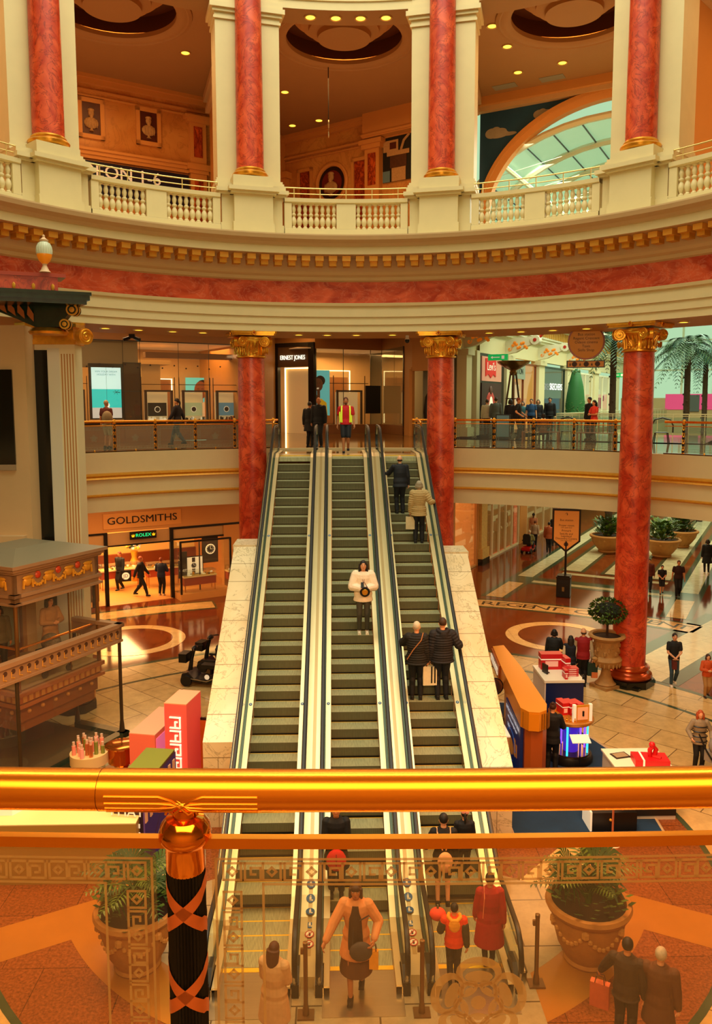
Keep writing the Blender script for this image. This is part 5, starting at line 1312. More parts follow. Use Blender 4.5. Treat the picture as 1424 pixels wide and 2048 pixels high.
# ------------------------------------------------------------------ ceiling lamps
lme = m_(lampw).lathe([(.10, 0), (.09, -.012), (.001, -.014)], 16, cap=False).mesh('lens'); fme = m_(mat('lamp_trim', 'c8a468', .4, .5)).lathe([(.135, 0), (.13, -.02), (.10, -.015), (.10, 0)], 20, cap=False).mesh('trim')
def downlight(loc, lb, grp, rot=None, s=1.0):
    t = thing('downlight', lb, 'ceiling light', loc, group=grp)
    t.scale = (s, s, s)
    for me, nm in ((lme, 'lens'), (fme, 'trim')): o = bpy.data.objects.new(nm, me); COL.objects.link(o); o.parent = t
for a in (-36.2, -31.4, -26.4, -21.9, -7.3, -2.9, 1.6, 7.2, 22, 26.8, 31.5, 36.4, 41.5, 50): downlight(W(a, 0, 12.85, 11.068), 'small round downlight in the soffit under the red marble frieze', 'soffit lights of the gallery ring', s=1.3)
for x, y in ((-5.71, 32.47), (-5.18, 28.6)): downlight((x, y, 22.095), 'yellow ceiling light above the portrait reliefs, upper left room', 'ceiling lights of the upper left room', s=1.6)
for x, y in ((-2.14, 36.29), (-2.04, 40.49), (-.74, 39.76)): downlight((x, y, 22.095), 'yellow ceiling light above the medallion, upper middle room', 'ceiling lights of the upper middle room', s=1.6)
for x, y in ((5.64, 30.02), (6.53, 31.65), (9.02, 33.05), (7.47, 34.01)): downlight((x, y, 22.095), 'yellow ceiling light before the arched window, upper right room', 'ceiling lights of the upper right room', s=1.6)
for a, e in ((-5.2, 1), (-1.4, 0), (2.3, 0), (6.1, 1)): downlight(W(a, 0, 12.75, 21.445), 'round spotlight in the top arch soffit of the middle bay', 'soffit spotlights at the top of the middle bay', s=1.6)
t = thing('hanging_cable', 'thin black cable with steel fittings hanging in the upper middle bay', 'cable', (-.24, 33.5, 22.1)); m_(blackm).tube([(0, 0, 0), (0, 0, -2.1)], .018, 6).build('cable', t); m = m_(mat('chrome', 'c8c4b0', .15, .9)); m.lathe([(.02, -2.1), (.035, -2.15), (.035, -2.4), (.02, -2.42)], 10); m.lathe([(.012, -2.42), (.012, -2.55), (.03, -2.56), (.03, -2.72), (.015, -2.8)], 10); m.build('fitting', t)
t = thing('security_camera', 'black security camera cluster under the soffit, upper left', 'camera', W(-30.0, 0, 14.7, 11.08)); m = m_(blackm); m.box(-.1, .1, -.05, .05, -.14, 0)
for sx in (-1, 1): m.tube([(sx * .08, 0, -.12), (sx * .28, -.1, -.2)], .06, 8)
m.build('body', t)
t = thing('dome_camera', 'small dome camera hanging by the right gilded capital', 'camera', W(9.3, 0, 13.4, 11.08)); m_(white).lathe([(.06, 0), (.06, -.1), (.09, -.14)], 14).build('mount', t); m_(blackm).ball((0, 0, -.18), (.085, .085, .09), 12).build('dome', t)
# ================================================================== LIFT AND PIER
e1 = Vector((.45, .893, 0)); 
TLF = Matrix(((.45, -.893, 0, -7.45), (.893, .45, 0, 18.4), (0, 0, 1, 0), (0, 0, 0, 1)))     # x along the front-right face, y into the lift
w = m_(cream2); w.box(-14, -8.15, 21.5, 22.4, 0, 10.75)
w.use(blackp).box(-12, -8.5, 21.44, 21.5, 7.1, 9.6); w.use(greyp).box(-12, -8.5, 21.43, 21.5, 6.95, 7.1)
w.use(cream2); w.box(-12, -8.3, 21.3, 21.5, 5.0, 5.2)
struct(w, 'wall_lift_shaft')
t = thing('lift_pier', 'tall white fluted pier with a black strip behind the glass lift', 'pier', (-7.62, 22.2, 0))
flute = mat('pier_cream', 'dccfa4', .45)
m = m_(flute).box(-.62, .55, 0, .6, 0, 10.3); m.build('core', t)
m_(blackp).box(-.56, -.18, -.06, 0, .4, 10.15).build('black_strip', t)
m_(mat('pier_white', 'd0cbb4', .45)).box(-.18, .14, -.05, 0, .3, 10.2).build('white_strip', t)
m = m_(flute); m.box(.14, .56, -.03, 0, .3, 10.2)
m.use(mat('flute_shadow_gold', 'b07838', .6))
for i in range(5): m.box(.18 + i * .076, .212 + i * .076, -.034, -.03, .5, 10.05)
m.build('flutes', t)
m = m_(gold); m.lathe([(.50, .25), (.58, .32), (.58, .45), (.5, .52), (.54, .6), (.46, .68)], 28, c=(.1, .25, 0)); m.use(blackp).lathe([(.62, 0), (.62, .25)], 8, c=(.1, .25, 0)); m.build('base', t)
m = m_(gold); m.box(-.66, .62, -.12, .6, 10.3, 10.42); m.box(-.6, .55, -.08, .6, 10.42, 10.75); m.box(-.7, .66, -.18, .6, 10.75, 10.85)
for sx in (-1, 1):
    T = Matrix.Translation((sx * .78, -.1, 10.5)) @ Matrix.Rotation(sx * .9, 4, 'Z'); m.use(gold); volute(m, T, .22, .2)
m.build('capital', t)
# marble canopy with globe lamp on top of the pier
t = thing('lift_canopy', 'dark green marble canopy with scroll bracket and red parapet at far left', 'canopy', (-7.3, 20.6, 10.9))
grn = mat('dark_green_marble', '1c2a1c', .2, var=.5, vs=5)
m = m_(grn); T = Matrix.Rotation(radians(50), 4, 'Z')
# flat slab: an L-shaped lid round the shaft corner
P = [(-5.0, -2.6), (1.15, .05), (.6, .9), (-5.0, 1.2)]
m.prism(P, .38, .50); m.prism([(x * .93, y * .9) for x, y in P], .28, .38); m.prism([(x * 1.02 + .02, y * 1.02) for x, y in P], .50, .58)
m.build('slab', t)
m = m_(grn); m.box(-.35, .2, .3, .8, -.25, .3)
m.prism([(-.35, -.25), (-.35, .3), (-1.9, .3), (-1.3, .15), (-.8, -.05)], -.1, .1, T=Matrix.Translation((0, .5, 0)) @ RX)
m.use(mat('bronze_leaf', 'b0642c', .4, .4))
for i in range(4): m.prism([(0, 0), (.07, .18), (.02, .42), (-.09, .22)], .11, .13, T=Matrix.Translation((-.35 - i * .22, .38, -.12 + i * .07)) @ RX @ Matrix.Rotation(.35 + .1 * i, 4, 'Z'))
m.build('bracket', t)
m = m_(grn)
for k, (cx, cz, r) in enumerate(((.62, .18, .14), (.42, -.18, .12))):
    m.use(grn).lathe([(r, -.16), (r, .16)], 18, T=Matrix.Translation((cx, .42, cz)) @ RX); m.use(goldd)
    m.lathe([(r + .012, -.05), (r + .012, .05)], 18, T=Matrix.Translation((cx, .42, cz)) @ RX, cap=False); m.lathe([(r * .5, .17), (.001, .18)], 12, T=Matrix.Translation((cx, .42, cz)) @ RX, cap=False); m.lathe([(r + .01, .13), (r + .01, .17), (r - .03, .17)], 18, T=Matrix.Translation((cx, .42, cz)) @ RX, cap=False)
m.use(grn).prism([(.2, .3), (.65, .3), (.5, .05), (.42, -.05), (.35, -.25), (.2, -.25)], -.14, .14, T=Matrix.Translation((0, .42, 0)) @ RX)
m.build('scroll', t)
m = m_(gold).lathe([(.46, -.42), (.5, -.36), (.46, -.3), (.40, -.26)], 28, c=(-.1, .6, 0)); m.build('neck', t)
m = m_(red_marble); m.prism([(-5, -1.9), (.35, .1), (.1, .7), (-5, .8)], .58, .95); m.use(mat('red_cornice', 'a83c28', .3)).prism([(-5.1, -2.0), (.55, .12), (.2, .8), (-5.1, .9)], .95, 1.04)
m.use(goldd)
for i in range(6): 
    p = Vector((.25 - i * .42, .06 - i * .16, .70)); m.ball(p + Vector((0, -.05, 0)), (.05, .03, .09), 6)
m.build('parapet', t)
t = thing('globe_lamp', 'pale ribbed glass globe lamp with amber bowl on the red parapet', 'lamp', (-7.17, 20.45, 11.94))
m_(mat('lamp_stone', 'd8b48c', .5)).lathe([(.14, 0), (.10, .05), (.05, .16), (.06, .2)], 20).build('stem', t)
m_(mat('amber_bowl', 'd8801c', .3, emit='e07808', es=.25)).lathe([(.06, .2), (.13, .27), (.175, .38), (.18, .43)], 28).build('bowl', t)
m = m_(mat('ribbed_glass', 'c8ccb0', .3)).lathe([(.18, .43), (.185, .52), (.17, .62), (.13, .70), (.08, .74)], 28)
for i in range(20): a = pi * i / 10; m.tube([(.182 * cos(a), .182 * sin(a), .45), (.187 * cos(a), .187 * sin(a), .53), (.172 * cos(a), .172 * sin(a), .62), (.13 * cos(a), .13 * sin(a), .70)], .008, 4)
m.build('globe', t)
m_(mat('lamp_stone', '')).lathe([(.10, .74), (.11, .78), (.07, .8), (.03, .84), (.035, .88), (.001, .91)], 20).build('finial', t)

# ---- glass lift car
pink = mat('lift_pink_stone', '94704e', .5, var=.1, vs=4)
t = thing('lift_car', 'ornate glass lift car with carved frieze, its people inside', 'lift', mw=TLF)
m = m_(pink)
Lx, Ly = 2.62, 2.4
def rim(m, o, z0, z1, x0=0, y0=0): m.box(-o, Lx + o, -o, Ly + o, z0, z1)
for o, z0, z1 in ((.22, 4.92, 5.0), (.16, 4.84, 4.92), (.10, 4.78, 4.84)): rim(m, o, z0, z1)
m.box(-.02, Lx + .02, -.02, .06, 4.30, 4.78); m.box(-.02, .06, -.02, Ly, 4.30, 4.78); m.box(Lx - .06, Lx + .02, -.02, Ly, 4.3, 4.78)
for o, z0, z1 in ((.10, 4.22, 4.30), (.04, 4.1, 4.22), (.12, 4.04, 4.10)):
    m.box(-o, Lx + o, -o, .1, z0, z1); m.box(-o, .1, -o, Ly, z0, z1)
m.build('cornice', t)
m = m_(mat('roof_grey', '7c745c', .4)).add([(-.2, -.2, 5.0), (Lx + .2, -.2, 5.0), (Lx + .2, Ly + .2, 5.0), (-.2, Ly + .2, 5.0), (.7, .7, 5.22), (Lx - .7, .7, 5.22), (Lx - .7, Ly - .7, 5.22), (.7, Ly - .7, 5.22)], [(0, 1, 5, 4), (1, 2, 6, 5), (2, 3, 7, 6), (3, 0, 4, 7), (4, 5, 6, 7)]); m.build('roof', t)
m = m_(goldd)
for face in range(2):
    L_ = Lx if face == 0 else Ly
    TT = Matrix.Identity(4) if face == 0 else Matrix.Rotation(pi / 2, 4, 'Z') @ Matrix.Scale(-1, 4, (0, 1, 0))
    for i in range(4):
        x = .35 + i * (L_ - .7) / 3
        m.use(goldd); m.ball((x, -.05, 4.56), (.13, .05, .12), 10, T=TT)
        m.ball((x, -.07, 4.66), (.17, .04, .05), 8, T=TT); m.tube([TT @ Vector((x - .12, -.06, 4.6)), TT @ Vector((x - .14, -.06, 4.4))], .03, 5); m.tube([TT @ Vector((x + .12, -.06, 4.6)), TT @ Vector((x + .14, -.06, 4.4))], .03, 5)
        if i < 3:
            x2 = x + (L_ - .7) / 6
            for k in range(7): q = -1 + k / 3; m.ball((x2 + q * .17, -.06, 4.42 + .13 * q * q), (.045, .04, .045), 6, T=TT)
            m.use(red_marble).ball((x2, -.04, 4.66), (.09, .04, .09), 12, T=TT)
m.build('carved_frieze', t)
br2 = mat('lift_bronze', '8c6438', .3, .7)
m = m_(br2)
for x, y in ((0, 0), (Lx, 0), (0, Ly)): m_(br2).lathe([(.06, 1.9), (.05, 2.0), (.05, 3.95), (.07, 4.05)], 12, c=(x, y, 0)).build('corner_post', t)
m.box(Lx * .62, Lx * .62 + .03, -.01, .02, 2, 4.05)
m.build('mullion', t)
m_(lift_glass).add([(0, 0, 1.95), (Lx, 0, 1.95), (Lx, 0, 4.04), (0, 0, 4.04), (0, Ly, 1.95), (0, Ly, 4.04)], [(0, 1, 2, 3), (0, 3, 5, 4)]).build('glass', t)
m = m_(brass); m.tube([(.1, .12, 2.95), (Lx - .1, .12, 2.95)], .03, 8); m.tube([(.12, .1, 2.95), (.12, Ly - .1, 2.95)], .03, 8); m.tube([(.1, .12, 2.2), (Lx - .1, .12, 2.2)], .02, 8); m.build('grab_rails', t)
m = m_(mat('lift_interior_wood', '6e3c1c', .4)); m.box(.1, Lx - .05, Ly - .08, Ly, 2, 4.1); m.use(mat('lift_interior_gold', 'a87838', .4, .3)).box(.6, 1.5, Ly - .12, Ly - .08, 2.1, 4.0)
m.box(2.2, 2.5, Ly - .14, Ly - .08, 2, 4.0); m.use(mat('lift_panel_blue', '8c9c94', .4)).box(1.55, 2.1, Ly - .12, Ly - .08, 2.3, 3.8); m.build('back_wall', t)
m_(mat('lift_floor', 'a88454', .5)).box(0, Lx, 0, Ly, 1.9, 2.0).build('car_floor', t)
m = m_(mat('lift_skirt_wood', 'a86430', .4))
for o, z0, z1 in ((.10, 1.86, 1.96), (.04, 1.68, 1.86), (.10, 1.58, 1.66)): m.box(-o, Lx + o, -o, Ly + o, z0, z1)
m.use(mat('lift_skirt_panel', '8a5428', .4, var=.2, vs=3)); m.box(.04, Lx - .04, .04, Ly - .04, 1.2, 1.58); m.box(.1, Lx - .1, .1, Ly - .1, .95, 1.2)
m.use(mat('lift_tooth', 'c89048', .4))
for i in range(14): m.box(.05 + i * .185, .16 + i * .185, -.07, -.03, 1.70, 1.85)
for i in range(12): m.box(-.07, -.03, .05 + i * .19, .16 + i * .19, 1.70, 1.85)
for i in range(6): m.ball((.3 + i * .41, .03, 1.42), .055, 8)
for i in range(5): m.ball((.03, .3 + i * .41, 1.42), .055, 8)
m.build('skirt', t)
# ---- ground enclosure
TE = Matrix(((.45, -.893, 0, -7.13), (.893, .45, 0, 17.5), (0, 0, 1, 0), (0, 0, 0, 1)))
t = thing('lift_enclosure', 'glass enclosure with a band of small arches round the lift at ground level', 'screen', mw=TE)
Lz = 3.05; Ex = 3.3; Ey = 1.55
m = m_(pink); m.box(-2.4, Ex + .08, -.10, .10, 2.95, Lz); m.box(-2.4, Ex + .04, -.05, .05, 2.62, 2.95); m.box(Ex - .1, Ex + .1, -.1, Ey, 2.95, Lz); m.box(Ex - .05, Ex + .05, -.05, Ey, 2.62, 2.95); m.box(-2.4, Ex + .06, -.08, .08, 2.56, 2.62)
m.use(mat('arch_recess', '4a3020', .5))
for i in range(22):
    x = Ex - .12 - i * .22
    m.lathe([(.06, .052), (.001, .053)], 10, T=Matrix.Translation((x, 0, 2.83)) @ RX, cap=False); m.use(goldd); m.tube([(x - .05, -.055, 2.83), (x - .06, -.055, 2.70), (x + .03, -.055, 2.67)], .012, 4); m.use(mat('arch_recess', ''))
m.build('arcaded_band', t)
eb = mat('enclosure_bronze', '4a3c28', .35, .5)
for x, y in ((Ex, 0), (0, 0), (Ex, Ey)): m_(eb).lathe([(.08, .1), (.06, .35), (.045, .45), (.045, 2.6)], 10, c=(x, y, 0)).build('post', t)
m_(lift_glass).add([(-2.4, 0, .15), (Ex, 0, .15), (Ex, 0, 2.6), (-2.4, 0, 2.6), (Ex, Ey, .15), (Ex, Ey, 2.6)], [(0, 1, 2, 3), (1, 4, 5, 2)]).build('glass', t)
m = m_(grn); m.box(-2.4, Ex + .12, -.14, .10, 0, .15); m.box(Ex - .12, Ex + .12, -.14, Ey, 0, .15); m.build('plinth', t)
m_(mat('pit_floor', '5a4830', .3)).box(-2.4, Ex - .12, .12, 4, 0, .02).build('pit', t)

# ================================================================== PINK COSMETICS KIOSK (left foreground)
pinkb = mat('kiosk_pink', 'f07860', .5); pinkt = mat('kiosk_pink_top', 'f0a888', .5); beige = mat('kiosk_beige', 'd8bc80', .5); olive = mat('kiosk_green_top', '6c7c2c', .5); creamk = mat('kiosk_cream', 'e0cf90', .5)
litp = lit('pink_picture', 'f08ca0', .35)
def bxf(name, lb, x, y, sx, sy, z, rz, side, top, cat='display plinth', group=None):
    t = thing(name, lb, cat, (x, y, 0), rz, group)
    m_(side).box(-sx / 2, sx / 2, -sy / 2, sy / 2, 0, z - .02).build('body', t); m_(top).box(-sx / 2, sx / 2, -sy / 2, sy / 2, z - .02, z).build('top', t); return t
RZ = radians(-12)
t = bxf('display_tower', 'tall pink tower with raised letter shapes and a portrait side, left of the escalators', -3.36, 17.0, .50, .82, 2.35, RZ, mat('tower_pink', 'ec5c54', .5, emit='ec5048', es=.12), pinkt, 'display')
m = m_(mat('pink_lit_letter', 'fff0e0', .5, emit='ffdcc0', es=.8))
for i in range(6):
    z = 1.98 - i * .30; 
    m.box(-.13, .12, -.44, -.41, z + .05, z + .08); m.box(.09, .12, -.44, -.41, z - .15, z + .08); m.box(-.13, .12, -.44, -.41, z - .18, z - .15); m.box(-.02, .01, -.44, -.41, z - .15, z - .04); m.box(-.02, .05, -.44, -.41, z - .05, z - .02)
m.build('lettering', t)
m = m_(lit('tower_picture', 'e8a0a0', .4)).box(-.262, -.25, -.38, .38, .2, 2.25); m.use(lit('tower_skin', 'e8b468', .4)); m.ball((-.262, -.05, 1.75), (.01, .2, .26), 10); m.ball((-.264, .05, 1.2), (.01, .25, .3), 10); m.use(lit('tower_purple', 'a060a8', .4)).box(-.266, -.26, -.38, -.1, 1.6, 2.2); m.build('portrait', t)
t = bxf('display_block', 'pale topped pink block beside the tall pink tower', -4.22, 18.25, .62, 1.6, 1.32, RZ, pinkb, pinkt)
m_(lit('block_picture', 'e070a0', .4)).box(.31, .322, -.74, .7, .1, 1.2).build('picture_side', t)
t = bxf('display_block', 'green topped dark block with bottle pictures in front of the pink tower', -3.72, 15.0, .60, 1.6, 1.72, radians(-9), mat('block_dark', '3c2430', .4), olive)
m = m_(lit('bottle_purple', '583860', .4)).box(.29, .30, -.85, .85, .1, 1.65)
m.use(mat('bottle_pale', 'e8b090', .5))
for i in range(7): m.box(.30, .32, -.8 + i * .24, -.7 + i * .24, 1.0, 1.55)
m.use(whit)
m.text('PHAT', .26, Matrix.Translation((0, -.89, 1.25)) @ STAND, .01)
for i in range(5): m.box(-.1, .24, -.89, -.88, .95 - i * .16, 1.03 - i * .16)
m.build('bottle_pictures', t)
t = thing('round_display', 'round ochre display stand of perfume bottles by the lift enclosure', 'display stand', (-5.62, 17.6, 0))
m_(beige).lathe([(.42, .62), (.42, .86)], 36).build('drum', t)
m_(glass).lathe([(.34, .02), (.34, .62)], 24, cap=False).build('glass_stem', t); m_(creamk).lathe([(.45, 0), (.45, .04)], 30).build('base', t)
r = random.Random(5); pc = [mat('perf_pink', 'f0907c', .3), mat('perf_green', '7c8438', .3), mat('perf_copper', 'c87844', .25, .5), mat('perf_rose', 'f8a8a0', .3)]
for i in range(16):
    a = i * 2.4; q = .07 + .3 * sqrt(i / 16); h = .14 + .16 * r.random()
    m = m_(pc[i % 4]); m.lathe([(.045, 0), (.045, h)], 12); m.use(mat('perf_cap', 'e8c8b0', .2, .3)).lathe([(.03, h), (.03, h + .09)], 10)
    o = m.build('perfume_bottle', loc=(-5.62 + q * cos(a), 17.6 + q * sin(a), .86)); tag(o, 'small perfume bottle on the round ochre display stand', 'bottle', 'perfume bottles on the round stand')
t = thing('gold_drum_stand', 'polished gold round side stand beside the perfume display', 'display stand', (-4.98, 17.9, 0))
cg = mat('rose_gold', 'e08c3c', .12, .95)
m_(cg).lathe([(.34, .86), (.36, .9), (.30, .92), (.001, .92)], 36).build('top', t); m_(cg).lathe([(.30, .5), (.32, .86)], 30, cap=False).lathe([(.15, 0), (.12, .3), (.22, .5)], 24).lathe([(.34, 0), (.34, .08)], 30).build('body', t)
# cream counters nearer the viewer
bxf('kiosk_counter', 'long cream counter wall of the cosmetics kiosk behind the palm pot', -5.3, 14.35, 3.3, .9, 1.15, 0, mat('counter_tan', 'a8823c', .5), creamk)
t = thing('round_counter', 'round pink counter with small bottles near the dark poster block', 'display stand', (-4.35, 15.05, 0)); m_(pinkb).lathe([(.36, 0), (.36, 1.4)], 36).build('drum', t); m_(pinkt).lathe([(.37, 1.4), (.37, 1.43)], 36).build('top', t)
for i in range(4): o = m_(pc[i % 4]).box(-.03, .03, -.03, .03, 0, .09).build('perfume_box', loc=(-4.45 + i * .07, 14.95 + (i % 2) * .12, 1.43)); tag(o, 'tiny perfume box on the round pink counter', 'box', 'boxes on the round pink counter')
t = thing('hexagonal_case', 'hexagonal white edged display case at the far left of the kiosk', 'display case', (-6.2, 14.6, 1.15)); m_(whit).prism([(.42 * cos(a), .42 * sin(a)) for a in [i * pi / 3 for i in range(6)]], 0, .28).build('case', t); m_(pinkt).prism([(.34 * cos(a), .34 * sin(a)) for a in [i * pi / 3 for i in range(6)]], .28, .3).build('tray', t)
t = thing('makeup_stool', 'round topped dark stool beside the kiosk counter', 'stool', (-4.25, 14.1, 0)); m_(mat('stool_seat', '6c5c38', .5)).lathe([(.2, .62), (.2, .7)], 24).build('seat', t); m_(steel).lathe([(.03, .03), (.03, .62)], 10).lathe([(.18, 0), (.18, .03)], 20).build('stem', t)
t = thing('standing_board', 'black edged orange advertising board against the left marble slope', 'board', (-2.98, 17.3, 0), RZ); m_(blackf).box(-.2, .16, -.02, .03, 0, 1.75).build('frame', t); m_(mat('board_orange', 'c8601c', .4)).box(-.17, .13, -.03, -.02, .05, 1.7).build('print', t)

# ================================================================== GOLD KIOSK AND BLUE CARPET (right)
t = thing('blue_carpet', 'blue carpet with pale edging under the gold kiosk', 'carpet', (0, 0, .014))
car = mat('blue_pile', '0c2c48', .9, var=.5, vs=1.8, bump=.6, bs=60)
CP = [(3.56, 15.1), (6.62, 15.05), (6.95, 18.9), (5.9, 22.3), (4.2, 22.6), (3.6, 19)]
m_(car).prism(CP, 0, .012).build('pile', t)
m = m_(mat('carpet_edge', 'c8a880', .5, .2))
for (a, b) in zip(CP, CP[1:] + CP[:1]): m.tube([(a[0], a[1], .01), (b[0], b[1], .01)], .03, 4)
m.build('edging', t)
kg = mat('kiosk_gold', 'e8981c', .3, .55); ko = mat('kiosk_orange_wood', 'a8541c', .35, .2)
t = thing('gold_kiosk', 'tall gold topped kiosk wall with a blue perfume poster', 'kiosk', (0, 0, 0))
TOP = [(4.42, 22.0), (4.75, 22.1), (4.82, 20.1), (4.80, 17.6), (4.70, 17.25), (4.5, 17.1), (4.28, 17.15), (4.15, 17.4), (4.30, 20.3)]
m = m_(kg); m.prism(TOP, 1.82, 1.86); m.prism([(x * .996 + .018, y * .998 + .03) for x, y in TOP], 1.42, 1.82); m.build('gold_canopy', t)
m = m_(mat('canopy_flute', '8a5a14', .4, .4))
for i in range(16): a = -2.9 + i * .2; m.tube([(4.49 + .325 * cos(a), 17.46 + .325 * sin(a), 1.43), (4.49 + .325 * cos(a), 17.46 + .325 * sin(a), 1.80)], .012, 4)
m.build('fluted_edge', t)
m = m_(ko); m.prism([(4.24, 17.32), (4.36, 17.22), (4.62, 17.22), (4.74, 17.36), (4.74, 17.7), (4.24, 17.7)], 0, 1.42); m.build('end_post', t)
m = m_(mat('kiosk_back', 'c89050', .4)); m.box(4.34, 4.72, 17.7, 20.0, 0, 1.42); m.build('back_wall', t)
t2 = thing('perfume_poster', 'tall dark blue perfume poster on the gold kiosk', 'poster', mw=facing(Vector((4.26, 19.25, 0)), Vector((4.20, 17.42, 0))))
wd = 1.82
m_(mat('poster_navy', '0c1c3c', .35, emit='0c1c44', es=.35)).box(0, wd, -.04, .03, .05, 1.40).build('board', t2)
m = m_(lit('poster_gold', 'b06820', .4)); m.ball((.75, -.045, .5), (.32, .006, .2), 14); m.box(1.15, 1.32, -.05, -.045, .45, .85); m.box(1.4, 1.5, -.05, -.045, .5, .8); m.use(lit('poster_glow', '304c80', .4)); m.tube([(.8 + .52 * cos(a), -.05, .55 + .36 * sin(a)) for a in [i * pi / 8 for i in range(14)]], .012, 4)
m.use(lit('poster_text', 'c8d0e0', .5)).text('SUPERCHARGE YOUR SKIN', .135, Matrix.Translation((.92, -.05, 1.26)) @ STAND, .002).text('with Advanced Night Repair', .10, Matrix.Translation((.92, -.05, 1.10)) @ STAND, .002).text('NEW', .14, Matrix.Translation((.5, -.05, .88)) @ STAND, .002)
m.build('motif', t2)
t2 = thing('kiosk_name_strip', 'orange fascia strip with small raised white letters along the gold kiosk', 'sign', mw=facing(Vector((4.40, 21.95, 0)), Vector((4.29, 20.35, 0))))
m_(ko).box(0, 1.55, -.03, .02, 1.42, 1.82).build('board', t2); m_(whit).text('ESTEE LAUDER', .26, Matrix.Translation((.78, -.05, 1.62)) @ STAND, .02, sx=.8).build('lettering', t2)
t2 = thing('tester_unit', 'white tester counter with a black screen between kiosk and marble slope', 'display stand', (3.86, 18.6, 0)); m_(mat('unit_beige', 'c09064', .5)).box(-.16, .14, -.8, .5, 0, 1.0).build('body', t2); m_(whit).box(-.18, .16, -.82, .52, 1.0, 1.03).build('top', t2); m_(blackf).box(-.1, .1, -.4, .3, 1.03, 1.3).build('screen', t2)
t2 = thing('round_mirror', 'round black rimmed mirror on the kiosk counter', 'mirror', (4.06, 19.9, 1.45)); m_(blackm).tube([(.22 * cos(a), 0, .22 * sin(a)) for a in [i * pi / 12 for i in range(24)]], .015, 6, closed=True).build('rim', t2); m_(mat('mirror_face', 'c09068', .1, .9)).lathe([(.22, 0), (.001, 0)], 24, cap=False, T=RX).build('glass', t2); m_(blackm).lathe([(.012, -.62), (.012, -.22)], 8).build('stand', t2)
# white and navy plinth with red gift boxes
t = thing('display_plinth', 'white topped navy and pale plinth carrying red gift boxes, nearest the urn', 'display plinth', (6.35, 22.0, 0), radians(0))
t.scale = (.86, .9, 1)
m_(mat('plinth_blush', 'd8c8b8', .5)).box(-.62, -.58, -.45, 1.0, 0, .98).build('side', t); m_(mat('plinth_navy', '0c1c50', .3)).box(-.58, .66, -.45, 1.0, 0, .92).build('front', t); m_(mat('top_white', 'ece4cc', .4)).box(-.64, .68, -.48, 1.02, .92, .99).build('top', t)
redb = mat('gift_red', 'c8141c', .4); 
def gift(name, lb, loc, sx, sy, sz, rz=0, tilt=0, group=None):
    t = thing(name, lb, 'gift box', loc, rz, group); t.rotation_euler = (tilt, 0, rz)
    m_(redb).box(-sx / 2, sx / 2, -sy / 2, sy / 2, 0, sz * .62).build('box', t); m_(whit).box(-sx / 2 - .004, sx / 2 + .004, -sy / 2 - .004, sy / 2 + .004, sz * .62, sz * .70).build('band', t); m_(redb).box(-sx / 2 - .006, sx / 2 + .006, -sy / 2 - .006, sy / 2 + .006, sz * .70, sz).build('lid', t)
    m_(lit('gift_pattern', 'f0b8a8', .1)).box(-sx * .3, sx * .3, -sy / 2 - .01, -sy / 2 - .004, sz * .2, sz * .55).build('print', t)
    return t
gift('gift_box', 'large red patterned gift case at the back of the white plinth', (6.25, 22.65, .99), .62, .30, .46)
gift('gift_box', 'upright red gift box beside the large case', (6.62, 22.4, .99), .14, .36, .42, .15)
for i in range(4): gift('gift_box', 'flat red and white gift box in the small stack on the plinth', (6.68, 22.02, .99 + i * .06), .34, .26, .056, .05, group='stack of flat gift boxes')
gift('gift_box', 'small upright red box at the front of the stack', (6.44, 21.8, .99), .08, .3, .26)
t = thing('tablet_stand', 'black tablet leaning on the left of the white plinth', 'tablet', (5.98, 22.2, 1.0), .3); m_(blackf).box(-.02, .02, -.13, .13, 0, .26).build('tablet', t); m_(blackf).box(0, .12, -.05, .05, 0, .02).build('foot', t)
t = thing('bottle', 'tiny dark bottle on the front corner of the white plinth', 'bottle', (6.93, 21.68, .99)); m_(blackf).lathe([(.035, 0), (.035, .08), (.015, .1), (.015, .13)], 12).build('body', t)
# round illuminated display
t = thing('illuminated_display', 'round two tier display lit blue and violet on the blue carpet', 'display stand', (5.72, 18.75, 0))
m_(blackf).lathe([(.52, 0), (.54, .12), (.5, .22)], 40).build('base', t)
m_(mat('mirror_tray', '6c5038', .1, .8)).lathe([(.46, .22), (.46, .26)], 36).build('lower_tray', t)
blu = lit('tube_cyan', '30d0f0', 2.2); vio = lit('tube_violet', '7040f0', 2.2)
m = M()
for i in range(8):
    a = i * pi / 4 + .3; m.use(blu if i % 2 else vio).lathe([(.024, .26), (.024, 1.02)], 8, c=(.40 * cos(a), .40 * sin(a), 0))
m.build('light_tubes', t)
m = m_(mat('violet_glow', '4020a0', .4, emit='5028d0', es=.5)).lathe([(.18, .26), (.18, .7), (.26, .85), (.28, 1.02)], 24); m.build('core', t)
m_(mat('tray_wood', 'b8782c', .3, .3)).lathe([(.52, 1.02), (.54, 1.05), (.54, 1.10), (.50, 1.12)], 40).build('upper_tray', t)
area('display_glow', (5.72, 18.75, .62), .25, 14, '5868ff')
for i in range(3): gift('gift_box', 'red and white gift box standing askew on the round lit display', (5.55 + i * .17, 18.95 - i * .03, 1.12), .15, .36, .30, .2 + .06 * i, group='gift boxes on the round lit display')
r = random.Random(9)
for i in range(12):
    a = 2.2 + i * .22; o = m_(mat('gold_pot', 'e8981c', .25, .5)).lathe([(.03, 0), (.03, .05), (.018, .06), (.018, .10)], 10).build('serum_bottle', loc=(5.72 + .42 * cos(a), 18.75 + .42 * sin(a), 1.12)); tag(o, 'small gold serum bottle on the rim of the round lit display', 'bottle', 'serum bottles on the round display')
t = thing('photo_display', 'lit framed product display with white pillars on the round display', 'display', (5.88, 18.35, 1.12), .15)
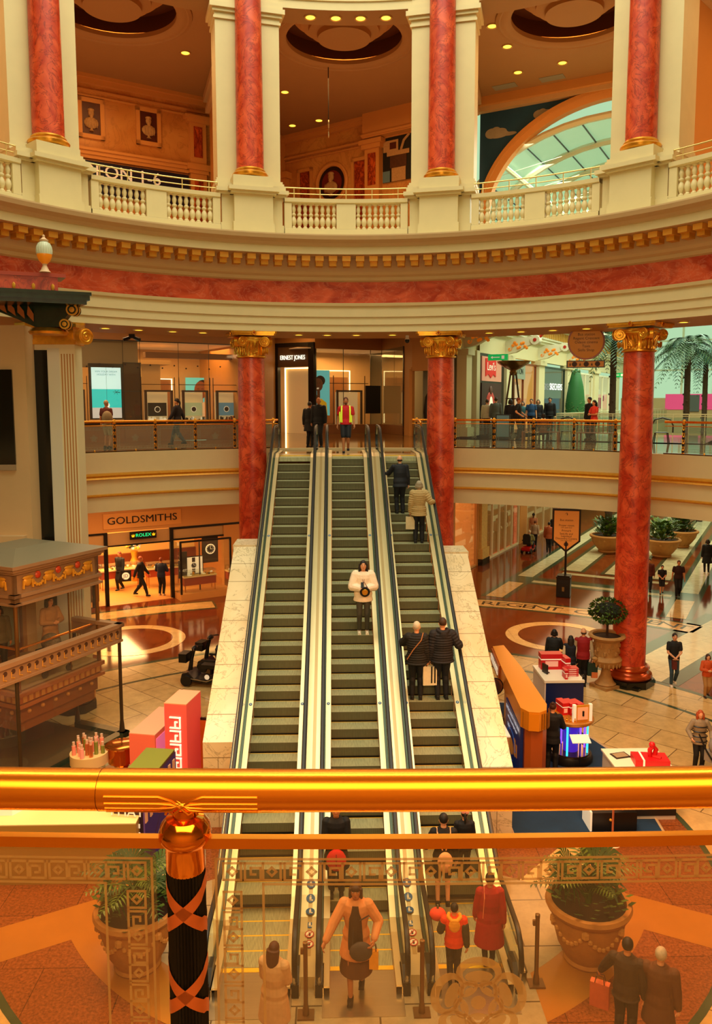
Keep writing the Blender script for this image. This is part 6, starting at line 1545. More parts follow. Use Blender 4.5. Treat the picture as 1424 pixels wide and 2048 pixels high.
m_(whit).box(-.24, -.17, 0, .08, 0, .42).build('pillar', t); m_(whit).box(.17, .24, 0, .08, 0, .42).build('pillar', t); m_(goldd).box(-.17, .17, .02, .06, 0, .40).build('frame', t); m_(lit('photo_warm', 'd89060', .5)).box(-.13, .13, .0, .02, .05, .35).build('picture', t); m_(blackf).lathe([(.025, .1), (.025, .22)], 8, c=(0, -.02, .05)).build('bottle', t)
t = thing('lectern', 'slim dark stand with a white open booklet before the lit display', 'stand', (5.72, 18.0, 0)); m_(blackm).lathe([(.14, 0), (.14, .02)], 20).lathe([(.018, .02), (.018, .82)], 10).build('stem', t); m = m_(whit).box(-.22, .22, -.14, .14, 0, .02); m.v = [Matrix.Translation((0, 0, .84)) @ Matrix.Rotation(.35, 4, 'X') @ p for p in m.v]; m.build('booklet', t)
# white table front right
t = thing('display_plinth', 'white open topped plinth with a tray at the right edge of the blue carpet', 'display plinth', (6.35, 16.35, 0)); m_(mat('plinth_blush', '')).box(-.42, .75, -.5, .7, 0, .98).build('body', t); m_(mat('top_white', '')).box(-.45, .78, -.53, .73, .98, 1.02).build('top', t); m_(darkd).box(-.42, .75, -.52, -.5, .1, .9).build('front', t)
t = thing('tablet_tray', 'dark framed tablet lying on the white plinth', 'tablet', (6.2, 16.7, 1.02), .25); m_(blackf).box(-.18, .18, -.13, .13, 0, .02).build('frame', t); m_(greyp).box(-.15, .15, -.1, .1, .02, .024).build('screen', t)
t = thing('gift_box', 'large red gift box with bow on the right plinth', 'gift box', (6.72, 16.35, 1.02), -.12); m_(redb).box(-.36, .36, -.22, .22, 0, .14).build('box', t); m_(whit).box(-.2, -.16, -.225, .225, 0, .145).build('band', t); m = m_(redb); m.tube([(.0, 0, .14), (-.02, -.02, .3), (.06, 0, .38), (.12, .02, .3), (.08, 0, .14)], .05, 8); m.ball((0.03, 0, .40), .07, 10); m.tube([(.05, 0, .15), (.2, -.1, .15)], .04, 6); m.build('bow', t)
t = thing('black_box', 'black case standing on the blue carpet under the right plinth', 'box', (5.6, 15.6, 0), 0); m_(blackf).box(-.42, .5, -.22, .3, .03, .42).build('case', t); m_(whit).box(-.46, -.42, -.22, .3, .03, .44).build('edge', t); m_(goldd).ball((-.05, -.24, .28), .03, 8).ball((.0, -.24, .22), .025, 8).build('clasp', t)
for x, y, lb in ((5.45, 14.95, 'thin pink barrier post on the near edge of the blue carpet'),): 
    t = thing('barrier_post', lb, 'post', (x, y, 0)); m_(mat('post_rose', 'b86c50', .3, .4)).lathe([(.022, .02), (.022, 1.0), (.001, 1.02)], 12).build('pole', t); m_(whit).lathe([(.16, 0), (.15, .02), (.03, .04)], 24).build('foot', t)

# ================================================================== PLANTS, URN, BIN, SIGNS
leaf_d = mat('leaf_deep', '2c4a1c', .5, var=.4, vs=8); leaf_m = mat('leaf_mid', '506c24', .5, var=.35, vs=8); terra = mat('stone_pot', 'b07838', .7, var=.25, vs=6, bump=.5, bs=14); soil = mat('soil', '2a1408', .9, var=.5, vs=30)
def frond(m, base, az, L_, lift, droop, n=12, lw=.05, ll=.3, r=None):
    P = []
    for i in range(n + 1):
        t_ = i / n; h = L_ * t_ * cos(lift) ; z = L_ * t_ * sin(lift) - droop * t_ * t_ * L_
        P.append(base + Vector((cos(az) * h, sin(az) * h, z)))
    m.tube(P, [.012 * (1 - .7 * i / n) for i in range(n + 1)], 4)
    for i in range(2, n + 1):
        d = (P[i] - P[i - 1]).normalized(); s_ = d.cross(Vector((0, 0, 1))).normalized()
        l = ll * sin(pi * min(1, .25 + .75 * i / n)) + .06
        for sg in (-1, 1):
            tip = P[i] + s_ * sg * l * .8 + d * l * .55 - Vector((0, 0, l * .25)); mid = P[i] + (tip - P[i]) * .45 + Vector((0, 0, .02))
            m.add([P[i], mid + d * lw * .5, tip, mid - d * lw * .5], [(0, 1, 2, 3)])
def fan(m, base, az, L_, lift, r_, n=11):
    st = base + Vector((cos(az) * cos(lift), sin(az) * cos(lift), sin(lift))) * L_
    m.tube([base, base + (st - base) * .5 + Vector((0, 0, .05)), st], .01, 4)
    ax = (st - base).normalized(); sd = ax.cross(Vector((0, 0, 1))).normalized(); up = sd.cross(ax)
    for i in range(n):
        a = (i / (n - 1) - .5) * 3.6; dr = (ax * cos(a) + sd * sin(a)).normalized(); tip = st + dr * r_ - Vector((0, 0, r_ * .35)); mid = st + dr * r_ * .55 + Vector((0, 0, .03)); q = dr.cross(up).normalized() * .035
        m.add([st, mid + q, tip, mid - q], [(0, 1, 2, 3)])
def potm(kind):
    m = m_(terra)
    if kind == 'big': m.lathe([(.33, 0), (.36, .05), (.34, .1), (.45, .3), (.53, .6), (.57, .82), (.62, .86), (.65, .92), (.63, .98), (.56, .98), (.55, .90)], 40)
    else: m.lathe([(.42, 0), (.5, .08), (.46, .14), (.6, .3), (.78, .55), (.86, .8), (.94, .86), (.96, .93), (.92, .98), (.82, .98), (.80, .9)], 40)
    R_ = .53 if kind == 'big' else .78
    m.use(mat('pot_swag', 'c08c48', .7, var=.3, vs=12))
    for i in range(6):
        a0 = i * pi / 3
        for k in range(9): q = k / 8; a = a0 + q * pi / 3; zz = .72 - .22 * sin(pi * q) if kind == 'big' else .74 - .25 * sin(pi * q); rr = (.45 + (zz - .3) * .27) if kind == 'big' else (.6 + (zz - .3) * .50); m.ball((rr * cos(a), rr * sin(a), zz), .04, 6)
        m.ball(((R_ + .03) * cos(a0), (R_ + .03) * sin(a0), .74), .07, 6)
    m.use(soil).lathe([(.56 if kind == 'big' else .82, .9), (.001, .92)], 24, cap=False)
    return m
def bigplant(name, lb, loc, rz, seed, kind='big', s=1.0, group=None, h=1.0):
    t = thing(name, lb, 'potted plant', loc, rz, group); t.scale = (s, s, s); r = random.Random(seed)
    potm(kind).build('pot', t)
    m = m_(leaf_d); b = Vector((0, 0, .92))
    m.tube([b, b + Vector((.02, 0, .5 * h))], .05, 8)
    for i in range(16): m.use(leaf_d if i % 2 else leaf_m); frond(m, b + Vector((0, 0, .2 * h + .25 * h * r.random())), r.random() * 6.28, (.6 + .5 * r.random()) * h, .5 + .6 * r.random(), .45, 10, .04, .2)
    if kind == 'big':
        for i in range(9): fan(m, b, r.random() * 6.28, .35 + .35 * r.random(), .6 + .7 * r.random(), .42)
    m.build('palm_fronds', t)
    m = M()
    wk = 1 if kind == 'big' else 2
    for i in range(90 if wk == 1 else 260):
        a = r.random() * 6.28; q = .2 + (.38 if wk == 1 else .5) * r.random(); z = .95 + (.3 if wk == 1 else .6) * r.random() * h; m.use(leaf_m if r.random() < .6 else leaf_d)
        c = Vector((q * cos(a), q * sin(a), z)); d = Vector((cos(a), sin(a), .5 + r.random() * (wk - 1))).normalized() * .14 * wk; s2 = Vector((-sin(a), cos(a), 0)) * .05 * wk
        m.add([c, c + d * .5 + s2, c + d, c + d * .5 - s2], [(0, 1, 2, 3)])
    m.build('undergrowth', t)
    return t
bigplant('potted_palm', 'large stone pot with palm and leafy plants at the lower left', (-3.12, 11.75, 0), .3, 11, s=1.0)
bigplant('potted_palm', 'large stone pot with fan palm at the lower right', (3.92, 11.7, 0), 1.2, 4, s=1.02)
for i, (v, u, lb) in enumerate(((-1.85, 34.2, 'wide planter with swags on the avenue floor, left of the tall red column'), (1.15, 34.2, 'wide planter with swags on the avenue floor, right of the tall red column'), (1.7, 38.0, 'farther wide planter behind the right one on the avenue floor'), (-1.4, 41.0, 'farthest wide planter behind the left one on the avenue floor'))):
    bigplant('planter', lb, W(30, v, u), i * 1.1, 20 + i, kind='wide', s=1.08, h=1.5, group='stone planters along the avenue')
# stone urn with clipped tree
t = thing('stone_urn', 'carved stone urn with a small clipped tree beside the tall red column', 'urn', (8.28, 23.75, 0), .5)
us_ = mat('carved_urn_stone', 'a87c44', .7, var=.35, vs=7, bump=.8, bs=22)
m_(us_).box(-.34, .34, -.34, .34, 0, .09).lathe([(.30, .09), (.32, .13), (.24, .2), (.16, .38), (.13, .55), (.15, .62)], 32).build('foot', t)
m = m_(us_).lathe([(.13, .60), (.28, .66), (.42, .78), (.47, .9), (.42, .98), (.36, 1.02), (.37, 1.3), (.39, 1.48), (.50, 1.55), (.56, 1.62), (.53, 1.68), (.43, 1.66), (.42, 1.6)], 36)
for i in range(20): a = pi * i / 10; m.ball((.36 * cos(a), .36 * sin(a), 1.12 + .12 * (i % 3)), (.06, .06, .09), 6); m.ball((.42 * cos(a), .42 * sin(a), .78), (.035, .035, .11), 6)
m.build('bowl', t)
m = m_(us_)
for sx in (-1, 1): m.tube([(sx * .36, 0, 1.0), (sx * .52, 0, 1.12), (sx * .56, 0, 1.0), (sx * .5, 0, .88), (sx * .42, 0, .92)], .035, 8); m.ball((sx * .50, -.03, .98), .07, 8)
m.build('handle', t)
m_(soil).lathe([(.43, 1.6), (.001, 1.63)], 24, cap=False).build('soil', t)
m_(mat('bark', '3c2414', .8)).tube([(0, 0, 1.6), (.02, .01, 1.85), (0, 0, 2.15)], .035, 8).build('trunk', t)
m = M(); r = random.Random(2)
for i in range(620):
    a, b = r.random() * 6.283, asin(2 * r.random() - 1); q = .9 + .15 * r.random(); c = Vector((.50 * q * cos(a) * cos(b), .50 * q * sin(a) * cos(b), 2.40 + .33 * q * sin(b))) * 1.0
    d = Vector((cos(a) * cos(b) + (r.random() - .5), sin(a) * cos(b) + (r.random() - .5), sin(b) - .4 + (r.random() - .5))).normalized() * .11; s2 = d.cross(Vector((r.random(), r.random(), r.random() + .2))).normalized() * .032
    m.use(leaf_d if r.random() < .55 else leaf_m).add([c, c + d * .5 + s2, c + d, c + d * .5 - s2], [(0, 1, 2, 3)])
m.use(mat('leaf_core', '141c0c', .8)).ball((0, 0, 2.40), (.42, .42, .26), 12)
m.build('crown', t)
# bin with the directory sign
t = thing('litter_bin', 'square black litter bin at the foot of the ground-floor direction sign', 'bin', (10.27, 35.3, 0), radians(-22))
bb = mat('bin_black', '181410', .3, .2)
m_(bb).box(-.30, .30, -.30, .30, .03, .88).build('body', t); m_(bb).box(-.32, .32, -.32, .32, .88, .95).box(-.27, .27, -.27, .27, .95, 1.0).build('lid', t); m_(mat('bin_recess', '060504', .6)).box(-.24, .24, -.31, -.30, .62, .82).build('slot', t); m_(mat('bin_emblem', '7c6438', .4, .5)).box(-.05, .05, -.31, -.3, .3, .5).build('emblem', t)
tanb = mat('sign_tan', 'c8863c', .5, emit='c88030', es=.12); ink2 = mat('sign_ink', '3a1c0c', .5)
def sign_lines(t, lines, z0, sx=1):
    m = m_(ink2)
    for s_, z, sz in lines: m.text(s_, sz, Matrix.Translation((0, -.045, z)) @ STAND, .003)
    m.build('lettering', t)
t = thing('direction_sign', 'pointed tan direction sign on a post above the litter bin', 'sign', (10.38, 35.5, 0), radians(-16))
m_(blackm).lathe([(.05, .95), (.05, 2.5)], 10).build('post', t)
m_(blackm).prism([(-.62, 2.5), (0, 1.98), (.62, 2.5), (.62, 3.98), (-.62, 3.98)], -.03, .03, T=RX).build('frame', t)
m_(tanb).prism([(-.54, 2.54), (0, 2.09), (.54, 2.54), (.54, 3.88), (-.54, 3.88)], .031, .036, T=RX).build('board', t)
sign_lines(t, (('↑', 3.72, .2), ('Bus station', 3.46, .13), ('Prayer room', 3.22, .13), ('Link upper level', 3.12, .075), ('Primark', 2.98, .13), ('SeaLife and', 2.84, .13), ('Legoland', 2.73, .13), ('Discovery Centre', 2.62, .13), ('Link upper level', 2.53, .075)), 0)
m_(ink2).lathe([(.10, .04), (.001, .04)], 20, cap=False, T=Matrix.Translation((0, 0, 2.36)) @ RX).build('emblem', t)
t = thing('hanging_roundel', 'round hanging direction sign with five lines, before the avenue', 'sign', mw=FR(30, 1.16, 14.0, 10.74, rz=radians(14)))
m_(mat('roundel_rim', '6c2c10', .3, .3)).lathe([(.60, -.03), (.60, .03)], 48, T=RX).build('rim', t); m_(tanb).lathe([(.545, .031), (.53, .04), (.001, .04)], 48, cap=False, T=RX).build('face', t)
sign_lines(t, (('↑', .42, .16), ('Bus station', .24, .125), ('Regent Crescent', .11, .125), ('Odeon cinema', -.02, .125), ('Taxis', -.15, .125), ('Skills Shop', -.28, .125)), 0)
m_(blackm).box(-.62, .62, -.03, .03, -.86, -.62).build('plate_frame', t); m_(tanb).box(-.58, .58, -.035, -.03, -.83, -.65).build('plate', t)
m = m_(ink2)
for x in (-.36, .02, .38): m.lathe([(.085, .037), (.001, .037)], 18, cap=False, T=Matrix.Translation((x, 0, -.74)) @ RX)
for x in (-.5, -.18, .2): m.prism([(-.03, -.05), (.03, -.05), (0, .06)], .037, .039, T=Matrix.Translation((x, 0, -.74)) @ RX)
m.build('symbols', t); m_(blackm).tube([(0, 0, .6), (0, 0, 2.0)], .02, 6).build('hanger', t)
# torch stands of the gallery
for (v, u, lb) in ((-5.5, 27.2, 'tall tripod torch stand with wide bronze bowl before the avenue shops'), (3.2, 50, 'second tripod torch stand far down the avenue gallery')):
    t = thing('torch_stand', lb, 'lamp stand', mw=FR(30, v, u, Z1)); bz = mat('dark_bronze', '4a3420', .3, .6)
    m = m_(bz)
    for k in range(4): a = k * pi / 2 + .4; m.tube([(.5 * cos(a), .5 * sin(a), 0), (.32 * cos(a), .32 * sin(a), 1.8), (.14 * cos(a), .14 * sin(a), 3.2)], .05, 6)
    m.build('legs', t); m = m_(bz).tube([(.36 * cos(a), .36 * sin(a), 1.9) for a in [i * pi / 8 for i in range(16)]], .03, 6, closed=True); m.build('ring', t)
    m_(mat('bronze_bowl', '8c6434', .25, .7)).lathe([(.10, 3.1), (.2, 3.25), (.16, 3.35), (.45, 3.5), (.8, 3.72), (.86, 3.82), (.80, 3.82), (.4, 3.6), (.001, 3.55)], 32, cap=False).build('bowl', t)
# palms, hedge, exit signs, benches
def palm(name, lb, mw, hh, seed, n=40, L_=2.6):
    t = thing(name, lb, 'palm tree', mw=mw, group='tall palms in the avenue'); r = random.Random(seed)
    m = m_(mat('palm_bark', '3c2a18', .9, var=.5, vs=10)); m.tube([(0, 0, 0), (.05, 0, hh * .5), (0, .05, hh)], [.22, .19, .17], 10)
    for i in range(int(hh * 5)): a = i * 2.4; m.ball((.19 * cos(a), .19 * sin(a), i * .2), (.05, .05, .08), 5)
    m.build('trunk', t); m = M()
    for i in range(n): m.use(leaf_d if i % 3 else mat('leaf_blue', '2c5448', .5)); frond(m, Vector((0, 0, hh)), r.random() * 6.28, L_ * (.8 + .4 * r.random()), 1.1 - 1.3 * (i / n), .9, 16, .09, .62)
    m.build('crown', t)
palm('palm_tree', 'tall palm whose crown hangs left of the last red column', FR(30, -1.85, 34.2, 0), 12.4, 1, 34, 2.4)
palm('palm_tree', 'palm with thin trunk right of the last red column', FR(30, 1.7, 38, 0), 12.0, 2)
palm('palm_tree', 'distant palm against the bright glazing at the right edge', FR(30, 1.6, 50, 0), 12.0, 3)
palm('palm_tree', 'farther palm against the bright glazing at the far right', FR(30, 3.4, 56, 0), 12, 4)
t = thing('topiary', 'tall green clipped cone beside the dark shoe shop', 'topiary', mw=FR(30, -5.9, 42.5, Z1)); m_(terra).lathe([(.5, 0), (.6, .6), (.66, .7)], 24).build('pot', t); m = M(); r = random.Random(8)
m.use(mat('topiary_green', '20602c', .6)).lathe([(.62, .7), (.66, 1.6), (.52, 2.8), (.3, 3.7), (.05, 4.0)], 20)
for i in range(500): z = .8 + 3.1 * r.random(); q = .64 - .36 * max(0, (z - 1.6) / 2.1); a = r.random() * 6.28; m.use(leaf_m if i % 2 else leaf_d).ball((q * cos(a), q * sin(a), z), .05, 4)
m.build('foliage', t)
for (v, u, z, lb) in ((-5.6, 25.0, 10.95, 'green lit exit sign before the red-logo hoarding'), (-3.4, 44, 10.6, 'distant green lit exit sign over the gallery walkway')):
    t = thing('exit_sign', lb, 'sign', mw=FR(30, v, u, z)); m_(mat('exit_green', '087838', .5, emit='08a048', es=.8)).box(-.5, .5, -.04, .04, -.15, .15).build('panel', t); m = m_(whit); m.box(.2, .34, -.05, -.04, -.08, .08); m.box(-.3, .1, -.05, -.04, -.02, .02); m.prism([(-.36, 0), (-.26, .07), (-.26, -.07)], .042, .05, T=RX); m.build('symbols', t)
woodb = mat('bench_wood', '7c4820', .5)
for (v, u, rz, lb) in ((-2.2, 20.8, .1, 'wooden bench before the glass railing, left of the pair'), (.2, 20.6, -.1, 'wooden bench behind the woman in red on the gallery'),):
    t = thing('bench', lb, 'bench', mw=FR(30, v, u, Z1, rz))
    m = m_(woodb)
    for i in range(4): m.box(-.8, .8, -.22 + i * .12, -.13 + i * .12, .42, .45)
    m.build('seat', t); m = m_(woodb)
    for i in range(9): m.box(-.76 + i * .185, -.72 + i * .185, .26, .29, .45, .88)
    m.box(-.8, .8, .25, .3, .86, .92); m.build('backrest', t)
    for x in (-.75, .75):
        for y in (-.2, .26): m_(woodb).box(x - .03, x + .03, y - .03, y + .03, 0, .42).build('leg', t)
for (v, u, lb) in ((-1.3, 21.6, 'round backed bistro chair, left of the pair on the gallery'), (2.6, 21.6, 'round backed bistro chair by the last red column')):
    t = thing('bistro_chair', lb, 'chair', mw=FR(30, v, u, Z1)); dk = mat('chair_black', '1c1410', .4)
    m_(dk).lathe([(.24, .44), (.24, .47)], 20).build('seat', t); m_(dk).tube([(-.42, .2, .45), (-.42, .22, .75), (-.3, .24, .98), (0, .25, 1.06), (.3, .24, .98), (.42, .22, .75), (.42, .2, .45)], .03, 6).build('backrest', t)
    for x in (-.3, .3):
        for y in (-.2, .2): m_(dk).tube([(x, y, 0), (x * .8, y * .8, .45)], .02, 6).build('leg', t)
for (v, u, c, lb) in ((-4.6, 22.9, 'blue', 'small blue standing card below the red-logo hoarding'),):
    t = thing('standing_card', lb, 'sign', mw=FR(30, v, u, Z1)); m_(mat('card_frame_dark', '202428', .4)).box(-.35, .35, 0, .05, 0, 1.15).build('frame', t); m_(mat('card_blue2', '6898b0', .5)).box(-.3, .3, -.01, 0, .1, 1.1).build('print', t)
# mobility scooters
def scooter(name, lb, mw, body, seatc, group=None):
    t = thing(name, lb, 'mobility scooter', mw=mw, group=group)
    for x, y in ((-.24, .48), (.24, .48), (-.26, -.42), (.26, -.42)):
        m = m_(rubber).lathe([(.10, -.045), (.15, -.05), (.16, -.02), (.16, .02), (.15, .05), (.10, .045)], 20, T=Matrix.Translation((x, y, .16)) @ Matrix.Rotation(pi / 2, 4, 'Y')); m.use(steel)
        for k in range(5): m.box(-.01, .01, -.10, .10, -.05, .05, T=Matrix.Translation((x, y, .16)) @ Matrix.Rotation(k * pi / 5, 4, 'X'))
        m.build('wheel', t)
    m = m_(body); m.prism([(-.62, .22), (-.62, .36), (-.3, .42), (-.15, .22), (.25, .22), (.42, .40), (.60, .34), (.64, .2), (.5, .14), (-.5, .14)], -.25, .25, T=Matrix(((0, 0, 1, 0), (1, 0, 0, 0), (0, 1, 0, 0), (0, 0, 0, 1)))); m.build('body', t)
    m = m_(steel); m.tube([(-.26, .62, .22), (-.26, .3, .22), (-.26, -.1, .18), (-.26, -.5, .34)], .015, 6); m.tube([(.26, .62, .22), (.26, .3, .22), (.26, -.1, .18), (.26, -.5, .34)], .015, 6); m.build('trim_rail', t)
    m = m_(blackm); m.tube([(0, .48, .3), (0, .42, .7), (0, .34, .98)], [.07, .05, .05], 10); m.ball((0, .32, 1.0), (.14, .08, .07), 10); m.tube([(-.28, .22, 1.0), (-.12, .32, 1.02), (.12, .32, 1.02), (.28, .22, 1.0)], .018, 6); m.build('tiller', t)
    m_(blackm).box(-.18, .18, .50, .72, .62, .86).build('basket', t)
    m = m_(seatc); m.box(-.23, .23, -.38, .06, .52, .62); m.build('seat', t); m = m_(seatc); m.prism([(-.22, .6), (.22, .6), (.22, 1.05), (.15, 1.15), (-.15, 1.15), (-.22, 1.05)], .36, .46, T=RX); m.build('backrest', t)
    m = m_(blackm)
    for x in (-.28, .28): m.tube([(x, -.36, .75), (x, .02, .76)], .03, 6)
    m.tube([(0, -.16, .3), (0, -.16, .54)], .05, 8); m.build('armrests', t)
    m_(whit).lathe([(.07, 0), (.07, .005)], 16, T=Matrix.Translation((-.252, -.12, .3)) @ Matrix.Rotation(-pi / 2, 4, 'Y')).build('disc_sticker', t)
    return t
dkb = mat('scooter_black', '16161a', .25)
scooter('mobility_scooter', 'parked black mobility scooter by the left marble slope, nearer of the two', Matrix.Translation((-4.05, 24.3, 0)) @ Matrix.Rotation(radians(76), 4, 'Z') @ Matrix.Scale(1.15, 4), dkb, rubber)
scooter('mobility_scooter', 'second parked black mobility scooter half hidden behind the marble slope', Matrix.Translation((-3.75, 25.4, 0)) @ Matrix.Rotation(radians(70), 4, 'Z') @ Matrix.Scale(1.15, 4), dkb, rubber)
SC = scooter('mobility_scooter', 'red mobility scooter ridden down the avenue by a grey haired person', Matrix.Translation((11.25, 46.0, 0)) @ Matrix.Rotation(radians(-30), 4, 'Z'), mat('scooter_red', 'a8140c', .3), rubber)
# ================================================================== PEOPLE
def ik(S, T, a, b, pole):
    d = T - S; L_ = min(d.length, (a + b) * .995); u = d.normalized(); T = S + u * L_
    x = (a * a - b * b + L_ * L_) / (2 * L_); hgt = sqrt(max(0, a * a - x * x))
    p = pole - u * pole.dot(u); p.normalize()
    return S + u * x + p * hgt, T
def seg(m, p0, p1, r0, r1, n=10, band=0, steps=1):
    P = []; R_ = []
    k = max(steps, 1)
    for i in range(k + 1):
        t_ = i / k; P.append(p0.lerp(p1, t_)); R_.append((r0 + (r1 - r0) * t_) * (1 + band * (1 if i % 2 else -.6)))
    m.tube(P, R_, n)
    m.ball(p0, r0 * .99, n); m.ball(p1, r1 * .99, n)
def loft(m, rings, n=20, tf=lambda p: p):
    vs = []
    for z, rx, ry, yo in rings:
        for i in range(n): a = 2 * pi * i / n; vs.append(tf(Vector((rx * cos(a), yo + ry * sin(a), z))))
    fs = [(j * n + i, j * n + (i + 1) % n, (j + 1) * n + (i + 1) % n, (j + 1) * n + i) for j in range(len(rings) - 1) for i in range(n)]
    fs += [list(range(n))[::-1], [(len(rings) - 1) * n + i for i in range(n)]]
    m.add(vs, fs)
SK = {'pale': 'd89c74', 'mid': 'b87448', 'dark': '5c3420', 'tan': 'c88858'}
def cmat(c, rough=.75): return mat('cloth_' + c, c, rough, var=.18, vs=14)
def fin(m, name, parent, vox, mt, **k):
    if not m.mats: m.mats = [mt]
    o = m.build(name, parent); md_ = o.modifiers.new('r', 'REMESH'); md_.mode = 'VOXEL'; md_.voxel_size = vox; md_.use_smooth_shade = True
    for a, b in k.items(): o[a] = b
    return o
def person(label, loc, head=0, h=1.72, vox=.014, skin='pale', hair=('2a1a10', 'short'), top=('202024', 'jacket'), bottom=('1c1c22', 'trousers'), shoes='141210', arms=('down', 'down'), stride=0.0, lean=0.0, face=False, female=False, group=None, sit=False, extra=None, width=1.0):
    fat = width
    PI_ = Vector((0, 0, .92))
    ln = Matrix.Translation(PI_) @ Matrix.Rotation(-lean, 4, 'X') @ Matrix.Translation(-PI_)
    tf = lambda p: ln @ p
    sw = .165 if female else .185
    rings = [(.84, .13, .10, 0), (.88, .155 * fat, .115 * fat, 0), (.95, .165 * fat, .12 * fat, 0), (1.06, (.125 if female else .145) * fat, .10 * fat, 0), (1.2, .15 * fat, .118 * fat, 0), (1.33, .165, .118, 0), (1.41, .15, .095, 0), (1.45, .08, .07, 0)]
    # joints
    J = {}
    for sd, k in ((-1, 0), (1, 1)):
        S = tf(Vector((sd * sw, 0, 1.385))); a_ = arms[k]
        if a_ == 'down': T = Vector((sd * (sw + .08), .03 + .10 * (-sd) * (1 if stride > 0 else 0) , .80)); pole = Vector((sd * .3, -1, 0)); T = tf(T) if lean > .1 else T
        elif a_ == 'swing': T = Vector((sd * (sw + .08), -sd * stride * .9 + .05, .84)); pole = Vector((sd * .3, -1, 0))
        elif a_ == 'front': T = tf(Vector((sd * .06, .24, 1.12))); pole = Vector((sd * .9, -.4, -.6))
        elif a_ == 'cross': T = tf(Vector((-sd * .05, .20, 1.02 + .02 * sd))); pole = Vector((sd * .8, -.3, -.6))
        elif a_ == 'belly': T = tf(Vector((sd * .03, .20, .98))); pole = Vector((sd * .9, -.4, -.4))
        elif a_ == 'rail': T = Vector((sd * .40, .18, 1.12)); pole = Vector((sd * .4, -.5, -.8))
        elif a_ == 'railf': T = Vector((sd * .34, .42, 1.16)); pole = Vector((sd * .4, -.3, -.8))
        elif a_ == 'out': T = Vector((sd * .42, .22, .92)); pole = Vector((sd * .4, -1, 0))
        elif a_ == 'hip': T = Vector((sd * .26, .22, 1.0)); pole = Vector((sd * .7, -1, 0))
        else: T = Vector(a_); pole = Vector((sd * .5, -.8, -.4))
        E_2, W_2 = ik(S, T, .285, .25, pole); J['S%d' % k], J['E%d' % k], J['W%d' % k] = S, E_2, W_2
        Hp = Vector((sd * .085, 0, .89))
        if sit: Kn = Vector((sd * .11, .42, .90)); An = Vector((sd * .11, .44, .47))
        else:
            An = Vector((sd * (.09 if not stride else .07), sd * stride, .085 + (.07 if stride and sd < 0 else 0))); Kn, An = ik(Hp, An, .42, .41, Vector((0, 1, 0)))
        J['H%d' % k], J['K%d' % k], J['A%d' % k] = Hp, Kn, An
    # body
    m = M()
    loft(m, rings, tf=tf); seg(m, tf(Vector((0, -.005, 1.42))), tf(Vector((0, .012, 1.53))), .054, .05)
    hc = tf(Vector((0, .022, 1.605)))
    m.ball(hc, (.074, .092, .112), 18); m.ball(hc + Vector((0, .025, -.062)), (.054, .058, .052), 14); m.ball(hc + Vector((0, .088, -.008)), (.013, .020, .026), 8); m.ball(hc + Vector((0, .078, -.052)), (.026, .012, .012), 8)
    for sd in (-1, 1): m.ball(hc + Vector((sd * .075, -.012, -.012)), (.012, .020, .030), 8)
    for k, sd in ((0, -1), (1, 1)):
        S, E_2, W_2 = J['S%d' % k], J['E%d' % k], J['W%d' % k]
        seg(m, S, E_2, .052, .040); seg(m, E_2, W_2, .040, .027)
        d = (W_2 - E_2).normalized(); up = Vector((-sd, 0, 0)) if abs(d.x) < .8 else Vector((0, 0, -1)); nrm = (up - d * up.dot(d)).normalized(); w_ = d.cross(nrm).normalized()
        pc_ = W_2 + d * .05; m.tube([W_2, W_2 + d * .045, W_2 + d * .088], [.026, .037, .034], 8, sx=.7)
        for q in range(4):
            off = (q - 1.5) * .0175; L1 = (.036, .042, .040, .031)[q]
            a0 = W_2 + d * .082 + w_ * off; a1 = a0 + (d * .85 + nrm * .5).normalized() * L1; a2 = a1 + (d * .35 + nrm * .95).normalized() * L1 * .85
            m.tube([a0 - d * .02, a0, a1, a2], [.0095, .0095, .0088, .0078], 6); m.ball(a2, .0078, 6)
        t0 = W_2 + d * .03 - w_ * .028 * 1; t1 = t0 - w_ * .022 + d * .03 + nrm * .012; t2 = t1 + d * .024 + nrm * .018
        m.tube([t0 + w_ * .01, t1, t2], [.012, .0105, .009], 6); m.ball(t2, .009, 6)
        Hp, Kn, An = J['H%d' % k], J['K%d' % k], J['A%d' % k]
        seg(m, Hp, Kn, .082 * fat, .054); seg(m, Kn, An, .052, .036); m.ball(Kn.lerp(An, .28) - Vector((0, .012, 0)), (.05, .055, .11), 10)
        m.ball(An + Vector((0, .05, -.045)), (.038, .09, .034), 8)
    mt = mat('skin_' + skin, SK[skin], .5, var=.06, vs=10)
    root = fin(m, 'person', None, vox, mt)
    root.location = loc; root.rotation_euler = (0, 0, -radians(head)); s_ = h / 1.72; root.scale = (s_, s_, s_)
    if sit: root.location = (loc[0], loc[1], loc[2] - .42 * s_)
    tag(root, label, 'person', group)
    # clothes
    tc_, ts = top[0], top[1]; hem = top[2] if len(top) > 2 else {'tee': .88, 'jacket': .82, 'puffer': .80, 'sweat': .80, 'coat': .52, 'vest': .82, 'cardigan': .55, 'hoodie': .84}[ts]
    g = {'tee': .014, 'jacket': .028, 'puffer': .045, 'sweat': .05, 'coat': .034, 'vest': .032, 'cardigan': .03, 'hoodie': .034}[ts]
    m = M(); R2 = [(z, rx + g, ry + g, yo) for z, rx, ry, yo in rings if z >= max(hem, .84) + .02]
    zt = max(hem, .84)
    if hem < .84:
        fl = .03 if ts in ('coat', 'cardigan') else 0
        R2 = [(hem, .175 * fat + g + fl, .13 * fat + g + fl, 0), (hem + .02, .178 * fat + g + fl, .135 * fat + g + fl, 0), (.84, .168 * fat + g, .125 * fat + g, 0)] + R2
    else: R2 = [(hem, .165 * fat + g, .12 * fat + g, 0)] + R2
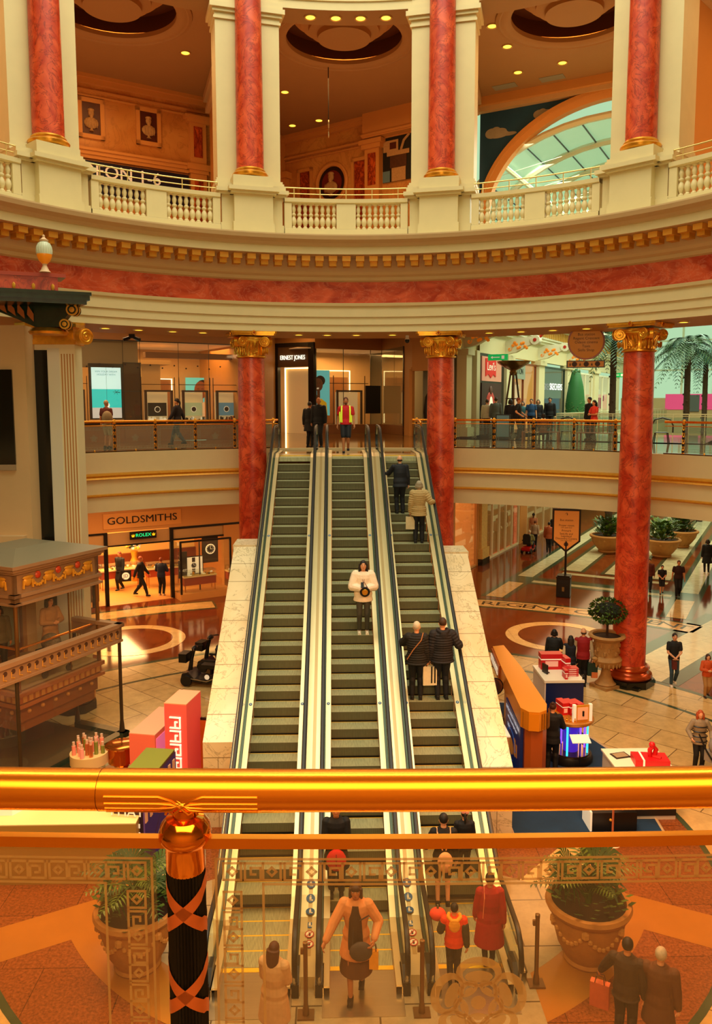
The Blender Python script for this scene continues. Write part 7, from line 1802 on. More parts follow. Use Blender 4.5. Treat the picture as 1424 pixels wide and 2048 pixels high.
    R2 += [(1.475, .075 + g * .5, .068 + g * .5, 0)]
    if ts == 'puffer':
        R3 = []
        for i in range(26):
            z = hem + (1.44 - hem) * i / 25; j = 0
            while j < len(R2) - 2 and R2[j + 1][0] < z: j += 1
            a, b = R2[j], R2[j + 1]; t_ = max(0, min(1, (z - a[0]) / max(1e-4, b[0] - a[0]))); q = .010 * (1 if i % 2 else -1); R3.append((z, a[1] + (b[1] - a[1]) * t_ + q, a[2] + (b[2] - a[2]) * t_ + q, 0))
        R2 = R3 + [(1.475, .085, .08, 0)]
    loft(m, R2, tf=lambda p: tf(p) if p.z > .7 else p)
    sl = {'tee': 'short', 'vest': None}.get(ts, 'long')
    for k in (0, 1):
        S, E_2, W_2 = J['S%d' % k], J['E%d' % k], J['W%d' % k]
        if sl is None: m.ball(S, .07, 10); continue
        b_ = .10 if ts == 'puffer' else 0; st_ = 9 if ts == 'puffer' else 1
        m.ball(S - Vector((0, 0, .005)), .056 + g, 12)
        if sl == 'short': seg(m, S, S.lerp(E_2, .62), .052 + g, .050 + g * 1.3)
        else:
            gg = g * (1.25 if ts == 'sweat' else 1); seg(m, S, E_2, .052 + gg, .042 + gg, band=b_, steps=st_); seg(m, E_2, E_2.lerp(W_2, .93), .042 + gg, .030 + gg * .75, band=b_, steps=st_)
    if ts in ('hoodie', 'puffer', 'coat') and (len(top) > 3): m.tube([tf(Vector((x, y, z))) for x, y, z in ((-.09, .05, 1.47), (-.11, -.04, 1.47), (-.05, -.12, 1.44), (.05, -.12, 1.44), (.11, -.04, 1.47), (.09, .05, 1.47))], .04, 8); m.ball(tf(Vector((0, -.12, 1.38))), (.10, .05, .10), 10)
    names = {'tee': 't_shirt', 'jacket': 'jacket', 'puffer': 'padded_jacket', 'sweat': 'sweatshirt', 'coat': 'coat', 'vest': 'padded_vest', 'cardigan': 'cardigan', 'hoodie': 'hoodie'}
    fin(m, names[ts], root, vox, cmat(tc_))
    if ts == 'vest':
        m = M(); loft(m, [(z, rx + .012, ry + .012, yo) for z, rx, ry, yo in rings[1:]], tf=tf)
        for k in (0, 1): S, E_2, W_2 = J['S%d' % k], J['E%d' % k], J['W%d' % k]; seg(m, S, E_2, .066, .056); seg(m, E_2, E_2.lerp(W_2, .93), .056, .042)
        fin(m, 'shirt', root, vox, cmat(top[3] if len(top) > 3 else 'c8b088'))
    bc, bs_ = bottom[0], bottom[1]; m = M()
    m.ball((0, 0, .90), (.172 * fat, .13 * fat, .10), 16)
    if bs_ in ('trousers', 'leggings', 'shorts', 'wide'):
        gg = {'trousers': .02, 'leggings': .008, 'shorts': .014, 'wide': .035}[bs_]
        for k in (0, 1):
            Hp, Kn, An = J['H%d' % k], J['K%d' % k], J['A%d' % k]
            if bs_ == 'shorts': seg(m, Hp, Hp.lerp(Kn, .92), .085 * fat + gg, .062 + gg * 1.2)
            else: seg(m, Hp, Kn, .082 * fat + gg, .056 + gg); seg(m, Kn, Kn.lerp(An, .93), .056 + gg, .042 + gg * .9); m.ball(Kn.lerp(An, .28) - Vector((0, .012, 0)), (.052 + gg, .058 + gg, .11), 10)
        nm = 'shorts' if bs_ == 'shorts' else 'trousers'
    else:
        hz = bottom[2] if len(bottom) > 2 else .42
        loft(m, [(hz, .24, .20 + abs(stride) * .4, 0), (hz + .03, .235, .195 + abs(stride) * .35, 0), (.70, .20, .155, 0), (.92, .17 * fat, .125 * fat, 0), (1.0, .15, .11, 0)]); nm = 'skirt'
    fin(m, nm, root, vox, cmat(bc))
    m = M()
    for k, sd in ((0, -1), (1, 1)):
        An = J['A%d' % k]; tip = .035 if (stride and sd < 0) else 0
        m.ball(An + Vector((0, .045, -.045)), (.045, .105, .036), 12); m.ball(An + Vector((0, -.02, -.03)), (.043, .052, .05), 10); m.box(An.x - .04, An.x + .04, An.y - .065, An.y + .14, An.z - .085, An.z - .062)
    fin(m, 'shoes', root, min(vox, .013), cmat(shoes))
    hcx, hs = hair
    if hs != 'none':
        m = M()
        o = lambda x, y, z: hc + Vector((x, y, z))
        if hs == 'bald': m.ball(o(0, -.028, -.028), (.081, .075, .045), 14)
        else:
            m.ball(o(0, -.014, .026), (.083, .096, .098), 18)
            if hs in ('long', 'longback'): loft_pts = [(o(0, -.05, .02), .085), (o(0, -.07, -.08), .085), (o(0, -.085, -.20), .075), (o(0, -.09, -.32), .05)]; m.tube([p for p, _ in loft_pts], [q for _, q in loft_pts], 12, sx=1.25)
            if hs in ('long', 'bob'):
                for sd in (-1, 1): m.tube([o(sd * .07, .0, .03), o(sd * .082, .01, -.06), o(sd * .085, .005, -.15 if hs == 'long' else -.10)], [.032, .034, .026], 8)
            if hs == 'bob': m.ball(o(0, -.03, -.04), (.088, .08, .085), 14)
            if hs in ('bun',): m.ball(o(0, -.06, .11), .04, 10)
            if hs == 'pony': m.tube([o(0, -.09, .04), o(0, -.13, -.05), o(0, -.12, -.18)], [.035, .035, .018], 8)
            if hs == 'ponyup': m.tube([o(0, -.06, .10), o(0, -.10, .10), o(.0, -.13, -.02)], [.035, .04, .02], 8)
            if hs == 'fringe': m.ball(o(0, .06, .055), (.065, .035, .045), 12); m.ball(o(0, -.03, -.04), (.09, .08, .09), 14); [m.tube([o(sd * .07, .03, .05), o(sd * .08, .02, -.10)], [.03, .022], 8) for sd in (-1, 1)]
            if hs == 'hat': m.tube([o(.11 * cos(a), .12 * sin(a), .05) for a in [i * pi / 6 for i in range(12)]], .012, 6, closed=True)
        fin(m, 'hair', root, min(vox, .011), mat('hair_' + hcx, hcx, .6, var=.3, vs=30))
    if face:
        ey = mat('eye_dark', '140c08', .3)
        m = m_(mat('eye_white', 'e8e0d0', .3))
        for sd in (-1, 1): m.use(mat('eye_white', '')).ball(hc + Vector((sd * .030, .078, .014)), (.013, .008, .008), 8); m.use(ey).ball(hc + Vector((sd * .030, .085, .014)), (.006, .004, .006), 6); m.use(mat('hair_' + hcx, hcx)).box(hc.x + sd * .030 - .018, hc.x + sd * .030 + .018, hc.y + .082, hc.y + .092, hc.z + .030, hc.z + .036)
        m.build('eyes', root); m_(mat('lip', '8c3428', .5)).ball(hc + Vector((0, .086, -.050)), (.022, .009, .006), 8).build('mouth', root)
    if extra: extra(root, J, tf, hc, vox)
    root['_J'] = 0; del root['_J']
    root_j[root.name] = J
    return root
root_j = {}
def onroot(root, p):      # local body point -> world
    bpy.context.view_layer.update(); return root.matrix_world @ p
def bag(name, lb, root, k, w_, d_, h_, col, handle='5a3820', paper=True, drop=.10, group=None, rz=None, deco=None):
    s_ = root.scale[0]; J = root_j[root.name]; R_ = Matrix.Rotation(root.rotation_euler[2], 4, 'Z')
    wpos = Vector(root.location) + R_ @ (J['W%d' % k] * s_)
    t = thing(name, lb, 'bag', (wpos.x, wpos.y, wpos.z - .08 - drop - h_), root.rotation_euler[2] if rz is None else rz, group)
    m = m_(cmat(col, .6)); m.prism([(-w_ / 2, -d_ / 2), (w_ / 2, -d_ / 2), (w_ / 2, d_ / 2), (-w_ / 2, d_ / 2)], 0, h_); m.build('body', t)
    m = m_(cmat(handle))
    for y in (-d_ / 2, d_ / 2): m.tube([(-w_ * .25, y, h_), (-w_ * .18, y * .5, h_ + drop), (w_ * .18, y * .5, h_ + drop), (w_ * .25, y, h_)], .008, 5)
    m.build('handle', t)
    if deco: deco(t, w_, d_, h_)
    return t
NEAR, MID, FAR = .0085, .011, .018

def ride(x, y, ph):
    # stand in the middle of the escalator tread nearest to y
    n = ceil((Y0 - y) / DY + ph - 1 - 1e-6); return (x, Y0 - (n + 1 - ph) * DY + .17, max(.02, ZJ - (n - ph) * DZ))
# ---- man in the red shirt and hi-vis vest at the head of the middle escalator
def hivis(root, J, tf, hc, vox):
    m = m_(mat('hivis', 'd8e83c', .5, emit='c8e020', es=.25))
    for sd in (-1, 1):
        m.tube([tf(Vector((sd * .125, .105, .95))), tf(Vector((sd * .13, .130, 1.12))), tf(Vector((sd * .13, .125, 1.32))), tf(Vector((sd * .12, .03, 1.455)))], [.024, .025, .026, .024], 6, sx=1.0)
        m.tube([tf(Vector((sd * .165, .03, .95))), tf(Vector((sd * .18, .03, 1.2))), tf(Vector((sd * .19, .0, 1.36)))], [.03, .03, .03], 6)
    m.build('hi_vis_vest', root)
    m_(mat('skin_mid', SK['mid'], .5)).build('x') if False else None
    m_(mat('hair_5c2c14', '5c2c14', .7)).ball(hc + Vector((0, .062, -.07)), (.045, .04, .04), 10).build('beard', root)
person('man in a red shirt and yellow safety vest at the head of the middle escalator', (.34, 27.1, Z1), 180, 1.88, MID, 'mid', ('5c2c14', 'short'), ('c4141c', 'tee'), ('14141a', 'shorts'), '0c0c0e', ('down', 'down'), .10, 0, True, extra=hivis)
person('person in a long dark coat, left of the pair beside the lit entrance', (-1.0, 31.0, Z1), 20, 1.74, FAR, 'mid', ('1c1410', 'short'), ('1a1614', 'coat', .6), ('141214', 'trousers'))
person('person in a dark jacket, right of the pair beside the lit entrance', (-.64, 30.5, Z1), 200, 1.90, FAR, 'mid', ('2a1810', 'bald'), ('121216', 'jacket'), ('101014', 'trousers'))
# ---- right escalator, going up
person('balding man in a dark jacket, highest rider on the right escalator', ride(1.82, 22.45, .55), -8, 1.66, MID, 'pale', ('2c1c12', 'bald'), ('14161e', 'jacket', .78), ('101018', 'trousers'), arms=('railf', 'down'), lean=.08, width=1.12)
w = person('woman with grey bob in a quilted beige jacket on the right escalator', ride(2.24, 21.6, .55), 4, 1.70, MID, 'pale', ('9c9078', 'bob'), ('b09460', 'puffer', .76), ('0e0e12', 'trousers'), arms=('down', 'rail'), female=True)
bag('shopping_bag', 'pale soft bag in the left hand of the woman in the quilted jacket', w, 0, .24, .08, .34, 'c8b890', drop=.05)
p1 = person('white haired person in a black padded jacket on the right escalator, left of the pair', ride(1.72, 16.85, .55), 6, 1.72, NEAR, 'pale', ('c8b8a0', 'short'), ('14120f', 'puffer', .80), ('0c0c0f', 'trousers'), arms=('railf', 'down'), female=True, width=1.15,
   extra=lambda root, J, tf, hc, vox: m_(cmat('a86c3c')).tube([Vector((-.20, -.13, .92)), Vector((-.07, -.185, 1.15)), Vector((.10, -.165, 1.36)), Vector((.14, -.04, 1.49))], .011, 5).build('bag_strap', root))
p2 = person('man in a black hooded padded jacket on the right escalator, right of the pair', ride(2.28, 16.85, .55), -4, 1.80, NEAR, 'pale', ('3c2414', 'short'), ('16141a', 'puffer', .80, 1), ('0e1018', 'trousers'), arms=('down', 'rail'), width=1.15)
bag('shopping_bag', 'white and black striped carrier bag held between the pair in padded jackets', p2, 0, .30, .10, .42, 'dcd0b0', drop=.08, deco=lambda t, w_, d_, h_: m_(blackf).box(.02, .05, -d_ / 2 - .005, -d_ / 2, .05, h_).box(.09, .12, -d_ / 2 - .005, -d_ / 2, .05, h_).build('stripe', t))
# ---- woman in white sweatshirt on the middle escalator
def lany(root, J, tf, hc, vox):
    m_(cmat('7c1c1c')).tube([Vector((-.05, .02, 1.49)), Vector((-.035, .16, 1.38)), Vector((.0, .20, 1.2)), Vector((.035, .16, 1.38)), Vector((.05, .02, 1.49))], .008, 5).build('lanyard', root)
    T = Matrix.Translation((0.03, .235, 1.06)) @ Matrix.Rotation(-pi / 2, 4, 'X')
    m_(cmat('e0ccac')).lathe([(.05, -.01), (.05, 0)], 12, T=Matrix.Translation((0, 0, -3))).build('cuff', root) if False else None
w = person('dark haired woman in a white sweatshirt looking at her phone on the middle escalator', ride(.63, 18.5, 0.0), 180, 1.76, NEAR, 'pale', ('140c0a', 'long'), ('e8d8c0', 'sweat', .78), ('3c3a30', 'leggings'), 'e0d4c0', ('front', 'front'), 0, .04, True, True, extra=lany)
t = thing('round_bag', 'round black bag with a gold disc held by the woman in the white sweatshirt', 'bag', (.66, 18.20, 4.36)); RXn = RX
m_(blackm).lathe([(.105, -.03), (.12, 0), (.105, .03)], 28, T=RX).build('body', t); m_(gold).lathe([(.07, .032), (.06, .04), (.001, .04)], 24, cap=False, T=RX).build('disc', t); m_(cmat('5a1c28')).tube([(-.08, 0, .08), (-.02, .0, .24), (.06, 0, .1)], .012, 5).build('handle', t)
t = thing('phone', 'black phone in the hands of the woman in the white sweatshirt', 'phone', (.60, 18.17, 4.51)); t.rotation_euler = (-.6, 0, 0); m_(blackf).box(-.035, .035, -.005, .005, -.05, .09).build('case', t)
# ---- lower middle escalator: person in black and red
w = person('person in black with a red bag riding the middle escalator, head hidden by the handrail', ride(-.02, 13.25, 0.0), 180, 1.66, NEAR, 'mid', ('1c120c', 'short'), ('0c0a0c', 'coat', .55), ('0c0a0c', 'trousers'), arms=('belly', 'belly'), female=True)
t = thing('red_bag', 'red rounded bag held against the body of the rider in black', 'bag', (-.02, 12.74, 1.08)); m_(cmat('c01410')).ball((0, 0, 0), (.17, .09, .19), 16).build('body', t); m_(cmat('6c0c08')).box(-.006, .006, -.095, -.08, -.15, .15).build('seam', t)
# ---- woman with backpack and child
w = person('person in black with bare calves and a beige backpack on the right escalator', ride(1.80, 13.05, .55), 3, 1.64, NEAR, 'pale', ('14100c', 'short'), ('0e0c0e', 'jacket', .80), ('100e10', 'shorts'), '0c0c0e', ('rail', 'down'), female=True,
   extra=lambda root, J, tf, hc, vox: m_(cmat('e0a878')).tube([Vector((-.12, .02, 1.46)), Vector((-.11, -.16, 1.38)), Vector((-.03, -.2, 1.15))], .012, 5).tube([Vector((.12, .02, 1.46)), Vector((.11, -.16, 1.38)), Vector((.03, -.2, 1.15))], .012, 5).build('backpack_strap', root))
t = thing('backpack', 'small beige backpack on the back of the rider in black', 'bag', (1.80, 12.64, 1.0)); m_(cmat('e8b080')).ball((0, 0, .08), (.13, .07, .17), 16).build('body', t); m_(cmat('c88c5c')).ball((0, -.06, .0), (.09, .03, .08), 12).build('pocket', t)
person('child in dark clothes with a pink hair bow on the right escalator', ride(2.22, 13.1, .55), 0, 1.28, NEAR, 'pale', ('140e0a', 'pony'), ('121014', 'jacket', .78), ('0e0e12', 'trousers'), female=True, extra=lambda root, J, tf, hc, vox: m_(cmat('f09c84')).ball(hc + Vector((-.04, -.09, .09)), (.05, .02, .04), 8).ball(hc + Vector((.05, -.09, .08)), (.05, .02, .04), 8).build('hair_bow', root))
# ---- woman in beige cardigan leaving the middle escalator
w = person('woman in a peach cardigan and brown floral dress stepping off the middle escalator', (.27, 11.0, .02), 186, 1.80, NEAR, 'mid', ('3c2010', 'fringe'), ('d89058', 'cardigan', .62), ('5a3418', 'skirt', .40), '2c1a10', ('hip', (.42, .28, .94)), .13, .06, True, True,
   extra=lambda root, J, tf, hc, vox: m_(mat('floral', '3a2210', .7, var=.8, vs=60)).tube([tf(Vector((0, .085, .80))), tf(Vector((0, .125, 1.0))), tf(Vector((0, .13, 1.25))), tf(Vector((0, .09, 1.42)))], [.12, .10, .085, .05], 10).build('dress_front', root))
root_w = w
bag('paper_bag', 'small yellow paper bag in the hand of the woman in the peach cardigan', w, 0, .13, .06, .28, 'e8a020', drop=.08)
t = thing('handbag', 'dark grey shoulder bag at the front of the woman in the peach cardigan', 'bag', (.33, 10.72, .78)); m_(cmat('4c4038')).ball((0, 0, .12), (.17, .06, .15), 14).build('body', t); m_(cmat('3c3028')).tube([(-.12, 0, .2), (-.1, .06, .5), (.12, .08, .62)], .01, 5).build('strap', t)
# ---- boy and woman in red at the foot of the right escalator
w = person('boy in an orange and yellow hooded top at the foot of the right escalator', (1.74, 11.2, .02), 6, 1.27, NEAR, 'tan', ('0e0a08', 'short'), ('e83c0c', 'hoodie', .84), ('2c2018', 'trousers'), '141010', ((-.20, .26, 1.05), 'down'), .05,
   extra=lambda root, J, tf, hc, vox: fin(m_(cmat('f0a028')).tube([Vector(p) for p in ((-.10, .06, 1.46), (-.12, -.05, 1.46), (-.05, -.13, 1.43), (.05, -.13, 1.43), (.12, -.05, 1.46), (.10, .06, 1.46))], .045, 8).ball((0, -.135, 1.33), (.12, .055, .14), 12), 'hood', root, NEAR, None))
for k in (0, 1):
    J = root_j[w.name]; m = M(); S, E_2, W_2 = J['S%d' % k], J['E%d' % k], J['W%d' % k]; seg(m, S.lerp(E_2, .35), E_2, .094, .082); seg(m, E_2, E_2.lerp(W_2, .9), .082, .064); fin(m, 'sleeve', w, NEAR, cmat('3c3420'))
t = thing('soft_toy', 'round coral red soft toy held by the boy in orange', 'toy', (1.52, 11.42, .98)); m_(cmat('e84830')).ball((0, 0, 0), (.13, .10, .10), 14).build('body', t); m_(cmat('5c5c40')).lathe([(.02, .09), (.015, .15)], 8).build('stem', t)
w = person('woman in a long dark red coat stepping onto the right escalator', (2.34, 11.55, .02), 2, 1.52, NEAR, 'mid', ('1c0e0a', 'short'), ('9c1410', 'coat', .44), ('1c1614', 'leggings'), '241410', ('down', 'down'), .05, female=True, width=1.15,
   extra=lambda root, J, tf, hc, vox: m_(cmat('d87850')).tube([Vector((-.10, .02, 1.49)), Vector((-.12, -.17, 1.36)), Vector((-.14, -.17, 1.0))], .008, 5).build('bag_strap', root))
# ---- near bottom
person('long brown haired woman in a pale fluffy coat at the bottom edge', (-.86, 10.08, 0), 20, 1.52, NEAR, 'pale', ('4a2410', 'longback'), ('c8a070', 'coat', .5), ('2c241c', 'trousers'), arms=('belly', 'belly'), female=True, width=1.1)
w = person('dark haired person in a brown jacket with red collar at the lower right edge', (3.88, 9.95, 0), 30, 1.58, NEAR, 'tan', ('1c100a', 'short'), ('3c2818', 'jacket', .82), ('2c1c14', 'trousers'), arms=('out', 'down'))
bag('tote_bag', 'pale and red tote carried by the person with the red collar', w, 0, .26, .1, .36, 'c8603c', drop=.1)
person('grey haired person in a brown coat at the far lower right', (4.25, 9.75, 0), 30, 1.58, MID, 'pale', ('b8a890', 'short'), ('5c3418', 'coat', .6), ('3c2014', 'trousers'), arms=('belly', 'down'))
# ---- right: three by the urn
w = person('woman in a dark jacket with brown paper bag, left of three by the urn', (6.78, 24.2, 0), 18, 1.70, MID, 'pale', ('140e0a', 'bob'), ('10161a', 'jacket', .76), ('5c6458', 'trousers'), '1c1c1c', ('down', 'front'), .10, female=True, width=1.1)
bag('paper_bag', 'large brown paper bag carried by the woman in the dark jacket', w, 0, .34, .16, .44, 'b87c3c', drop=.07)
person('young person in a navy vest with white sleeves, middle of the three by the urn', (7.2, 23.85, 0), 14, 1.60, MID, 'pale', ('1c120c', 'longback'), ('0e1626', 'vest', .80, 'd8c8a8'), ('0e0e14', 'trousers'), female=True)
w = person('balding man in a dark red padded vest, right of the three by the urn', (7.56, 23.75, 0), 8, 1.86, MID, 'pale', ('3c2414', 'bald'), ('8c0c14', 'vest', .84, 'a89878'), ('101014', 'trousers'), arms=('down', 'down'), stride=.06)
bag('carrier_bag', 'dark green carrier bag with orange pattern held by the man in the red vest', w, 1, .30, .12, .40, '0c2c20', drop=.05, deco=lambda t, w_, d_, h_: m_(cmat('c86c38')).box(-w_ * .1, w_ / 2 + .004, -d_ / 2 - .006, d_ / 2, -.06, .12).build('pattern', t))
w = person('person in a black printed t-shirt and blue jeans walking right of the red column', (10.38, 23.75, 0), 190, 1.68, MID, 'pale', ('1c1410', 'short'), ('101214', 'tee'), ('2c4450', 'leggings'), 'd8ccb8', ('belly', 'belly'), .08, 0, True, True)
bag('shoulder_bag', 'dark red bag at the hip of the person in blue jeans', w, 1, .12, .2, .24, '5c1c14', drop=.02)
person('boy in a black t-shirt and shorts walking on the avenue bands', (14.86, 35.6, 0), 195, 1.35, FAR, 'pale', ('1c120c', 'short'), ('121212', 'tee'), ('14141a', 'shorts'), '181818', ('belly', 'belly'), .07)
person('man in a dark red t-shirt walking beside the boy', (15.33, 34.95, 0), 195, 1.70, FAR, 'tan', ('5c2c1c', 'short'), ('2c0c0c', 'tee'), ('101014', 'trousers'), '141414', ('down', 'down'), .10, width=1.12)
person('person half hidden behind the tall red column', (14.45, 36.1, 0), 190, 1.55, FAR, 'tan', ('3c2014', 'short'), ('5c2418', 'jacket'), ('1c1c24', 'trousers'))
person('woman in a black dress at the right edge of the avenue', (18.9, 39.8, 0), 15, 1.80, FAR, 'pale', ('2c2018', 'bob'), ('0c0e10', 'coat', .55), ('141414', 'leggings'), 'c8b8a0', female=True)
person('child in an orange top at the right edge near the column', (10.98, 22.8, 0), 185, 1.32, FAR, 'pale', ('3c2014', 'bob'), ('c8501c', 'jacket', .84), ('a87840', 'trousers'), '2c1c14', ('front', 'front'), .06, female=True)
w = person('red haired person in a checked overshirt with a pushchair at the right edge', (8.6, 18.1, 0), 190, 1.48, MID, 'pale', ('a8481c', 'long'), ('8c7c64', 'jacket', .78), ('14120f', 'trousers'), arms=('hip', 'hip'), female=True,
   extra=lambda root, J, tf, hc, vox: [m_(blackm).tube([tf(Vector((.20 * cos(a) * 1.0, .152 * sin(a), z))) for a in [i * pi / 10 for i in range(20)]], .016, 4, closed=True).build('check_band', root) for z in (.86, 1.0, 1.14, 1.28)])
t = thing('pushchair', 'grey pushchair at the right edge beside the person in the checked shirt', 'pushchair', (8.95, 17.7, 0), .4)
m_(cmat('8c8478')).ball((0, 0, .75), (.28, .3, .26), 16).box(-.22, .22, -.3, .3, .35, .6).build('seat', t); m_(blackm).tube([(-.25, -.35, .1), (-.25, .2, .6), (-.25, .5, 1.0), (.25, .5, 1.0), (.25, .2, .6), (.25, -.35, .1)], .02, 6).build('frame', t)
for x, y in ((-.27, -.35), (.27, -.35), (-.27, .3), (.27, .3)): m_(rubber).lathe([(.11, -.02), (.12, 0), (.11, .02)], 16, T=Matrix.Translation((x, y, .12)) @ Matrix.Rotation(pi / 2, 4, 'Y')).build('wheel', t)
person('shop assistant in black behind the gold kiosk poster', (5.08, 18.1, 0), 20, 1.70, MID, 'pale', ('3c1c0e', 'bun'), ('0c0a0c', 'jacket', .74), ('0c0a0c', 'trousers'), arms=('down', 'front'), female=True)
# ---- avenue walkers
person('woman with a long dark ponytail walking away down the avenue', (12.35, 49.4, 0), 20, 1.86, FAR, 'tan', ('140c0a', 'pony'), ('b87c60', 'tee'), ('3c3c3c', 'leggings'), female=True, stride=.08)
person('child in a grey top walking behind the scooter rider', (12.05, 47.8, 0), 20, 1.60, FAR, 'pale', ('5c2c18', 'short'), ('a89078', 'jacket', .86), ('141418', 'trousers'), stride=.08)
person('man in a rust brown sweater walking away down the avenue', (12.35, 45.7, 0), 20, 1.84, FAR, 'tan', ('1c120c', 'short'), ('9c4c24', 'jacket', .82), ('101014', 'trousers'), stride=.06, width=1.1)
person('person in a long black coat walking beside the sign board', (13.4, 48.3, 0), 20, 1.90, FAR, 'pale', ('2c1410', 'bob'), ('141012', 'coat', .5), ('101014', 'trousers'), female=True)
person('person in dark clothes right of the long black coat', (14.2, 50.3, 0), 20, 1.84, FAR, 'pale', ('140c0a', 'short'), ('101014', 'coat', .6), ('101014', 'trousers'))
person('grey haired rider seated on the red mobility scooter', (11.25, 45.85, .12), 30, 1.62, FAR, 'pale', ('c8bca8', 'short'), ('7c7848', 'jacket', .84), ('24242c', 'trousers'), arms=('front', 'front'), sit=True, width=1.15)
# ---- jeweller
w = person('man with a black and white drawstring bag inside the jeweller entrance', (-10.1, 37.1, .012), -150, 1.84, FAR, 'mid', ('6c2c14', 'short'), ('101218', 'jacket'), ('101014', 'trousers'), '3c3c3c', stride=.08)
t = thing('drawstring_bag', 'black drawstring bag with a white disc logo behind the man in the jeweller', 'bag', (-9.75, 36.75, .78), .3); m_(blackm).box(-.24, .24, -.08, .08, -.26, .26).build('body', t); m_(whit).lathe([(.17, .082), (.001, .084)], 24, cap=False, T=RX).build('disc', t); m_(blackf).text('JD', .22, Matrix.Translation((0, -.09, 0)) @ STAND, .004).build('lettering', t)
person('man in a black suit striding past the jeweller entrance', (-8.84, 35.85, .012), 95, 1.84, FAR, 'mid', ('8c3c1c', 'short'), ('0e0c10', 'jacket'), ('0c0c10', 'trousers'), arms=('swing', 'swing'), stride=.30)
person('man in a navy jumper standing at the watch counter, back turned', (-7.95, 36.0, .012), 10, 1.76, FAR, 'mid', ('7c3418', 'short'), ('141c34', 'jacket', .84), ('0e1018', 'trousers'), 'c8a888', arms=('front', 'front'))
# ---- first-floor gallery, left
person('woman in profile walking along the left gallery before the framed displays', (-6.3, 32.2, Z1), -80, 1.88, FAR, 'tan', ('140c0a', 'pony'), ('18141c', 'jacket'), ('3c4450', 'trousers'), arms=('swing', 'swing'), stride=.28, female=True)
w = person('person with a backpack and bare arm at the far left of the gallery', (-8.6, 27.4 + 3, Z1), 20, 1.80, FAR, 'tan', ('a88c68', 'short'), ('5c2418', 'tee'), ('b8a888', 'shorts'))
t = thing('rucksack', 'tan rucksack on the person at the far left of the gallery', 'bag', (-8.5, 30.15, Z1 + 1.15)); m_(cmat('8c7c5c')).ball((0, 0, 0), (.2, .14, .26), 14).build('body', t)
# ---- first-floor gallery, right
G2 = 'shoppers by the red-logo hoarding'
person('shopper in black by the grey shop window, leftmost on the right gallery', (6.85, 43.5, Z1), 10, 1.88, FAR, 'pale', ('140e0a', 'bob'), ('101014', 'coat', .5), ('101014', 'trousers'), female=True)
person('shopper with a dark ponytail in grey by the shop window', (7.5, 43.5, Z1), 10, 1.84, FAR, 'pale', ('140e0a', 'pony'), ('4c4440', 'jacket'), ('24242c', 'trousers'), female=True)
person('shopper in a cream top in front of the red-logo hoarding', (7.85, 41.6, Z1), 15, 1.86, FAR, 'pale', ('3c2a1c', 'short'), ('c8bca0', 'jacket'), ('24242c', 'trousers'))
person('shopper in a grey green jacket with dark rucksack before the hoarding', (8.25, 41.3, Z1), 12, 1.96, FAR, 'pale', ('3c2a1c', 'short'), ('5c6460', 'jacket'), ('1c1c20', 'trousers'))
person('shopper in a dark coat left of the man in black on the gallery', (8.4, 38.6, Z1), 30, 1.86, FAR, 'tan', ('1c120c', 'bob'), ('18161a', 'coat', .6), ('101014', 'trousers'), female=True)
person('man in a black t-shirt leaning at the gallery railing', (8.2, 36.0, Z1), 120, 1.92, FAR, 'tan', ('6c2c18', 'short'), ('0c0c10', 'tee'), ('101014', 'trousers'), arms=('hip', 'hip'), width=1.1)
person('seated person on the left gallery bench, back turned', (8.95, 34.45, Z1 + .02), 30, 1.6, FAR, 'tan', ('140c0a', 'bob'), ('5c3c28', 'jacket'), ('14141a', 'trousers'), sit=True, female=True, arms=('front', 'front'))
person('woman in a coral red top by the right gallery bench', (11.3, 34.9, Z1), 250, 1.80, FAR, 'tan', ('100a08', 'longback'), ('d83c2c', 'tee'), ('141418', 'trousers'), female=True, arms=('front', 'front'))
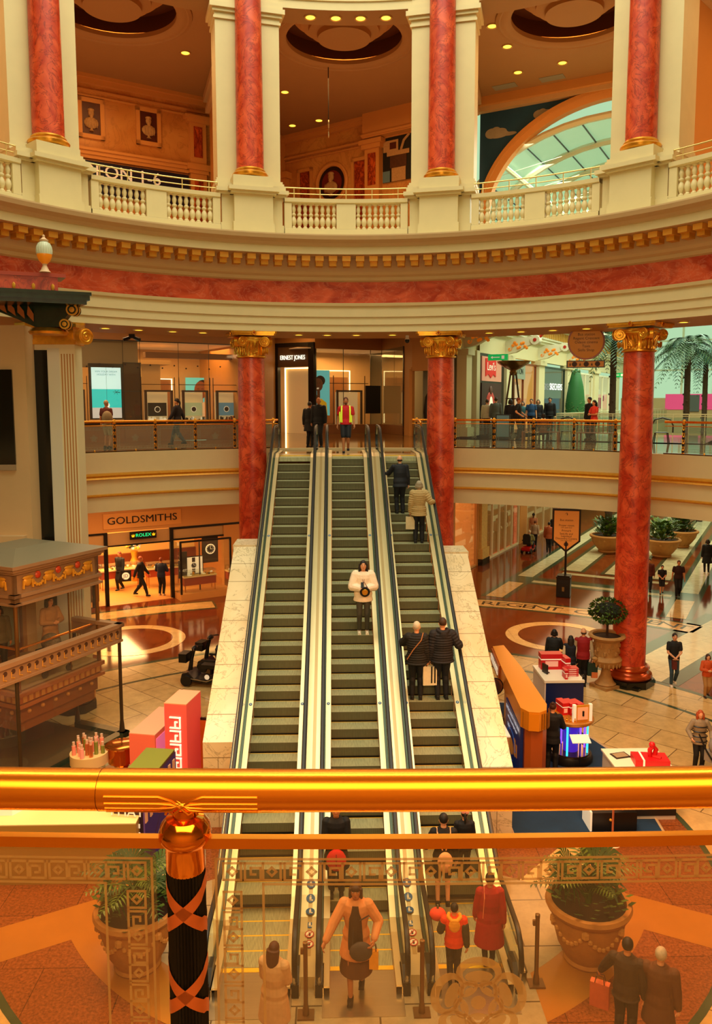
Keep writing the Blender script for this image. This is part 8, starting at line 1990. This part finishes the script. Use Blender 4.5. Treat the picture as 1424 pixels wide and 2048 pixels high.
person('person in black behind the woman in the coral top', (11.5, 36.2, Z1), 250, 1.94, FAR, 'tan', ('100a08', 'short'), ('100e12', 'jacket'), ('141418', 'trousers'))
person('man in a blue printed t-shirt before the dark shoe shop', (10.6, 43.4, Z1), 200, 1.90, FAR, 'pale', ('2c1810', 'short'), ('1c4470', 'tee'), ('1c1c24', 'trousers'), width=1.15)
person('woman in a teal top left of the man in blue', (10.25, 43.9, Z1), 200, 1.76, FAR, 'pale', ('2c1810', 'bob'), ('3c6c74', 'tee'), ('1c1c24', 'trousers'), female=True)
person('person in a dark jacket right of the man in blue', (11.1, 43.9, Z1), 200, 1.86, FAR, 'pale', ('4c3020', 'bob'), ('1c1c24', 'jacket'), ('1c1c24', 'trousers'), female=True)
person('man in black with a cap before the green topiary', (11.75, 43.9, Z1), 200, 1.98, FAR, 'pale', ('141010', 'hat'), ('101014', 'jacket'), ('101014', 'trousers'))
# ---- lift passengers
person('woman with long dark hair in a tan coat inside the glass lift', (-7.35, 20.3, 2.0), 130, 1.80, MID, 'pale', ('1c100a', 'long'), ('a87c50', 'coat', .6), ('3c2c20', 'trousers'), arms=('front', 'front'), face=True, female=True)
person('blurred person in patterned clothes at the left edge of the lift', (-8.35, 19.6, 2.0), 160, 1.75, FAR, 'mid', ('1c100a', 'bob'), ('5c5440', 'jacket', .8), ('24201c', 'trousers'), female=True)
t = thing('lift_pushchair', 'black pushchair with patterned hood inside the glass lift', 'pushchair', (-7.15, 19.75, 2.0), -.6)
m_(mat('patterned_hood', '6c5c48', .7, var=.8, vs=30)).ball((0, 0, .78), (.26, .24, .22), 16).build('hood', t); m_(blackm).box(-.22, .22, -.3, .2, .25, .62).build('seat', t); m_(steel).tube([(-.26, -.4, .12), (-.26, .1, .7)], .02, 6).tube([(.26, -.4, .12), (.26, .1, .7)], .02, 6).build('frame', t)
for x, y in ((-.27, -.4), (.27, -.4), (-.27, .3), (.27, .3)): m_(rubber).lathe([(.09, -.02), (.1, 0), (.09, .02)], 14, T=Matrix.Translation((x, y, .1)) @ Matrix.Rotation(pi / 2, 4, 'Y')).build('wheel', t)
